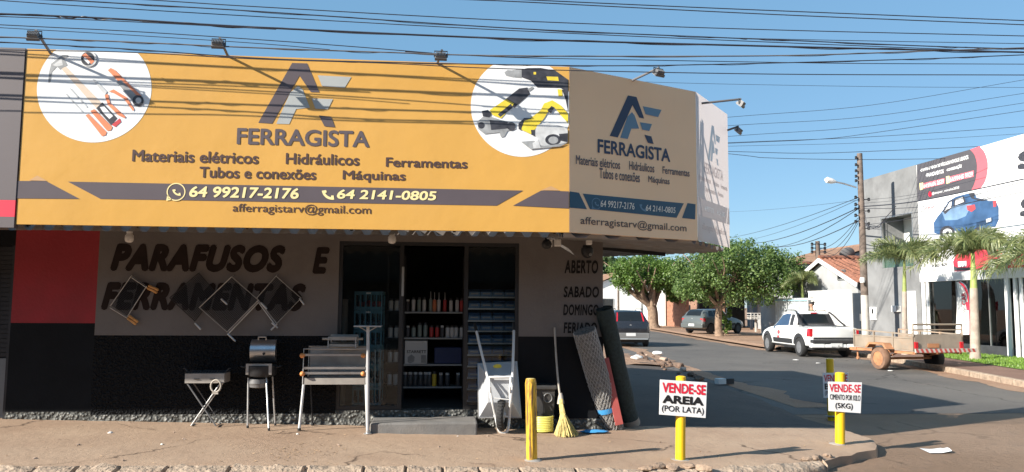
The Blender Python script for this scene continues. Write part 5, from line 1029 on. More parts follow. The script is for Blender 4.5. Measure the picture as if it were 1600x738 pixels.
def wheel(t, x, y, r, wdt, rubber, rim, spokes=5):
    sd = 1 if y > 0 else -1; M = Matrix.Translation((x, y, r)) @ Matrix.Rotation(R(-90*sd), 4, 'X'); h = wdt/2
    b = MB(); b.lathe([(r*.62, -h), (r*.9, -h), (r, -h*.6), (r, h*.6), (r*.93, h), (r*.64, h*1.02), (r*.62, h*.6), (r*.62, -h)], M, 30); tw = b.build('wheel', rubber, t, smooth=True, local=True, ang=50)
    b = MB(); b.lathe([(r*.63, h*.9), (r*.60, h*.55), (.05, h*.35), (.045, -h*.5)], M, 30)
    for k in range(spokes): a = 2*math.pi*k/spokes; b.bar(M @ Vector((.03*math.cos(a), .03*math.sin(a), h*.75)), M @ Vector((r*.6*math.cos(a), r*.6*math.sin(a), h*.8)), .075, .03, tuple(M.to_3x3() @ Vector((0, 0, 1))))
    b.lathe([(.06, h*.6), (.055, h*.95), (.02, h)], M, 14); rm = b.build('rim', rim, tw, smooth=True, local=True); return tw
def lbuild(b, name, m, t, bevel=0., smooth=False, **k): return b.build(name, m, t, smooth=smooth, bevel=bevel, local=True, **k)
def hatchback(name, label, loc, rz, paint, bumper, rimm, tall=False):
    t = thing(name, label, 'car', loc, rz); H = 1.53 if tall else 1.40; W = .82; k = 1.06 if tall else 1.0
    st = [(0, .42, .72*k, .76*k, .70, .68, .60), (.04, .33, .90*k, .94*k, .78, .75, .66), (.10, .28, .95*k, 1.00*k, .81, .78, .66), (.26, .26, .95*k, 1.24*k, W, .79, .62), (.42, .25, .95*k, H-.06, W, .79, .59), (.62, .25, .95*k, H-.015, W, .79, .58), (1.5, .24, .93*k, H, W, .79, .58), (2.0, .24, .92*k, H-.05, W, .79, .58), (2.35, .24, .91*k, H-.26, W, .785, .61), (2.72, .24, .90*k, .94*k, W, .78, .67), (3.0, .25, .85*k, .90*k, .81, .76, .66), (3.35, .26, .76*k, .82*k, .79, .73, .62), (3.6, .28, .66*k, .71*k, .74, .67, .52), (3.72, .36, .55*k, .58*k, .64, .58, .42)]
    F = CarForm(st); F.body('body', paint, t, [(.66, .33), (3.05, .33)])
    F.screen(.115, .43, .93, .9, K['autoglass'], t, 'rear_window'); F.screen(2.05, 2.68, .95, 1.02, K['autoglass'], t, 'windscreen')
    for sd in (-1, 1):
        F.window([(.52, .10), (.98, .07), (.98, .90), (.66, .88)], sd, K['autoglass'], t); F.window([(1.04, .07), (2.42, .06), (1.96, .90), (1.04, .90)], sd, K['autoglass'], t)
        for x in (.66, 3.05): wheel(t, x, sd*.73, .29, .19, K['rubber'], rimm)
        b = MB(); zt = (1.28 if tall else .88)*1.0; zb_ = (.80 if tall else .70)
        if tall:
            b.grid(lambda u, v: F.sidept(.10+.10*u+.20*v*.9, .05+.75*v, sd, .012), 2, 6)
            b.grid(lambda u, v: F.toppt(.105+.27*v, sd*(.93+.10*u), .010), 2, 6)
        else:
            b.grid(lambda u, v: F.flank(.05+.16*u, .70+.17*v, sd, .010), 4, 4); b.box((.032, sd*.66, .785), (.03, .16, .16))
        lbuild(b, 'tail_lamp', K['lamp_red'], t)
        b = MB(); b.box((2.15, sd*.90, .97*k), (.10, .14, .10)); lbuild(b, 'mirror', K['plastic_black'], t, .02)
        b = MB(); b.bar(F.flank(1.25, .84*k, sd, .012), F.flank(1.42, .84*k, sd, .012), .025); lbuild(b, 'door_handle', K['plastic_black'], t)
        b = MB(); b.grid(lambda u, v: F.flank(.95+1.85*u, .30+.12*v+.18*(not tall), sd, .012), 12, 2); lbuild(b, 'side_moulding', K['plastic_black'], t)
        if tall: b = MB(); b.tube([(.5, sd*.53, H+.0), (.6, sd*.54, H+.05), (1.7, sd*.54, H+.06), (1.85, sd*.53, H+.0)], .018, 6); lbuild(b, 'roof_rail', K['plastic_black'], t)
        b = MB(); b.grid(lambda u, v: F.flank(3.42+.2*u, .56+.10*v, sd, .008), 3, 3); lbuild(b, 'headlight', K['lamp_clear'], t)
    b = MB(); b.box((.035, 0, .46), (.16, 1.50, .26)); b.box((.10, .74, .46), (.3, .12, .24), (0, 0, .12)); b.box((.10, -.74, .46), (.3, .12, .24), (0, 0, -.12)); lbuild(b, 'rear_bumper', bumper, t, .035)
    if tall: b = MB(); b.box((.0, 0, .335), (.10, 1.44, .05)); lbuild(b, 'skid_plate', K['paint_silver'], t, .015)
    b = MB(); b.box((-.05, 0, .52 if tall else .50), (.012, .40, .13)); lbuild(b, 'number_plate', K['plate'], t)
    b = MB(); b.tube([(.09, -.02, 1.02*k), (.16, -.02, 1.06*k), (.27, .28, 1.16*k)], .012, 5); lbuild(b, 'rear_wiper', K['plastic_black'], t)
    b = MB(); b.lathe([(.045, -.01), (.045, .012)], Matrix.Translation((.03, 0, .84*k)) @ Matrix.Rotation(R(-90), 4, 'Y'), 18); lbuild(b, 'round_emblem', K['galv'], t)
    b = MB(); b.box((1.8, 0, .22), (3.0, 1.3, .10)); lbuild(b, 'underbody', K['plastic_black'], t)
    return t
hatchback('hatchback', 'black hatchback with grey bumper driving away beside the netting rolls', (7.75, 31.6, ROADZ+.004), R(86), K['paint_black'], K['plastic_grey'], K['rim'], True)
p = atZ(1098, 522, .02); hatchback('hatchback', 'grey hatchback parked askew beneath the big round tree', (p.x-.55, p.y+.2, .02), R(31), K['paint_grey'], K['paint_grey'], K['rim_dark'])
def pickup(loc, rz):
    t = thing('pickup_truck', 'white pickup with black sport bars and dark arches parked at the far kerb', 'pickup', loc, rz)
    st = [(0, .50, .98, 1.02, .76, .75, .70), (.04, .42, 1.00, 1.05, .83, .80, .74), (.15, .36, 1.01, 1.06, .855, .82, .76), (1.30, .32, 1.02, 1.07, .86, .82, .76), (1.34, .32, 1.02, 1.09, .86, .82, .74), (1.50, .32, 1.02, 1.50, .86, .82, .60), (1.62, .32, 1.02, 1.555, .86, .82, .59), (2.3, .32, 1.00, 1.57, .86, .82, .59), (2.7, .32, .99, 1.50, .86, .815, .60), (3.05, .32, .98, 1.24, .86, .81, .64), (3.38, .32, .96, 1.01, .86, .80, .69), (3.7, .33, .90, .96, .85, .79, .68), (4.15, .35, .80, .87, .82, .75, .62), (4.38, .38, .70, .76, .75, .68, .52), (4.48, .46, .60, .63, .66, .6, .45)]
    F = CarForm(st); F.body('body', K['paint_white'], t, [(.86, .37), (3.62, .37)])
    b = MB(); b.box((.70, 0, 1.071), (1.12, 1.30, .012)); lbuild(b, 'cargo_bed', K['plastic_black'], t)
    F.screen(1.365, 1.485, .80, .78, K['autoglass'], t, 'rear_window'); F.screen(2.72, 3.34, .95, 1.02, K['autoglass'], t, 'windscreen')
    b = MB(); b.grid(lambda u, v: F.toppt(1.325+.185*v, (u*2-1)*1.08, .004), 12, 6); lbuild(b, 'rear_window_trim', K['plastic_black'], t)
    b = MB(); b.box((1.485, 0, 1.50), (.03, .22, .035)); lbuild(b, 'brake_lamp', K['lamp_red'], t)
    for sd in (-1, 1):
        F.window([(1.78, .08), (3.12, .06), (2.66, .90), (1.95, .90)], sd, K['autoglass_blue'], t)
        F.window([(1.42, .10), (1.70, .08), (1.86, .90), (1.60, .88)], sd, K['plastic_black'], t, 'quarter_panel')
        for x in (.86, 3.62):
            wheel(t, x, sd*.77, .325, .21, K['rubber'], K['rim'], 6)
            b = MB(); N = 16; ri, ro = .34, .47
            P = lambda a, r, o: F.flank(x+r*math.cos(a), max(.34, .34+r*math.sin(a)), sd, o)
            for i in range(N): a, c = math.pi*i/N, math.pi*(i+1)/N; b.sheet([P(a, ri, .022), P(a, ro, .016), P(c, ro, .016), P(c, ri, .022)])
            lbuild(b, 'arch_trim', K['plastic_black'], t)
        b = MB(); b.grid(lambda u, v: F.flank(1.42+1.62*u, .42+.17*v, sd, .014), 10, 2); lbuild(b, 'side_moulding', K['plastic_black'], t)
        b = MB(); b.tube([(1.58, sd*.60, 1.54), (1.35, sd*.66, 1.42), (1.05, sd*.74, 1.20), (.75, sd*.76, 1.08)], .035, 8); lbuild(b, 'sport_bar', K['plastic_black'], t, smooth=True)
        b = MB(); b.tube([(1.7, sd*.55, 1.565), (1.8, sd*.56, 1.60), (2.5, sd*.56, 1.60), (2.62, sd*.55, 1.55)], .018, 6); lbuild(b, 'roof_rail', K['plastic_black'], t)
        b = MB(); b.grid(lambda u, v: F.flank(.05+.20*u, .72+.27*v, sd, .010), 4, 4); b.box((.03, sd*.735, .855), (.05, .24, .27)); lbuild(b, 'tail_lamp', K['lamp_red'], t, .01)
        b = MB(); b.box((.002, sd*.72, .775), (.012, .09, .05)); lbuild(b, 'reverse_lens', K['lamp_clear'], t)
        b = MB(); b.box((2.95, sd*.95, 1.06), (.12, .16, .13)); lbuild(b, 'mirror', K['plastic_black'], t, .03)
        b = MB(); b.grid(lambda u, v: F.flank(1.74+.012*u, .40+.58*v, sd, .004), 1, 8); b.grid(lambda u, v: F.flank(3.08+.012*u, .46+.50*v, sd, .004), 1, 8); b.grid(lambda u, v: F.flank(.10+1.5*u, 1.005+.010*v, sd, .004), 8, 1); lbuild(b, 'panel_gap', K['plastic_black'], t)
        b = MB(); b.bar(F.flank(1.95, .90, sd, .014), F.flank(2.15, .90, sd, .014), .03); lbuild(b, 'door_handle', K['paint_white'], t)
        b = MB()
        for i, (x, z, r) in enumerate([(2.55, .79, .085), (2.58, .62, .075)]): b.sheet([F.flank(x+r*1.3*math.cos(a), z+r*.7*math.sin(a)*(1 if i else 1.3), sd, .012) for a in (2*math.pi*k/14 for k in range(14))])
        lbuild(b, 'door_decal', [K['p_red']], t, fix=False)
    b = MB(); b.box((.02, 0, .66), (.05, 1.52, .10)); b.box((-.02, 0, .56), (.22, 1.66, .12)); lbuild(b, 'bumper_step', K['plastic_black'], t, .025)
    b = MB(); b.box((.0, .62, .43), (.20, .48, .16)); b.box((.0, -.62, .43), (.20, .48, .16)); b.box((.0, 0, .42), (.19, .76, .14)); lbuild(b, 'rear_bumper', K['paint_white'], t, .03)
    b = MB(); b.box((-.115, 0, .46), (.012, .40, .13)); lbuild(b, 'number_plate', K['plate'], t)
    b = MB(); b.lathe([(.065, -.01), (.065, .012), (.05, .016)], Matrix.Translation((.025, -.05, .86)) @ Matrix.Rotation(R(-90), 4, 'Y'), 20); lbuild(b, 'round_emblem', K['plastic_black'], t)
    b = MB(); b.box((.026, -.42, .95), (.01, .20, .09)); lbuild(b, 'tailgate_decal', K['p_grey'], t); b = MB(); b.box((.022, -.42, .80), (.01, .26, .06)); lbuild(b, 'tailgate_decal', K['p_red'], t)
    b = MB(); b.box((.03, 0, 1.02), (.03, .16, .05)); lbuild(b, 'tailgate_handle', K['plastic_black'], t, .01)
    b = MB(); b.box((-.16, 0, .38), (.18, .06, .05)); b.lathe([(.03, 0), (.03, .06)], Matrix.Translation((-.24, 0, .40)), 10); lbuild(b, 'tow_ball', K['galv'], t)
    b = MB(); b.box((2.2, 0, .34), (4.0, 1.4, .14)); b.tube([(.1, -.4, .36), (.1, .4, .36)], .11, 10); lbuild(b, 'underbody', K['plastic_black'], t)
    return t
pk = atZ(1252, 557.5, ROADZ); pickup((pk.x+.78, pk.y-.86, ROADZ+.004), R(89))
# trailer
def trailer(loc, rz):
    t = thing('cargo_trailer', 'dusty orange framed two-wheeled trailer with striped tail board by the far kerb', 'trailer', loc, rz); Lb, Wd, z0 = 2.35, .78, .56
    b = MB(); b.span((-.0, -Wd, z0), (Lb, Wd, z0+.035)); lbuild(b, 'floor', K['trailer_bed'], t)
    b = MB()
    for y in (-Wd+.05, 0, Wd-.05): b.bar((0, y, z0-.04), (Lb, y, z0-.04), .06, .07)
    for x in (.06, .8, 1.6, Lb-.06): b.bar((x, -Wd, z0-.03), (x, Wd, z0-.03), .05)
    lbuild(b, 'chassis', K['rust'], t)
    for y in (-Wd, Wd):
        b = MB(); b.prism([(0, y, z0+.04), (.72, y, z0+.04), (.84, y, z0+.17), (1.42, y, z0+.17), (1.56, y, z0+.04), (Lb, y, z0+.04), (Lb, y, z0+.34), (0, y, z0+.34)], (0, .02 if y < 0 else -.02, 0)); lbuild(b, 'side_panel', K['trailer_side'], t)
        b = MB(); b.bar((0, y, z0+.45), (Lb, y, z0+.52), .035); b.bar((0, y, z0+.355), (Lb, y, z0+.36), .03)
        for x in (.02, .75, 1.5, Lb-.02): b.bar((x, y, z0+.03), (x, y, z0+.50), .045)
        lbuild(b, 'side_rail', K['trailer_side'], t)
        b = MB(); b.prism([(.70, y*1.02, z0+.03), (.84, y*1.02, z0+.19), (1.42, y*1.02, z0+.19), (1.58, y*1.02, z0+.03), (1.50, y*1.02, z0+.03), (1.38, y*1.02, z0+.14), (.88, y*1.02, z0+.14), (.78, y*1.02, z0+.03)], (0, .24 if y > 0 else -.24, 0)); lbuild(b, 'mudguard', K['rust'], t)
        wheel(t, 1.13, y*1.13, .31, .20, K['rubber_dusty'] if y > 0 else K['rubber'], K['rust'], 8)
        b = MB(); b.box((-.03, y*.93, z0+.17), (.05, .10, .18)); lbuild(b, 'tail_lamp', K['lamp_red'], t, .012)
    b = MB(); b.span((-.015, -Wd+.03, z0+.06), (.02, Wd-.03, z0+.46)); lbuild(b, 'tailgate', K['trailer_bed'], t)
    b = MB(); b.tube([(-.0, -Wd, z0+.40), (-.0, -Wd, z0+.72), (-.0, Wd, z0+.72), (-.0, Wd, z0+.40)], .025, 6); b.bar((0, -Wd, z0+.58), (0, Wd, z0+.58), .03); lbuild(b, 'tailgate_rail', K['trailer_side'], t)
    b = MB(); b.box((-.07, -.18, z0+.03), (.03, 1.96, .10)); tb = lbuild(b, 'tail_board', K['pole_white'], t); b = MB()
    for k in range(13): y = .75-k*.15; b.prism([(-.0875, y, z0-.02), (-.0875, y-.07, z0-.02), (-.0875, y-.02, z0+.08), (-.0875, y+.05, z0+.08)], (-.002, 0, 0))
    lbuild(b, 'red_stripes', mat('faded_red_stripe', (.46, .07, .06), .6, var=.2, scale=9), tb); b = MB(); b.box((-.03, .18, z0+.16), (.012, .36, .11)); lbuild(b, 'number_plate', K['rust'], t)
    b = MB(); b.bar((1.9, -.5, z0-.05), (3.35, -.03, z0-.12), .07, .08); b.bar((1.9, .5, z0-.05), (3.35, .03, z0-.12), .07, .08); b.bar((Lb, -Wd+.1, z0+.0), (Lb, Wd-.1, z0), .06, .1); lbuild(b, 'drawbar', K['rust'], t)
    b = MB(); b.box((3.42, 0, z0-.11), (.18, .09, .08)); b.tube([(3.2, .0, z0+.06), (3.2, 0, z0-.40)], .025, 8); b.lathe([(.05, -.02), (.05, .02)], Matrix.Translation((3.2, 0, z0-.38)) @ Matrix.Rotation(R(90), 4, 'X'), 12); lbuild(b, 'coupling', K['rust'], t)
    b = MB(); b.bar((1.13, -Wd*1.1, .31), (1.13, Wd*1.1, .31), .06); 
    for y in (-Wd+.1, Wd-.1): b.tube([(.7, y, z0-.06), (.9, y, .42), (1.13, y, .36), (1.36, y, .42), (1.6, y, z0-.06)], .02, 6)
    lbuild(b, 'axle', K['rust'], t); return t
tw = atZ(1377, 578, ROADZ); th = R(90+9); hd = Vector((math.cos(th), math.sin(th), 0)); lf = Vector((-hd.y, hd.x, 0))
q = Vector((tw.x, tw.y, 0))-hd*1.13-lf*.88; trailer((q.x, q.y, ROADZ+.004), th)

# ------------------------------------------------------------------ a person behind the pickup
def skin_body(name, joints, edges, m, parent, sub=2):
    me = bpy.data.meshes.new(name); me.from_pydata([j[0] for j in joints], edges, []); o = bpy.data.objects.new(name, me); C.objects.link(o)
    sk = o.modifiers.new('s', 'SKIN'); sk.use_smooth_shade = True
    if not me.skin_vertices: me.attributes.new('x', 'FLOAT', 'POINT')
    for v, j in zip(me.skin_vertices[0].data, joints): v.radius = (j[1], j[2] if len(j) > 2 else j[1])
    me.skin_vertices[0].data[0].use_root = True
    sb = o.modifiers.new('u', 'SUBSURF'); sb.levels = sub; sb.render_levels = sub
    dg = bpy.context.evaluated_depsgraph_get(); dg.update(); m2 = bpy.data.meshes.new_from_object(o.evaluated_get(dg)); o.modifiers.clear(); o.data = m2; m2.materials.clear()
    for k in (m if isinstance(m, list) else [m]): m2.materials.append(k)
    m2.polygons.foreach_set('use_smooth', [True]*len(m2.polygons))
    if parent: o.parent = parent
    return o
hp = atZ(1268.5, 553, 0.0); Yp = 31.2; hp = Plane((0, Yp, 0), (1, 0)).at(1268, 480); px_ = hp.x
t = thing('person', 'person with dark tied-up hair and olive top standing behind the white pickup', 'person', (px_, Yp, .02), R(165)); 
J = [((0, 0, .95), .15, .11), ((0, 0, 1.15), .125, .095), ((0, 0, 1.36), .16, .10), ((.0, 0, 1.47), .07, .06), ((0, 0, 1.56), .055), ((.015, 0, 1.645), .085, .095), ((.02, 0, 1.72), .075, .085),
     ((0, .19, 1.40), .055), ((0, .24, 1.13), .042), ((.10, .22, .90), .032), ((0, -.19, 1.40), .055), ((0, -.24, 1.13), .042), ((.10, -.22, .90), .032),
     ((0, .09, .90), .095), ((.02, .10, .50), .062), ((0, .10, .09), .042), ((.14, .11, .04), .035), ((0, -.09, .90), .095), ((.02, -.10, .50), .062), ((0, -.10, .09), .042), ((.14, -.11, .04), .035)]
E_ = [(0, 1), (1, 2), (2, 3), (3, 4), (4, 5), (5, 6), (2, 7), (7, 8), (8, 9), (2, 10), (10, 11), (11, 12), (0, 13), (13, 14), (14, 15), (15, 16), (0, 17), (17, 18), (18, 19), (19, 20)]
body = skin_body('body', J, E_, [K['skin'], K['shirt'], K['trousers']], t)
for p_ in body.data.polygons:
    c = p_.center; p_.material_index = 2 if c.z < .93 else 1 if c.z < 1.44 and abs(c.y) < .22 else 0
b = MB(); b.blob((-.02, 0, 1.70), (.10, .098, .095), 3, .05, sub=3); b.blob((-.09, 0, 1.76), (.05, .05, .045), 4, .1, sub=2); lbuild(b, 'hair', K['hair'], t, smooth=True)
b = MB(); b.add([(.095, 0, 1.66), (.095, .015, 1.63), (.095, -.015, 1.63), (.125, 0, 1.635)], [(0, 1, 3), (0, 3, 2), (1, 2, 3)]); 
for s_ in (-1, 1): b.blob((.092, s_*.035, 1.665), (.008, .014, .007), 1, 0); b.blob((.0, s_*.092, 1.65), (.022, .01, .032), 2, .1)
b.blob((.095, 0, 1.595), (.008, .026, .008), 1, 0); lbuild(b, 'face', K['skin'], t, smooth=True)

# ------------------------------------------------------------------ trees and palms
def leafcloud(mb, c, rad, n, size, seed, clumps=40, hollow=.55, flat=.8):
    rn = random.Random(seed); cs = []
    while len(cs) < clumps:
        p = Vector((rn.uniform(-1, 1), rn.uniform(-1, 1), rn.uniform(-1, 1)))
        if hollow < p.length < 1.0 and not (p.z < -.55 and rn.random() < .7): cs.append((Vector((c[0]+p.x*rad[0], c[1]+p.y*rad[1], c[2]+p.z*rad[2])), rn.uniform(.20, .36)*min(rad[0], rad[2]*1.3)))
    for i in range(n):
        q, r = cs[rn.randrange(clumps)]; d = Vector((rn.gauss(0, 1), rn.gauss(0, 1), rn.gauss(0, 1))).normalized(); p = q+d*r*(rn.random()**.45)*(1 if rn.random() < .94 else 1.5)
        nrm = (d*.8+Vector((rn.uniform(-1, 1), rn.uniform(-1, 1), rn.uniform(-.3, 1.2)))).normalized(); a = nrm.cross(Vector((rn.uniform(-1, 1), rn.uniform(-1, 1), rn.uniform(-1, 1)))).normalized(); b = nrm.cross(a); s = size*rn.uniform(.6, 1.35)
        mb.add([p-a*s*.5, p+b*s*.30+nrm*s*.06, p+a*s*.5, p-b*s*.30+nrm*s*.06], [(0, 1, 2, 3)])
def limb(mb, a, b, r0, r1, seed, bend=.18, n=6):
    rn = random.Random(seed); a, b = Vector(a), Vector(b); L = (b-a).length; o = Vector((rn.uniform(-1, 1), rn.uniform(-1, 1), rn.uniform(-.3, .6)))*L*bend; P = [a, a.lerp(b, .35)+o*.8, a.lerp(b, .7)+o*.6, b]; P = catmull(P, 4)
    mb.tube(P, [r0+(r1-r0)*i/(len(P)-1) for i in range(len(P))], n)
def tree(label, base, hub, tr, crown, n, size, seed, lm, limbs=9, group='street trees along the side road', sub=None):
    base, hub = Vector(base), Vector(hub); t = thing('street_tree', label, 'tree', base, 0, group); rn = random.Random(seed)
    mb = MB(); P = catmull([base+Vector((0, 0, -.1)), base.lerp(hub, .3)+Vector((rn.uniform(-.08, .08), 0, 0)), base.lerp(hub, .7)+Vector((rn.uniform(-.1, .1), 0, 0)), hub], 5); k = len(P)
    mb.tube(P, [tr*(1.55 if i == 0 else 1.25 if i < 3 else 1-.15*i/k) for i in range(k)], 10); mb.build('trunk', K['bark'], t, smooth=True, ang=80)
    cc, cr = Vector(crown[0][0]), crown[0][1]
    for i in range(limbs):
        a = 2*math.pi*i/limbs+rn.uniform(-.3, .3); e = Vector((cc.x+math.cos(a)*cr[0]*rn.uniform(.45, .85), cc.y+math.sin(a)*cr[1]*rn.uniform(.45, .85), cc.z+cr[2]*rn.uniform(-.45, .5))); mb = MB(); s = base.lerp(hub, rn.uniform(.75, 1.0)); limb(mb, s, e, tr*.55, tr*.16, seed*31+i)
        m = s.lerp(e, .6)
        for q in range(2): limb(mb, m, e+Vector((rn.uniform(-.8, .8), rn.uniform(-.8, .8), rn.uniform(.2, .9))), tr*.25, tr*.07, seed*77+i*3+q, .12, 5)
        mb.build('limb', K['bark'], t, smooth=True, ang=80)
    mb = MB()
    for i, (c, r) in enumerate(crown): leafcloud(mb, c, r, int(n*(r[0]*r[2])/sum(q[1][0]*q[1][2] for q in crown)), size, seed*13+i, int(26+14*r[0]))
    mb.build('crown', lm, t, fix=False); return t
def py_(px, py, Y): return Plane((0, Y, 0), (1, 0)).at(px, py)
b = atZ(1124, 525, .02); Y = b.y; h = py_(1122, 470, Y)
tree('large round-crowned green tree over the grey hatchback', b, h, .19, [(py_(1135, 425, Y), (2.5, 2.2, 1.65)), (py_(1195, 432, Y), (2.1, 2.0, 1.5)), (py_(1096, 438, Y), (1.5, 1.7, 1.25)), (py_(1165, 405, Y), (1.7, 1.7, 1.0)), (py_(1228, 430, Y+.5), (1.0, 1.2, .9))], 34000, .135, 3, K['leaf'], 10)
b = atZ(1021, 512, .02); Y = b.y; h = py_(1018, 478, Y)
tree('gnarled bright green tree with thick bare branches, left of the round tree', b, h, .40, [(py_(1005, 427, Y), (2.4, 2.2, 1.35)), (py_(1040, 432, Y), (2.0, 2.0, 1.3)), (py_(985, 441, Y), (1.2, 1.4, .9)), (py_(1062, 446, Y), (1.1, 1.2, .8))], 18000, .17, 5, K['leaf2'], 10)
b = atZ(1076, 511, .02); Y = b.y; h = py_(1068, 482, Y)
tree('leaning tree with pruned bare limbs between the gnarled and the round tree', b, h, .24, [(py_(1060, 464, Y), (.8, 1.0, .45)), (py_(1080, 458, Y), (.8, 1.0, .6))], 1900, .22, 8, K['leaf2'], 6)
def fartree(label, px, top, bottom, wpx, Y, seed, lm):
    a, c = py_(px, top, Y), py_(px, bottom, Y); r = abs(py_(px+wpx, top, Y).x-a.x); H = a.z; t = thing('background_tree', label, 'tree', (a.x, Y, 0), 0, 'trees far behind the houses'); mb = MB(); limb(mb, (a.x, Y, -.1), (a.x, Y, H*.7), .25, .1, seed, .03); mb.build('trunk', K['bark'], t)
    mb = MB(); z = (a.z+c.z)/2; hz = (a.z-c.z)/2
    for i, (dx, dz, k) in enumerate(((0, 0, 1), (-.45, -.25, .65), (.45, -.2, .65), (.1, .35, .6))): leafcloud(mb, (a.x+dx*r, Y, z+dz*hz), (r*k, r*k, hz*k), 2300, .42, seed*7+i, 34, .35)
    mb.build('crown', lm, t, fix=False)
fartree('dark dense tree far behind, just right of the shop wall', 950, 395, 470, 24, 82, 41, K['leaf_far']); fartree('tall green tree far behind the gnarled tree', 1005, 400, 460, 40, 78, 42, K['leaf_far']); fartree('hazy tree far behind the leaning tree', 1075, 425, 470, 40, 92, 43, K['leaf_far'])
fartree('low shrubby tree at the end of the side street', 962, 438, 474, 16, 74, 44, K['leaf2'])
# shrub at the big tree's foot
b = atZ(1133, 524, .02); t = thing('trunk_shrub', 'small bright shrub growing at the foot of the round tree', 'shrub', (b.x, b.y, .02)); mb = MB(); limb(mb, (b.x, b.y, 0), (b.x, b.y, 1.2), .03, .01, 5); mb.build('stem', K['bark'], t); mb = MB(); leafcloud(mb, (b.x, b.y-.1, .95), (.42, .4, .95), 700, .16, 9, 18, .1); mb.build('foliage', K['leaf2'], t, fix=False)
def palm(label, base, top, spread, seed, n=11, trunk=.13, droop=1.0):
    base, top = Vector(base), Vector(top); rn = random.Random(seed); t = thing('palm_tree', label, 'palm', base, 0, 'palms on the lawn strip')
    mb = MB(); P = [base.lerp(top, i/12)-Vector((0, 0, .06 if i == 0 else 0)) for i in range(9)]; mb.tube(P, [trunk*(1.25 if i == 0 else 1.05-.035*i+.012*(i % 2)) for i in range(9)], 14); mb.build('trunk', K['palm_trunk'], t, smooth=True)
    mb = MB(); P = [base.lerp(top, .66+.34*i/5) for i in range(6)]; mb.tube(P, [trunk*(.74-.07*i) for i in range(6)], 12); mb.build('crownshaft', K['palm_shaft'], t, smooth=True)
    mb = MB()
    for f in range(n):
        a = 2*math.pi*f/n+rn.uniform(-.2, .2); el = (1.3 if f % 4 == 0 else rn.uniform(.5, 1.15)); L = spread*rn.uniform(.9, 1.15); d = Vector((math.cos(a), math.sin(a), 0)); dr_ = (.50+.22*rn.random())*droop; pts = []
        for k in range(11):
            u = k/10; pts.append(top+d*L*(u*math.cos(el)+.30*u*u)+Vector((0, 0, L*(u*math.sin(el)-dr_*1.25*u*u))))
        mb.tube(pts, [.024*(1-.8*i/10) for i in range(11)], 4)
        for k in range(52):
            u = .08+.92*k/51; i = min(9, int(u*10)); p = pts[i].lerp(pts[i+1], u*10-i); tg = (pts[i+1]-pts[i]).normalized(); sx_ = tg.cross(Vector((0, 0, 1))).normalized(); up = sx_.cross(tg); l = spread*.36*math.sin(math.pi*min(1, .2+u*.72))**.5*rn.uniform(.8, 1.1)
            for q in range(4):
                ang = 2*math.pi*(q+rn.random())/4; o = (sx_*math.cos(ang)+up*math.sin(ang)*.75+tg*.65).normalized(); m = p+o*l*.55; e = p+o*l*rn.uniform(.8, 1.05)+Vector((0, 0, -.25*l)); w_ = (tg.cross(o).normalized()*.5+tg*.5)*.02
                mb.add([p-w_*.5, p+w_*.5, m+w_, m-w_, e], [(0, 1, 2, 3), (3, 2, 4)])
    mb.build('crown', K['frond'], t, fix=False); return t
q = atZ(1414, 553, .04); Y = q.y; palm('palm before the grey facade, with green crownshaft', q, py_(1413, 408, Y), 1.6, 4, 9, .095)
q = atZ(1524, 561, .05); Y = q.y; palm('palm with thick pale trunk before the showroom window', q, py_(1520, 396, Y), 1.7, 6, 10, .135)
q = atZ(1665, 590, .05); Y = q.y; palm('palm at the right picture edge of which only frond tips show', q, py_(1655, 405, Y), 1.6, 7, 10, .15)
q = atZ(1256, 528, .02); Y = q.y; palm('slim young palm behind the pickup cab', q, py_(1253, 440, Y), 1.15, 9, 9, .11)
q = atZ(1280, 520, .02); Y = q.y; palm('small yellowish palm before the gabled house', (q.x, Y, .02), py_(1274, 446, Y), .9, 12, 8, .08)

# ------------------------------------------------------------------ car dealership across the side street
class XPlane(Plane): pass
PD = Plane((FX, 60, 0), (0, -1))                     # facade plane X = FX seen from the street; runs towards the viewer
def fy(px, py=450): return PD.at(px, py).y
def fz(px, py): return PD.at(px, py).z
deal = thing('dealership_building', 'two storey car dealership with grey wall, white billboard front and showroom glass', 'building', (FX, 25, .05))
YA, YB_, YC = fy(1350, 300), fy(1432.5, 300), 9.0; ZT = fz(1432, 257.5); ZF0, ZF1 = fz(1500, 437.5), fz(1500, 424)
wy0, wy1 = fy(1428, 380), fy(1377.5, 380); wz1, wz0 = fz(1400, 336), fz(1395, 418)
mb = MB(); X1 = FX+.25
def gw(ya, yb, z0, z1, x0=FX, x1=None): mb.span((x0, min(ya, yb), z0), (x1 or X1, max(ya, yb), z1))
gw(YB_, YA, -.1, wz0); gw(YB_, YA, wz1, ZT); gw(YB_, wy0, wz0, wz1); gw(wy1, YA, wz0, wz1)
gw(wy0-.2, wy1+.2, wz0-.2, wz0-.02, X1+.002, FX+1.2); gw(wy0-.2, wy1+.2, wz1+.02, wz1+.2, X1+.002, FX+1.2); gw(wy0-.2, wy0-.02, wz0-.02, wz1+.02, X1+.002, FX+1.0); gw(wy1+.02, wy1+.2, wz0-.02, wz1+.02, X1+.002, FX+1.0)
gw(YA-.25, YA, -.1, ZT, X1+.001, 27)
mb.build('grey_wall', K['facade_grey'], deal)
mb = MB(); mb.span((FX+1.0, wy0-.2, wz0-.02), (FX+1.2, wy1+.2, wz1+.02)); mb.build('recess_wall', K['white_wall'], deal)  # grey recess wall made white, the sunlight inside put into its colour
mb = MB(); mb.span((FX+.10, wy0+.02, wz0), (FX+.115, wy1-.02, wz0+(wz1-wz0)*.45)); mb.build('glass_balustrade', G_GREEN, deal)
mb = MB(); t_ = .06
for a, b, c, d in ((wy0, wy1, wz1-t_, wz1), (wy0, wy0+t_, wz0, wz1-t_), (wy1-t_, wy1, wz0, wz1-t_)): mb.span((FX-.02, a, c), (FX+.06, b, d))
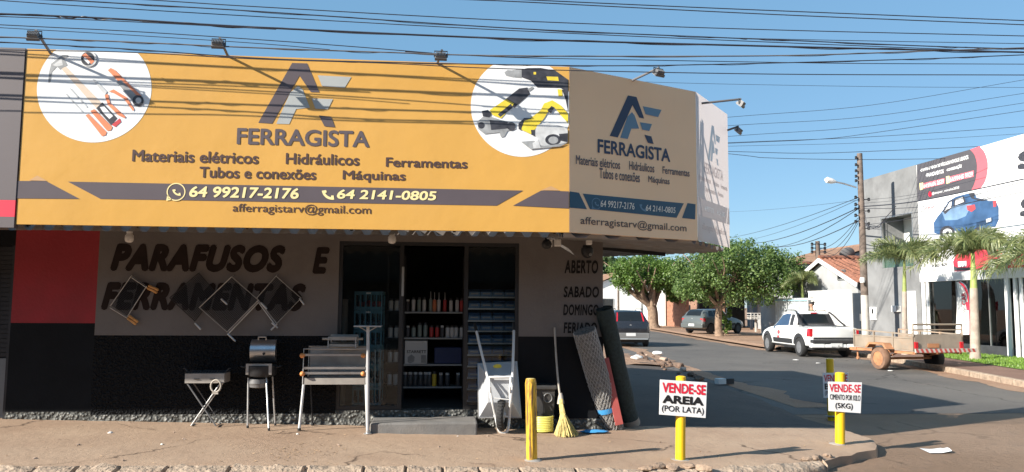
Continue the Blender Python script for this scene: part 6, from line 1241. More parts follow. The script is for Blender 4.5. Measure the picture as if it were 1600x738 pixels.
mb.build('window_frame', K['galv'], deal)
mb = MB(); mb.span((FX+.02, YC, ZF0), (X1, YB_-.002, ZT-.02)); mb.build('billboard_wall', K['facade_white'], deal)
mb = MB(); mb.span((FX-.03, YC, ZF0-.02), (FX+.018, YB_-.01, ZF1)); mb.build('fascia', K['facade_white'], deal, bevel=.01)
mb = MB(); mb.span((X1+.01, YC, ZT-.25), (32, YA-.26, ZT-.10)); mb.span((X1+.01, YC, ZF0+.05), (32, YA-.26, ZF0+.15)); mb.build('floor_slab', K['concrete'], deal)
mb = MB(); mb.sheet([(FX+.3, YC, .10), (30, YC, .10), (30, YB_, .10), (FX+.3, YB_, .10)]); mb.build('showroom_floor', K['floor_int'], deal)
mb = MB(); mb.span((27, YC, .1), (27.2, YB_, ZF0)); mb.span((FX+.3, YB_-.25, .1), (26.99, YB_-.05, ZF0)); mb.build('showroom_wall', mat('showroom_wall_paint', (.34, .34, .34), .8, var=.1), deal)
mb = MB(); mb.span((FX+.04, YC, -.1), (FX+.22, YB_-.02, fz(1560, 541.5))); mb.build('plinth', K['plinth'], deal)
zp = fz(1560, 541.5)
for px, wd in ((1444, .16), (1450.5, .10), (1575.5, .20), (1588, .12), (1597, .10), (1650, .2)):
    y = fy(px, 490); mb = MB(); mb.span((FX-.02, y-wd/2, zp-.3), (FX+.035, y+wd/2, ZF0-.021)); mb.build('white_column', K['facade_white'], deal)
ycs = [YB_-.25]+[fy(px, 490) for px in (1492, 1542, 1575.5, 1588)]+[YC]
for a, b in zip(ycs, ycs[1:]):
    mb = MB(); mb.span((FX+.10, b+.012, zp), (FX+.112, a-.012, ZF0-.021)); mb.build('glass_pane', G_SHOW, deal)
    mb = MB(); mb.span((FX+.085, b-.012, zp), (FX+.125, b+.012, ZF0-.021)); mb.build('mullion', K['galv'], deal)
# billboard printing
BB = mb = MB(); bbq = Plane((FX+.02, 60, 0), (0, -1))
bb = thing('billboard_print', 'printed billboard of dark panel, red arc and two cars on the white facade', 'billboard', (FX, 21, 3.5))
def bbflat(name, polys, ms, out=.004):
    mb = MB()
    for i, (pts, mi) in enumerate(polys): mb.sheet([bbq.at(x, y, out+.0008*i) for x, y in pts], mi)
    return mb.build(name, ms, bb, fix=False)
def q1(pts): return [(1420+x/5.678, 200+y/5.678) for x, y in pts]
arc = lambda pts: catmull([(x, y, 0) for x, y in pts], 6)
edge_in = [(p.x, p.y) for p in arc([(545, 192), (585, 240), (606, 320), (602, 420), (582, 500), (556, 552)])]; edge_out = [(p.x, p.y) for p in arc([(628, 163), (672, 215), (700, 300), (697, 400), (675, 480), (640, 532)])]
dark = bbflat('dark_panel', [(q1([(72, 326), (300, 262)]+edge_in+[(300, 604), (75, 655)]), 0)], [mat('print_charcoal', (.085, .08, .09), .5, var=.05)])
bbflat('red_arc', [(q1(edge_in+edge_out[::-1]), 0)], [mat('print_coral', (.68, .13, .16), .5, var=.04)], .006)
bbflat('phone_band', [(q1([(110, 497), (318, 446), (318, 495), (112, 545)]), 0), (q1([(335, 440), (578, 378), (578, 432), (340, 492)]), 0)], [mat('print_coral_band', (.70, .16, .20), .5, var=.04)], .007)
bbflat('phone_mark', [(q1([(97, 492), (128, 485), (130, 545), (100, 553)]), 0), (q1([(332, 432), (362, 425), (366, 488), (336, 496)]), 0), (q1(circ(190, 588, 15, 14, 24)), 1)], [K['ink_cream'], K['sign_red']], .010)
def bbtext(s, bl, br, tr, tl, m, off=.02, out=.012):
    c = [bbq.at(*q1([p])[0], out) for p in (bl, br, tr, tl)]; fit_text(s, c, off).build('lettering', m, bb, fix=False)
bbtext('•COMPRA E VENDA DE VEÍCULOS NOVOS E USADOS', (105, 392), (532, 276), (530, 232), (104, 362), K['print_white'], .03)
bbtext('•FINANCIAMENTOS', (155, 440), (312, 402), (311, 366), (154, 406), K['print_white'], .03); bbtext('•CONSIGNAÇÃO', (338, 392), (473, 360), (472, 316), (337, 360), K['print_white'], .03)
bbtext('64.99606 2629', (134, 536), (314, 492), (313, 452), (133, 503), K['print_white'], .02); bbtext('64.99445 9529', (368, 480), (572, 428), (571, 388), (367, 442), K['print_white'], .02)
bbtext('@stopcar_veiculos2020', (208, 600), (450, 545), (449, 515), (207, 572), K['print_white'], .01)
bbtext('STOPCAR', (135, 728), (228, 708), (227, 690), (134, 710), mat('print_coral_text', (.5, .12, .14), .5), .02)
for bl, br, tr, tl in (((965, 382), (1130, 338), (1130, 170), (972, 215)), ((985, 800), (1140, 770), (1140, 600), (995, 625))): bbtext('S', bl, br, tr, tl, K['p_dark'], .07)
def q2(pts): return [(1420+x/5.272, 300+y/5.272) for x, y in pts]
TB = [mat('print_blue_car', (.045, .10, .21), .4, var=.35, scale=2), mat('print_blue_light', (.16, .26, .40), .4, var=.3, scale=2), K['p_dark'], K['p_light'], mat('print_red_car', (.55, .04, .07), .4, var=.25, scale=2), K['p_red'], K['print_white'], mat('print_blue_dark', (.025, .05, .10), .4, var=.2)]
bbflat('blue_car_print', [(q2(p), m) for p, m in [
    ([(205, 255), (240, 200), (275, 160), (330, 75), (390, 40), (480, 15), (560, 20), (660, 75), (715, 70), (742, 130), (742, 230), (715, 290), (640, 300), (560, 320), (430, 360), (400, 330), (340, 300), (250, 350), (210, 340)], 0),
    ([(275, 170), (330, 130), (470, 95), (520, 105), (470, 200), (400, 230), (300, 235)], 1), ([(280, 160), (335, 80), (362, 62), (358, 130), (300, 185)], 2), ([(296, 158), (338, 88), (354, 78), (350, 128)], 6), ([(372, 62), (455, 35), (470, 85), (370, 125)], 2), ([(385, 65), (445, 45), (455, 82), (382, 112)], 3),
    ([(490, 12), (545, 5), (540, 50), (650, 70), (600, 75), (520, 55)], 2), ([(548, 12), (600, 8), (690, 52), (640, 66), (560, 48)], 3), ([(478, 115), (545, 105), (552, 140), (520, 165), (485, 150)], 5), ([(695, 72), (722, 70), (722, 120), (700, 125)], 5),
    (circ(320, 335, 62, 22, 55), 2), (circ(322, 338, 40, 20, 36), 3), (circ(322, 338, 14), 2), ([(560, 255), (690, 215), (690, 250), (560, 290)], 7), ([(640, 225), (680, 212), (682, 240), (642, 252)], 6), (circ(575, 350, 46, 20, 60), 2), (circ(577, 350, 28, 18, 38), 3)]], TB, .004)
bbflat('red_car_print', [(q2(p), m) for p, m in [
    ([(365, 575), (395, 500), (440, 450), (520, 430), (640, 430), (740, 470), (790, 540), (800, 620), (740, 645), (560, 650), (375, 655)], 4), ([(400, 510), (445, 460), (520, 445), (500, 515)], 2), ([(640, 445), (720, 475), (745, 520), (650, 520)], 2),
    ([(405, 575), (475, 570), (475, 615), (408, 620)], 6), ([(370, 610), (405, 625), (540, 622), (540, 645), (375, 650)], 2), (circ(688, 598, 36, 22, 46), 2), (circ(690, 598, 24, 20, 34), 3), ([(530, 560), (600, 540), (610, 590), (540, 600)], 5), ([(720, 560), (795, 545), (795, 552), (720, 570)], 3)]], TB, .004)
bbflat('red_strip', [(q2([(815, 515), (1100, 500), (1100, 625), (818, 633)]), 0)], [K['neighbour_red']], .006)
c = [bbq.at(*q2([p])[0], .014) for p in ((850, 606), (1060, 596), (1060, 562), (850, 572))]; fit_text('Santander', c, .02).build('lettering', K['print_white'], bb, fix=False)
bbflat('flame_mark', [(q2(circ(833, 588, 11, 12, 15)), 0)], [K['print_white']], .012)
c = [bbq.at(*q2([p])[0], .014) for p in ((190, 622), (315, 612), (315, 585), (190, 595))]; fit_text('64 3621 9629', c, .02).build('lettering', K['p_dark'], bb, fix=False)
c = [bbq.at(*q2([p])[0], .014) for p in ((170, 652), (345, 640), (345, 622), (170, 634))]; fit_text('veiculos', c, .02).build('lettering', K['p_grey'], bb, fix=False)
# things on the grey wall
def wall_item(name, label, cat, x0, y0, x1, y1, m, d=.06):
    ya, yb = fy(x1, (y0+y1)/2), fy(x0, (y0+y1)/2); za, zb = fz((x0+x1)/2, y1), fz((x0+x1)/2, y0); t = thing(name, label, cat, (FX-d, (ya+yb)/2, za))
    mb = MB(); mb.span((FX-d, ya, za), (FX-.002, yb, zb)); mb.build('panel', m, t, bevel=.008); return t, ya, yb, za, zb
t, ya, yb, za, zb = wall_item('meter_box', 'tall white meter box with dark window on the grey facade', 'meter box', 1361, 480, 1370.5, 500.5, K['facade_white']); mb = MB(); mb.span((FX-.066, (ya+yb)/2-.06, zb-.28), (FX-.0602, (ya+yb)/2+.06, zb-.08)); mb.build('window', K['autoglass'], t)
t, ya, yb, za, zb = wall_item('cable_box', 'squarish white cable box on the grey facade beside the first palm', 'cable box', 1397.5, 478, 1408, 487.5, K['plastic_white'], .14); mb = MB(); mb.span((FX-.142, ya+.02, za+.02), (FX-.1402, ya+.08, zb-.02)); mb.build('vent', K['plastic_black'], t)
t, ya, yb, za, zb = wall_item('facade_door', 'tall white door in the grey facade beside the showroom', 'door', 1419, 455, 1433, 541, K['facade_white'], .03); mb = MB(); mb.bar((FX-.05, yb-.12, za+1.0), (FX-.05, yb-.12, za+1.25), .03); mb.build('handle', K['galv'], t)
# showroom contents
t = hatchback('showroom_car', 'silver car with its nose at the showroom window', (22.2, 27.0, .105), R(207), K['paint_silver'], K['paint_silver'], K['rim'])
q = Plane((FX+1.2, 60, 0), (0, -1)).at(1597, 525); hatchback('showroom_car', 'white car farther right behind the showroom columns', (22.6, 24.9, .105), R(205), K['paint_white'], K['paint_white'], K['rim_dark'])
pf = Plane((FX-.35, 60, 0), (0, -1)); zf_ = .06; a = pf.at(1519, 525); t = thing('feather_flag', 'white feather flag with red edge and upright lettering before the showroom', 'flag', (a.x, a.y, zf_))
def q3(pts): return [(1420+x/4.1, 420+y/4.1) for x, y in pts]
mb = MB(); out = q3([(300, 418), (308, 250), (312, 150), (305, 85), (330, 82), (365, 110), (385, 160), (395, 250), (398, 340), (395, 422), (350, 424)]); mb.sheet([pf.at(x, y) for x, y in out]); fl = mb.build('cloth', K['flag_white'], t, fix=False)
mb = MB(); mb.sheet([pf.at(x, y, .004) for x, y in q3([(330, 82), (365, 110), (385, 160), (395, 250), (398, 340), (395, 422), (388, 422), (388, 340), (383, 250), (372, 165), (350, 118), (318, 86)])]); mb.sheet([pf.at(x, y, .006) for x, y in q3([(366, 215), (408, 208), (410, 232), (408, 268), (370, 266)])]); mb.build('red_edge', K['neighbour_red'], fl, fix=False)
c = [pf.at(*q3([p])[0], .008) for p in ((383, 362), (372, 238), (340, 252), (352, 366))]; fit_text('STOP', c, .02).build('lettering', K['p_grey'], fl, fix=False)
c = [pf.at(*q3([p])[0], .008) for p in ((372, 228), (364, 150), (338, 155), (342, 236))]; fit_text('CAR', c, .02).build('lettering', K['sign_red'], fl, fix=False)
mb = MB(); P = [pf.at(*p) for p in q3([(398, 470), (398, 340), (393, 250), (385, 160), (362, 108), (330, 82)])]; P[0].z = zf_; mb.tube(catmull(P, 4), .016, 6); mb.build('pole', K['galv'], t, smooth=True)
mb = MB(); mb.lathe([(.28, 0), (.26, .04), (.05, .06)], Matrix.Translation((P[0].x, P[0].y, zf_-.02)), 16); mb.build('base', K['iron'], t)
q = Plane((FX+.7, 60, 0), (0, -1)).at(1487, 510); t = thing('potted_plant', 'spiky green plant in a dark pot behind the showroom glass', 'plant', (q.x, q.y, .1)); mb = MB(); mb.lathe([(.18, .1), (.26, q.z-.05), (.24, q.z), (.05, q.z-.02)], Matrix.Translation((q.x, q.y, 0)), 18); mb.build('pot', K['plastic_black'], t, smooth=True)
mb = MB(); rn = random.Random(4)
for i in range(36): a = rn.uniform(0, 6.28); l = rn.uniform(.35, .7); d = Vector((math.cos(a), math.sin(a), 0)); e = d*l*.8+Vector((0, 0, l*rn.uniform(.2, 1))); s = Vector((-d.y, d.x, 0))*.03; o = Vector((q.x, q.y, q.z)); mb.add([o-s, o+s, o+e*.6+s+Vector((0, 0, .08)), o+e*.6-s+Vector((0, 0, .08)), o+e], [(0, 1, 2, 3), (3, 2, 4)])
mb.build('leaves', K['frond'], t, fix=False)

# ------------------------------------------------------------------ walls and houses farther along the far side
def xwall(name, label, cat, px0, px1, top, X, m, th=.15, bot=-.05, cap=None):
    P = Plane((X, 60, 0), (0, -1)); y0, y1 = P.at(px1, top).y, P.at(px0, top).y; zt = P.at((px0+px1)/2, top).z; t = thing(name, label, cat, (X, (y0+y1)/2, 0)); mb = MB(); mb.span((X, y0, bot), (X+th, y1, zt)); mb.build('wall', m, t)
    if cap: mb = MB(); mb.span((X-.03, y0, zt+.001), (X+th+.03, y1, zt+.06)); mb.build('coping', cap, t)
    return t, y0, y1, zt
t, y0, y1, zt = xwall('garden_wall', 'tall bright white garden wall with vent behind the pickup', 'wall', 1263, 1330, 456, 18.0, K['white_wall'], .2, cap=K['white_wall'])
mb = MB(); P = Plane((18.0, 60, 0), (0, -1)); a, b = P.at(1266, 470), P.at(1271, 459)
for k in range(4): mb.span((17.985, b.y, a.z+k*.07), (17.999, a.y, a.z+k*.07+.04))
mb.build('vent', K['galv'], t)
t, g0, g1, zt2 = xwall('metal_gate', 'narrow dark navy gate between white wall and grey facade', 'gate', 1331, 1349, 458, 18.05, K['dk_blue'], .06); mb = MB(); mb.span((18.02, g0+.2, 1.0), (18.049, g0+.3, 1.3)); mb.build('handle', K['galv'], t)
t, y0, y1, zt = xwall('tin_fence', 'pale corrugated tin fence with light blue rail left of the white wall', 'fence', 1212, 1262, 466, 17.8, K['tin'], .03); mb = MB(); mb.bar((17.77, y0, zt-.12), (17.77, y1, zt-.12), .06); mb.build('rail', mat('pale_blue_rail', (.30, .52, .62), .5), t)
for k in range(14): mb = MB(); y = y0+(y1-y0)*k/13; mb.span((17.775, y-.02, 0), (17.799, y+.02, zt)); mb.build('rib', K['tin'], t)
xwall('boundary_wall', 'grey rendered boundary wall left of the tin fence', 'wall', 1188, 1211, 464, 17.9, K['pale_wall'], .15)
def gable_house(label, X0, X1, Y0, Y1, ze, zr, wallm, tilem, ridge='Y', group=None):
    t = thing('house', label, 'house', ((X0+X1)/2, Y0, 0), 0, group); xm, ym = (X0+X1)/2, (Y0+Y1)/2; o = .35; mb = MB()
    mb.span((X0, Y0, -.1), (X0+.2, Y1, ze)); mb.span((X1-.2, Y0, -.1), (X1, Y1, ze)); mb.span((X0+.2, Y0, -.1), (X1-.2, Y0+.2, ze)); mb.span((X0+.2, Y1-.2, -.1), (X1-.2, Y1, ze))
    if ridge == 'Y':
        for y in (Y0, Y1-.2): mb.prism([(X0, y, ze+.002), (X1, y, ze+.002), (xm, y, zr-.1)], (0, .2, 0))
    else:
        for x in (X0, X1-.2): mb.prism([(x, Y0, ze+.002), (x, Y1, ze+.002), (x, ym, zr-.1)], (.2, 0, 0))
    mb.build('wall', wallm, t); mb = MB()
    def slope(e0, e1, r1, r0, n):
        e0, e1, r0, r1 = map(Vector, (e0, e1, r0, r1)); N = n*6
        nr = (e1-e0).cross(r0-e0).normalized(); nr = nr if nr.z > 0 else -nr
        mb.grid(lambda u, v: (e0.lerp(e1, u)).lerp(r0.lerp(r1, u), v)+nr*(.05+.045*math.sin(u*n*2*math.pi)+.03*((v*14) % 1.0)), N, 28)
    if ridge == 'Y':
        k = (zr-ze)/(xm-X0); n = int((Y1-Y0+2*o)/.22); slope((X0-o, Y0-o, ze-k*o), (X0-o, Y1+o, ze-k*o), (xm, Y1+o, zr), (xm, Y0-o, zr), n); slope((X1+o, Y0-o, ze-k*o), (X1+o, Y1+o, ze-k*o), (xm, Y1+o, zr), (xm, Y0-o, zr), n); rp = ((xm, Y0-o, zr+.08), (xm, Y1+o, zr+.08))
    else:
        k = (zr-ze)/(ym-Y0); n = int((X1-X0+2*o)/.22); slope((X0-o, Y0-o, ze-k*o), (X1+o, Y0-o, ze-k*o), (X1+o, ym, zr), (X0-o, ym, zr), n); slope((X0-o, Y1+o, ze-k*o), (X1+o, Y1+o, ze-k*o), (X1+o, ym, zr), (X0-o, ym, zr), n); rp = ((X0-o, ym, zr+.08), (X1+o, ym, zr+.08))
    rf = mb.build('roof', tilem, t, fix=False); mb = MB(); mb.tube(rp, .12, 8); mb.build('ridge_cap', tilem, rf); return t, rf
def win(t, x, y, z, w_, h, ax='X', m=None):
    mb = MB(); f = .06
    if ax == 'X':
        mb.span((x-.05, y-w_/2, z), (x+.02, y-w_/2+f, z+h)); mb.span((x-.05, y+w_/2-f, z), (x+.02, y+w_/2, z+h)); mb.span((x-.05, y-w_/2+f, z+h-f), (x+.02, y+w_/2-f, z+h)); mb.span((x-.05, y-w_/2+f, z), (x+.02, y+w_/2-f, z+f))
    else:
        mb.span((x-w_/2, y-.05, z), (x-w_/2+f, y+.02, z+h)); mb.span((x+w_/2-f, y-.05, z), (x+w_/2, y+.02, z+h)); mb.span((x-w_/2+f, y-.05, z+h-f), (x+w_/2-f, y+.02, z+h)); mb.span((x-w_/2+f, y-.05, z), (x+w_/2-f, y+.02, z+f))
    fr_ = mb.build('window', m or K['galv'], t); mb = MB()
    if ax == 'X': mb.span((x-.03, y-w_/2+f, z+f), (x-.02, y+w_/2-f, z+h-f))
    else: mb.span((x-w_/2+f, y-.03, z+f), (x+w_/2-f, y-.02, z+h-f))
    mb.build('pane', K['autoglass'], fr_)
# gabled house behind the white wall: gable towards the side street, clay tiles sloping towards the viewer
GX = 19.0; PG_ = Plane((GX, 60, 0), (0, -1)); ap, ev = PG_.at(1286, 405), PG_.at(1342, 441); HY = ap.y; bk = Vector((GX, ap.y+(ap.y-ev.y)*1.1, ev.z-.1))
t = thing('house', 'white gabled house with red clay tile roof behind the white wall', 'house', (GX+4, HY, 0)); mb = MB()
mb.prism([(GX, ev.y+.1, -.1), (GX, ev.y+.1, ev.z-.1), (GX, ap.y, ap.z-.12), (GX, bk.y-.1, bk.z), (GX, bk.y-.1, -.1)], (.2, 0, 0)); mb.span((GX+.201, ev.y+.1, -.1), (29, ev.y+.3, ev.z-.1)); mb.build('wall', K['pale_wall'], t)
mb = MB(); x0, x1 = GX-.22, 29.0; n = 44
def tile_(u, v, e, r): q = Vector((x0+(x1-x0)*u, 0, 0)); p = e.lerp(r, v); return (q.x, p.y, p.z+.05+.045*math.sin(u*n*2*math.pi)+.03*((v*15) % 1.0))
mb.grid(lambda u, v: tile_(u, v, Vector((0, ev.y-.25, ev.z-.09)), Vector((0, ap.y, ap.z))), n*6, 30); mb.grid(lambda u, v: tile_(u, v, Vector((0, bk.y+.2, bk.z-.05)), Vector((0, ap.y+.001, ap.z))), n*6, 12)
rf = mb.build('roof', K['tile'], t, fix=False)
mb = MB(); mb.bar((x0-.02, ev.y-.25, ev.z-.15), (x0-.02, ap.y, ap.z-.06), .05, .2); mb.bar((x0-.02, ap.y, ap.z-.06), (x0-.02, bk.y+.2, bk.z-.1), .05, .2); mb.build('barge_board', K['facade_white'], rf)
mb = MB(); mb.tube([(x0, ap.y, ap.z+.08), (x1, ap.y, ap.z+.08)], .12, 8); mb.build('ridge_cap', K['tile'], rf)
q = PG_.at(1315, 428); win(t, GX, q.y, q.z-.3, .7, .5, 'X')
q = Plane((0, ap.y+.1, 0), (1, 0)).at(1325, 406); t = thing('satellite_dish', 'dark satellite dish on the clay tile roof', 'satellite dish', q); M = Matrix.Translation(q+Vector((0, 0, .22))) @ Euler((R(-60), R(20), 0)).to_matrix().to_4x4()
mb = MB(); mb.lathe([(.02, -.02), (.22, .03), (.37, .12), (.39, .135), (.22, .045), (.02, .0)], M, 24); mb.build('dish', K['lampbody'], t, smooth=True); mb = MB(); mb.tube([q+Vector((0, .1, -.3)), q+Vector((0, .05, .2))], .04, 8); mb.build('mast', K['galv'], t)
t, rf = gable_house('brown tiled house roof rising behind the clay tiled house', 23.0, 34.0, 47, 57, 4.2, 5.7, K['pale_wall'], K['tile_old'])
# flat grey house with parapet left of it, dark carport, far white houses
PY = Plane((0, 45.0, 0), (1, 0)); a, b = PY.at(1255, 420), PY.at(1283, 420); zt = PY.at(1270, 413).z; t = thing('flat_house', 'flat roofed pale house behind the slim palms', 'house', (a.x, 45, 0)); mb = MB(); mb.span((a.x, 45, -.1), (b.x+1.2, 52, zt)); mb.build('wall', K['pale_wall'], t); mb = MB(); mb.span((a.x-.08, 44.9, zt+.002), (b.x+1.3, 52.1, zt+.14)); mb.build('roof', K['tile'], t)
# carport house behind the round tree
PY = Plane((0, 50.0, 0), (1, 0)); a, b = PY.at(1135, 470), PY.at(1213, 470); zt = PY.at(1170, 452).z; t = thing('carport', 'dark shaded carport of low tiled roof behind the round tree', 'carport', (a.x, 50, 0)); mb = MB(); x0, x1 = a.x, b.x
for x in (x0+.1, (x0+x1)/2, x1-.1): q = MB(); q.span((x-.08, 50, 0), (x+.08, 50.16, zt)); q.build('post', K['dk_blue'], t)
mb.span((x0, 55.5, 0), (x1, 55.7, zt+.8)); mb.build('back_wall', K['dk_blue'], t); mb = MB(); n = 22; mb.grid(lambda u, v: (x0-.4+(x1-x0+.8)*u, 49.5+6.4*v, zt+1.1*v+.04*math.sin(u*n*2*math.pi)), n*6, 12); mb.build('roof', K['tile'], t, fix=False)
q = PY.at(1190, 490); t = thing('white_fence', 'white rail fence beside the carport behind the litter basket', 'fence', (q.x, 49, 0)); 
for k in range(7): mb = MB(); x = PY.at(1181, 490).x+k*.22; mb.span((x, 48.9, 0), (x+.05, 48.95, 1.5)); mb.build('bar', K['facade_white'], t)
mb = MB(); x = PY.at(1181, 490).x; mb.bar((x, 48.92, 1.4), (x+1.45, 48.92, 1.4), .05); mb.bar((x, 48.92, .2), (x+1.45, 48.92, .2), .05); mb.build('rail', K['facade_white'], t)
xwall('house_wall', 'white house wall with blue window behind the leaning tree', 'wall', 1000, 1036, 452, 17.0, K['white_wall'], .2)
xwall('reddish_wall', 'reddish brown wall between white wall and carport', 'wall', 1038, 1072, 462, 17.3, mat('red_brick_wall', (.34, .16, .10), .9, var=.3, scale=6), .2)
xwall('brick_wall', 'reddish brown wall just left of the carport', 'wall', 1076, 1128, 466, 19.5, mat('brown_brick_wall', (.30, .17, .12), .9, var=.3, scale=5), .2)
P17 = Plane((17.0, 60, 0), (0, -1)); q = P17.at(1013, 480)
t = thing('wall_window', 'pale blue window in the far white house wall', 'window', q); mb = MB(); mb.span((16.95, q.y-.7, 1.2), (16.998, q.y+.7, 2.3)); mb.build('frame', mat('pale_blue_shutter', (.30, .42, .52), .6), t); mb = MB(); mb.bar((16.94, q.y, 1.2), (16.94, q.y, 2.3), .05); mb.build('mullion', K['facade_white'], t)
t, rf = gable_house('far white house with low brown roof at the end of the street', 13.0, 19.5, 70, 82, 3.1, 4.5, K['white_wall'], K['tile_old']); win(t, 15, 70, 1.1, 1.2, 1.1, 'Z')
t, rf = gable_house('second far house with pale wall, half hidden behind the shop corner', 8.5, 12.5, 84, 94, 3.0, 4.6, K['white_wall'], K['tile_old'], 'X')
xwall('low_wall', 'low white street wall far behind the black hatchback', 'wall', 955, 999, 470, 16.6, K['white_wall'], .15)
# litter basket on posts
b = atZ(1186, 519, .02); t = thing('litter_basket', 'whitish raised street basket on two posts beneath the trees', 'litter basket', b); P = Plane((0, b.y, 0), (1, 0)); a0, a1 = P.at(1171, 499), P.at(1202, 490)
mb = MB(); mb.span((a0.x, b.y-.25, a0.z), (a1.x, b.y+.35, a0.z+.04)); 
for z in (a0.z+.10, a0.z+.2, a1.z): mb.tube([(a0.x, b.y-.25, z), (a1.x, b.y-.25, z), (a1.x, b.y+.35, z), (a0.x, b.y+.35, z)], .028, 6, closed=True)
for k in range(7): x = a0.x+(a1.x-a0.x)*k/6; mb.bar((x, b.y-.25, a0.z), (x, b.y-.25, a1.z), .05)
mb.build('basket', K['pole_white'], t)
for px in (1181, 1190.5): x = P.at(px, 510).x; mb = MB(); mb.bar((x, b.y, 0), (x, b.y, a0.z), .10); mb.build('post', K['pole_white'], t)
b = atZ(1056, 507, .02); t = thing('old_tyre', 'old dusty tyre lying against the wall under the leaning tree', 'tyre', b); mb = MB(); mb.lathe([(.18, -.09), (.30, -.09), (.33, 0), (.30, .09), (.18, .09), (.17, 0), (.18, -.09)], Matrix.Translation(b+Vector((0, 0, .32))) @ Euler((R(80), 0, R(20))).to_matrix().to_4x4(), 22); mb.build('tread', K['rubber_dusty'], t, smooth=True); mb = MB(); mb.lathe([(.05, -.05), (.17, -.05), (.17, .05), (.05, .05)], Matrix.Translation(b+Vector((0, 0, .32))) @ Euler((R(80), 0, R(20))).to_matrix().to_4x4(), 18); mb.build('rim', K['rim_dark'], t)

# ------------------------------------------------------------------ poles and overhead cables
def pole(label, base, top, r, white=None, group='utility poles'):
    base, top = Vector(base), Vector(top); t = thing('utility_pole', label, 'utility pole', base, 0, group); mb = MB(); P = [base.lerp(top, i/8) for i in range(9)]; mb.tube(P, [r*(1.1-.35*i/8) for i in range(9)], 12); mb.build('shaft', K['pole_wood'], t, smooth=True)
    if white: mb = MB(); mb.tube([base, base.lerp(top, white)], [r*1.115, r*(1.115-.35*white)], 12); mb.build('painted_base', K['pole_white'], t, smooth=True)
    return t
PX_ = 16.2; yb = atX(1347, 400, PX_).y; ztop = atX(1344, 240, PX_).z; main = pole('tall weathered utility pole with street lamp before the grey facade', (PX_+.05, yb, 0), (PX_-.02, yb-.1, ztop), .135, .27)
PM = Plane((0, yb-.1, 0), (1, 0))
def insul(t, q, s=1.0, dx=-.14):
    mb = MB(); mb.tube([q+Vector((dx, -.06, 0)), q], .016*s, 5); mb.lathe([(.02*s, -.06*s), (.05*s, -.04*s), (.035*s, 0), (.05*s, .03*s), (.02*s, .06*s)], Matrix.Translation(q+Vector((dx, -.06, 0))), 10); mb.build('insulator', K['iron'], t)
for py in (247, 258, 267.5, 276, 283): insul(main, PM.at(1341.5, py))
for py in (309, 320, 327, 337, 347): insul(main, PM.at(1341, py), 1.15)
for py in (312, 330, 350, 357): insul(main, PM.at(1350, py), 1.1, .16)
mb = MB(); a, b, c = PM.at(1338, 293), PM.at(1318, 287), PM.at(1304, 284); mb.tube([a, b, c], .032, 8); arm = mb.build('lamp_arm', K['galv'], main, smooth=True)
mb = MB(); d = (c-b).normalized(); mb.tube([c-d*.05, c+d*.12, c+d*.32, c+d*.40], [.05, .11, .12, .04], 12); mb.build('lamp_head', K['plastic_white'], main, smooth=True)
mb = MB(); q = PM.at(1345, 438); mb.lathe([(.08, -.1), (.10, 0), (.08, .1)], Matrix.Translation(q+Vector((-.05, -.2, 0))), 12); mb.build('camera_box', K['plastic_white'], main, smooth=True)
q = atX(1278, 400, 19.5); far = pole('distant utility pole with two stacks of insulators behind the flat house', (19.5, q.y, 0), (19.5, q.y, atX(1278, 377, 19.5).z), .15)
PFp = Plane((0, q.y, 0), (1, 0))
for py in (382, 388, 394): insul(far, PFp.at(1276.5, py), 1.5, -.3); insul(far, PFp.at(1279.5, py), 1.5, .3)
# one more thin pole far down the street, seen under the awning
q = atX(966, 430, 13.2); pole('thin distant pole seen under the awning beside the shop wall', (13.2, q.y, 0), (13.2, q.y, atX(966, 420, 13.2).z), .09)
GC = 'overhead cables before the shop'
def cable(pts, r, label, pl, group, m='black_cable', ext=(0, 0), name='overhead_cable', loops=False):
    P = [pl.at(x, y) for x, y in pts]
    if ext[0]: P.insert(0, P[0]+(P[0]-P[1]).normalized()*ext[0])
    if ext[1]: P.append(P[-1]+(P[-1]-P[-2]).normalized()*ext[1])
    mb = MB(); Q = catmull(P, 8); mb.tube(Q, r, 5)
    if loops:
        rn = random.Random(int(pts[0][1])+3); W_ = []
        for i, p in enumerate(Q): a = i*1.9; W_.append(p+Vector((0, math.sin(a)*r*.9, math.cos(a*.7)*r*1.1-.004)))
        mb.tube(catmull(W_, 3), r*.45, 5)
    o = mb.build(name, K[m], smooth=True); return tag(o, label, 'cable', group)
def PYc(y): return Plane((0, y, 0), (1, 0))
cable([(92, 0), (400, 18), (800, 44.5), (1125, 59), (1200, 62), (1452, 72.5), (1600, 77)], .0065, 'medium black cable just above the thick bundle, with a small knot at its right', PYc(7.80), GC, ext=(4, 4), loops=True)
cable([(0, 1), (100, 8), (400, 26), (800, 48), (1200, 66), (1600, 82)], .005, 'thin cable running close above the thick bundle', PYc(7.84), GC, ext=(4, 4))
cable([(0, 22), (100, 26), (200, 31), (400, 43), (800, 61), (1200, 72.5), (1600, 82)], .0105, 'thickest bundled black cable high above the sign', PYc(7.80), GC, ext=(5, 4), loops=True)
cable([(0, 26), (120, 30.5), (250, 36.5), (400, 44.5)], .005, 'thin loose cable hanging just under the thick bundle at the left', PYc(7.79), GC, ext=(4, .2))
cable([(0, 39), (200, 49), (400, 62), (550, 73), (660, 82)], .005, 'thin cable slanting down to meet the cable by the third floodlight', PYc(7.83), GC, ext=(4, .1))
cable([(0, 43.5), (200, 55), (400, 68), (500, 76.5)], .004, 'faintest thin cable below its slanting neighbour at the left', PYc(7.84), GC, ext=(4, .1))
cable([(0, 58), (200, 66), (400, 75), (600, 82), (800, 87.5), (1200, 87.5), (1450, 80), (1600, 75)], .0075, 'medium grey cable passing behind the first three floodlights', PYc(7.80), GC, 'grey_cable', (5, 4), loops=True)
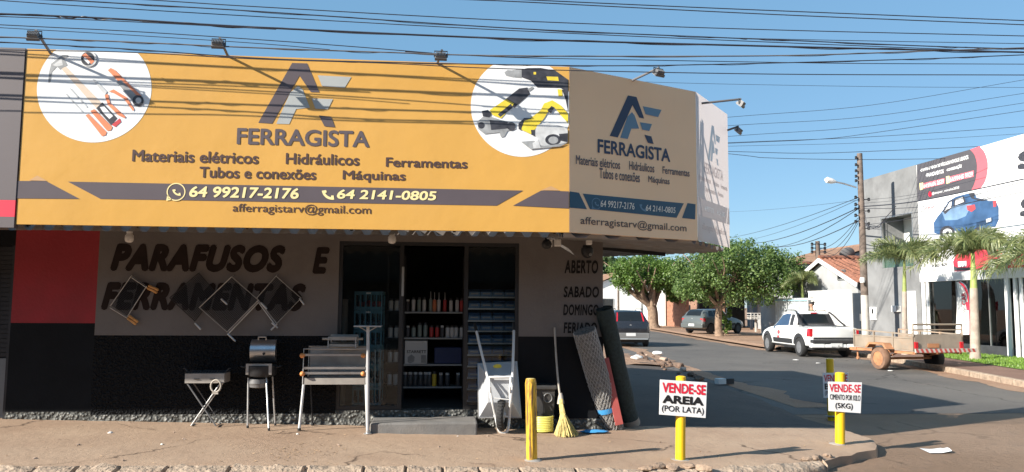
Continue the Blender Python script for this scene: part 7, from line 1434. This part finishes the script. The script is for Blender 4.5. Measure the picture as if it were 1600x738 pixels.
cable([(0, 66), (200, 77), (400, 91), (580, 97), (800, 101.5), (980, 103), (1200, 99), (1450, 92), (1600, 86)], .006, 'dark cable skimming the top edge of the sign', PYc(7.80), GC, ext=(5, 4), loops=True)
cable([(0, 78), (200, 82), (400, 92.5), (600, 99), (800, 108), (1200, 116), (1600, 117.5)], .0055, 'lowest dark cable crossing the top of the sign and corner panel', PYc(7.79), GC, ext=(5, 4))
cable([(650, 82), (800, 90), (1000, 94), (1200, 97.5), (1350, 99.5), (1600, 100.5)], .0045, 'thin cable leaving the third floodlight rightwards over the corner panel', PYc(7.83), GC, ext=(.1, 4))
cable([(231, 0), (400, 10.7), (800, 32.5), (1200, 46.7), (1600, 56.5)], .0055, 'thin cable second from the top edge of the picture', PYc(7.91), GC, ext=(4, 4))
cable([(690, -2), (800, 2.5), (1200, 22.5), (1600, 39)], .006, 'thin cable entering the picture at the top centre', PYc(7.85), GC, ext=(6, 4))
cable([(780, -2), (1000, 8), (1200, 16.5), (1600, 32.5)], .006, 'uppermost thin cable at the right top of the picture', PYc(7.88), GC, ext=(6, 4))
cable([(1100, 58), (1200, 61), (1400, 65), (1600, 68.5)], .004, 'thin cable fanning out above the knot at the right', PYc(7.83), GC, ext=(.1, 4))
cable([(900, 124), (1032, 129), (1180, 132.5), (1400, 136), (1600, 137)], .004, 'thin low cable passing behind the corner floodlight', PYc(14.0), GC, ext=(1, 4))
GR_ = 'cables crossing the side street'; PR = PYc(26.0)
for pts, r, lab in [([(1143, 183), (1360, 164.6), (1600, 125)], .008, 'highest rising cable over the side street'), ([(1148, 196), (1360, 182), (1600, 146)], .008, 'second highest rising cable over the side street'), ([(1157, 212), (1360, 197), (1600, 161)], .008, 'rising cable third from the top over the side street'),
                    ([(1143, 224), (1276, 218), (1360, 208.5), (1600, 173)], .009, 'steeper of two cables that start together beside the faded panel'), ([(1143, 223), (1360, 214), (1600, 198)], .009, 'flatter of two cables that start together beside the faded panel'), ([(1143, 228.6), (1360, 223), (1600, 209)], .006, 'faint cable just under the starting pair beside the faded panel'),
                    ([(1143, 237), (1254, 239.6), (1360, 236.7), (1600, 226)], .010, 'level cable touching the top of the tall pole'), ([(1143, 241), (1203, 247), (1360, 249.5), (1600, 246)], .010, 'sagging cable just under the top of the tall pole')]:
    cable(pts, r, lab, PR, GR_, ext=(8, 6))
GP = 'cables fanning from the tall pole'
def span3(a, b, sag, r, lab, k=10, grp=GP):
    a, b = Vector(a), Vector(b); mb = MB(); mb.tube([a.lerp(b, i/k)-Vector((0, 0, sag*4*(i/k)*(1-i/k))) for i in range(k+1)], r, 5); tag(mb.build('overhead_cable', K['black_cable'], smooth=True), lab, 'cable', grp)
PL = PYc(62)
for (x0, y0), (x1, y1), sag, r, lab in [((1130, 373), (1341, 309), .25, .013, 'highest cable falling leftwards from the tall pole'), ((1135, 379), (1341, 312), .4, .010, 'cable just below the highest one left of the tall pole'), ((1150, 380), (1341, 325), .5, .02, 'thick cable falling leftwards from mid pole'), ((1180, 383), (1341, 326.5), .7, .016, 'slacker thick cable under the first thick one'), ((1195, 383), (1341, 345), .5, .02, 'lowest thick cable falling leftwards from the tall pole'), ((1136, 331), (1341, 313), .1, .007, 'faint flat cable reaching the tall pole from the left')]:
    span3(PL.at(x0, y0), PM.at(x1, y1), sag, r, lab)
for k, lab in enumerate(('upper strand of the wire pair between far pole and tall pole', 'lower strand of the wire pair between far pole and tall pole', 'slackest wire between far pole and tall pole')): span3(PFp.at(1279, 389+4*k), PM.at(1340.5, 341+4*k), .3+.15*k, .012, lab)
span3(PFp.at(1281, 390), Plane((0, HY+3, 0), (1, 0)).at(1318, 399), .1, .010, 'short wire from far pole towards the satellite dish', grp='wires at the far pole')
PXW = Plane((PX_, 60, 0), (0, -1))
for (x0, y0), (x1, y1), (x2, y2), r, lab in [((1349, 323), (1434, 314.5), (1600, 280), .02, 'thick cable from the pole across the dark billboard panel'), ((1349, 326), (1450, 322), (1600, 284), .011, 'thinner cable twisted along the thick one across the billboard'), ((1352, 341), (1434, 332), (1600, 300), .011, 'cable across the printed blue car'), ((1350, 352), (1440, 338), (1600, 292), .009, 'lower slack cable before the grey facade'), ((1349, 313), (1434, 303), (1600, 262), .006, 'upper thin cable across the dark panel'), ((1349, 318), (1440, 305), (1600, 238), .006, 'thin cable crossing the red arc of the billboard')]:
    P = [PXW.at(x0, y0), PXW.at(x1, y1), PXW.at(x2, y2)]; P.append(P[2]+(P[2]-P[1])*.8); mb = MB(); mb.tube(catmull(P, 8), r, 5); tag(mb.build('overhead_cable', K['black_cable'], smooth=True), lab, 'cable', 'cables before the dealership')
for k, (pts, r) in enumerate([([(1351, 330), (1356, 352), (1372, 356), (1380, 345), (1400, 322)], .014), ([(1350, 345), (1360, 358), (1376, 350), (1390, 340)], .012)]):
    mb = MB(); mb.tube(catmull([PXW.at(*q) for q in pts], 6), r, 5); tag(mb.build('cable_loop', K['black_cable'], smooth=True), ('larger' if k == 0 else 'smaller')+' slack cable loop hanging at the tall pole', 'cable', 'cable loops at the pole')

# ------------------------------------------------------------------ litter, stones, rubble
def stone(px, py, r, seed, label, m, group, z=None, name='stone', zfun=None):
    p = zfun(px, py) if zfun else gp(px, py); mb = MB(); mb.rock((p.x, p.y, p.z+r[2]*.25), r, seed, seed*.7); return tag(mb.build(name, m, smooth=True, ang=28), label, 'stone', group)
rn = random.Random(31)
for i, (px, py, s) in enumerate([(172, 677, .022), (55, 717, .016), (122, 696, .018), (253, 695, .015), (287, 687, .016), (272, 676, .012), (465, 679, .018), (193, 720, .014), (530, 696, .018), (715, 682, .012), (762, 682, .016), (686, 699, .015)]):
    stone(px, py, (s*1.3, s, s*.7), i, 'small pale stone chip lying on the dusty pavement', K['stone'] if i % 3 else K['plastic_white'], 'stone chips on the pavement')
for i, (px, py, s) in enumerate([(1010, 733, .06), (1030, 730, .07), (1052, 732, .08), (1076, 730, .07), (1100, 733, .08), (1262, 718, .06), (1276, 717, .07), (1293, 713, .05)]):
    stone(px, py, (s*1.4, s*.9, s*.5), 40+i, ('broken kerb lump at the right corner of the pavement' if i > 4 else 'broken kerb lump right of the AREIA post'), K['kerb_dark'], 'broken kerb lumps')
zr_ = lambda px, py: atZ(px, py, -.10)
rn = random.Random(77)
for i in range(34):
    u = rn.random(); px, py = 990+100*u+rn.uniform(-8, 8), 557+34*u**1.4+rn.uniform(-6, 7); s = rn.uniform(.04, .11)
    stone(px, py, (s*1.4, s*1.1, s*.8), 60+i, 'rough earthy rubble lump in the heap on the shaded verge', K['rubble_dark'] if i % 7 else K['stone'], 'rubble heap on the verge', zfun=zr_)
for i, (px, py, lab) in enumerate([(992, 570, 'crumpled pale bag on the left of the rubble heap'), (1024, 563, 'crumpled pale bag in the middle of the rubble heap')]):
    p = zr_(px, py); mb = MB(); mb.blob((p.x, p.y-.25, .12), (.15, .09, .07), 80+i, .4, sub=3); tag(mb.build('crumpled_bag', K['card'], smooth=True, ang=40), lab, 'bag')
p = zr_(1132, 600); t = thing('painted_block', 'half white half dark block lying on the shaded road edge', 'block', p, R(12)); mb = MB(); mb.box((-.10, 0, .06), (.20, .16, .12)); lbuild(mb, 'white_half', K['card'], t, .01); mb = MB(); mb.box((.101, 0, .06), (.20, .16, .118)); lbuild(mb, 'dark_half', K['plastic_black'], t, .01)
p = atZ(1459, 706, ROADZ); mb = MB(); mb.grid(lambda u, v: (p.x-.14+.28*u+.06*v, p.y-.14+.30*v, ROADZ+.012+.05*max(0, u-.55)+.02*math.sin(v*5)*u), 8, 8); tag(mb.build('paper_sheet', K['print_white'], smooth=True, fix=False), 'creased white paper sheet lying on the dusty road', 'paper')
for i, (px, py) in enumerate([(1244, 563), (1278, 568), (1392, 580), (1300, 563)]):
    p = atZ(px, py, ROADZ+.006); mb = MB(); mb.blob((p.x, p.y, p.z+.01), (.09, .06, .015), i, .4); tag(mb.build('litter_scrap', K['plastic_white']), 'small white scrap of litter on the side road asphalt', 'litter', 'white scraps on the side road')
rn = random.Random(91); mb = MB()
for i in range(260):
    px, py = (rn.gauss(470, 40), rn.gauss(707, 8)) if i < 110 else (rn.uniform(0, 1350), rn.uniform(664, 728)); p = gp(px, py); a = rn.uniform(0, 6.28); l = rn.uniform(.006, .02); d = Vector((math.cos(a), math.sin(a), rn.uniform(0, .5)))*l; q = Vector((-math.sin(a), math.cos(a), .2))*l*.4
    if p.y < WY-.02 or p.x > 2.1: mb.add([p+Vector((0, 0, .005))-d, p+Vector((0, 0, .007))+q, p+Vector((0, 0, .005))+d, p+Vector((0, 0, .006))-q], [(0, 1, 2, 3)])
tag(mb.build('leaf_litter', mat('dry_leaf_litter', (.40, .27, .16), .9, var=.5, scale=3), fix=False), 'scattered dry leaf scraps and grit over the dusty pavement', 'leaf litter', kind='stuff')
# unseen shop row added behind the viewer to cut sky fill and darken the glass
t = thing('opposite_blocker', 'unseen shop row across the street, added to darken the entrance glass and the shade', 'building', (0, -16, 0)); mb = MB(); mb.span((-45, -24, -.2), (45, -16, 7.5)); mb.build('wall', mat('brown_blocker_wall', (.10, .075, .06), .9, var=.3, scale=.6), t); mb = MB(); mb.span((-45, -15.99, 2.6), (45, -14.6, 2.75)); mb.build('awning', K['iron'], t)
for k in range(9): mb = MB(); mb.span((-40+k*9.5, -15.98, .1), (-35+k*9.5, -15.9, 2.5)); mb.build('shutter', K['grille_dark'], t)
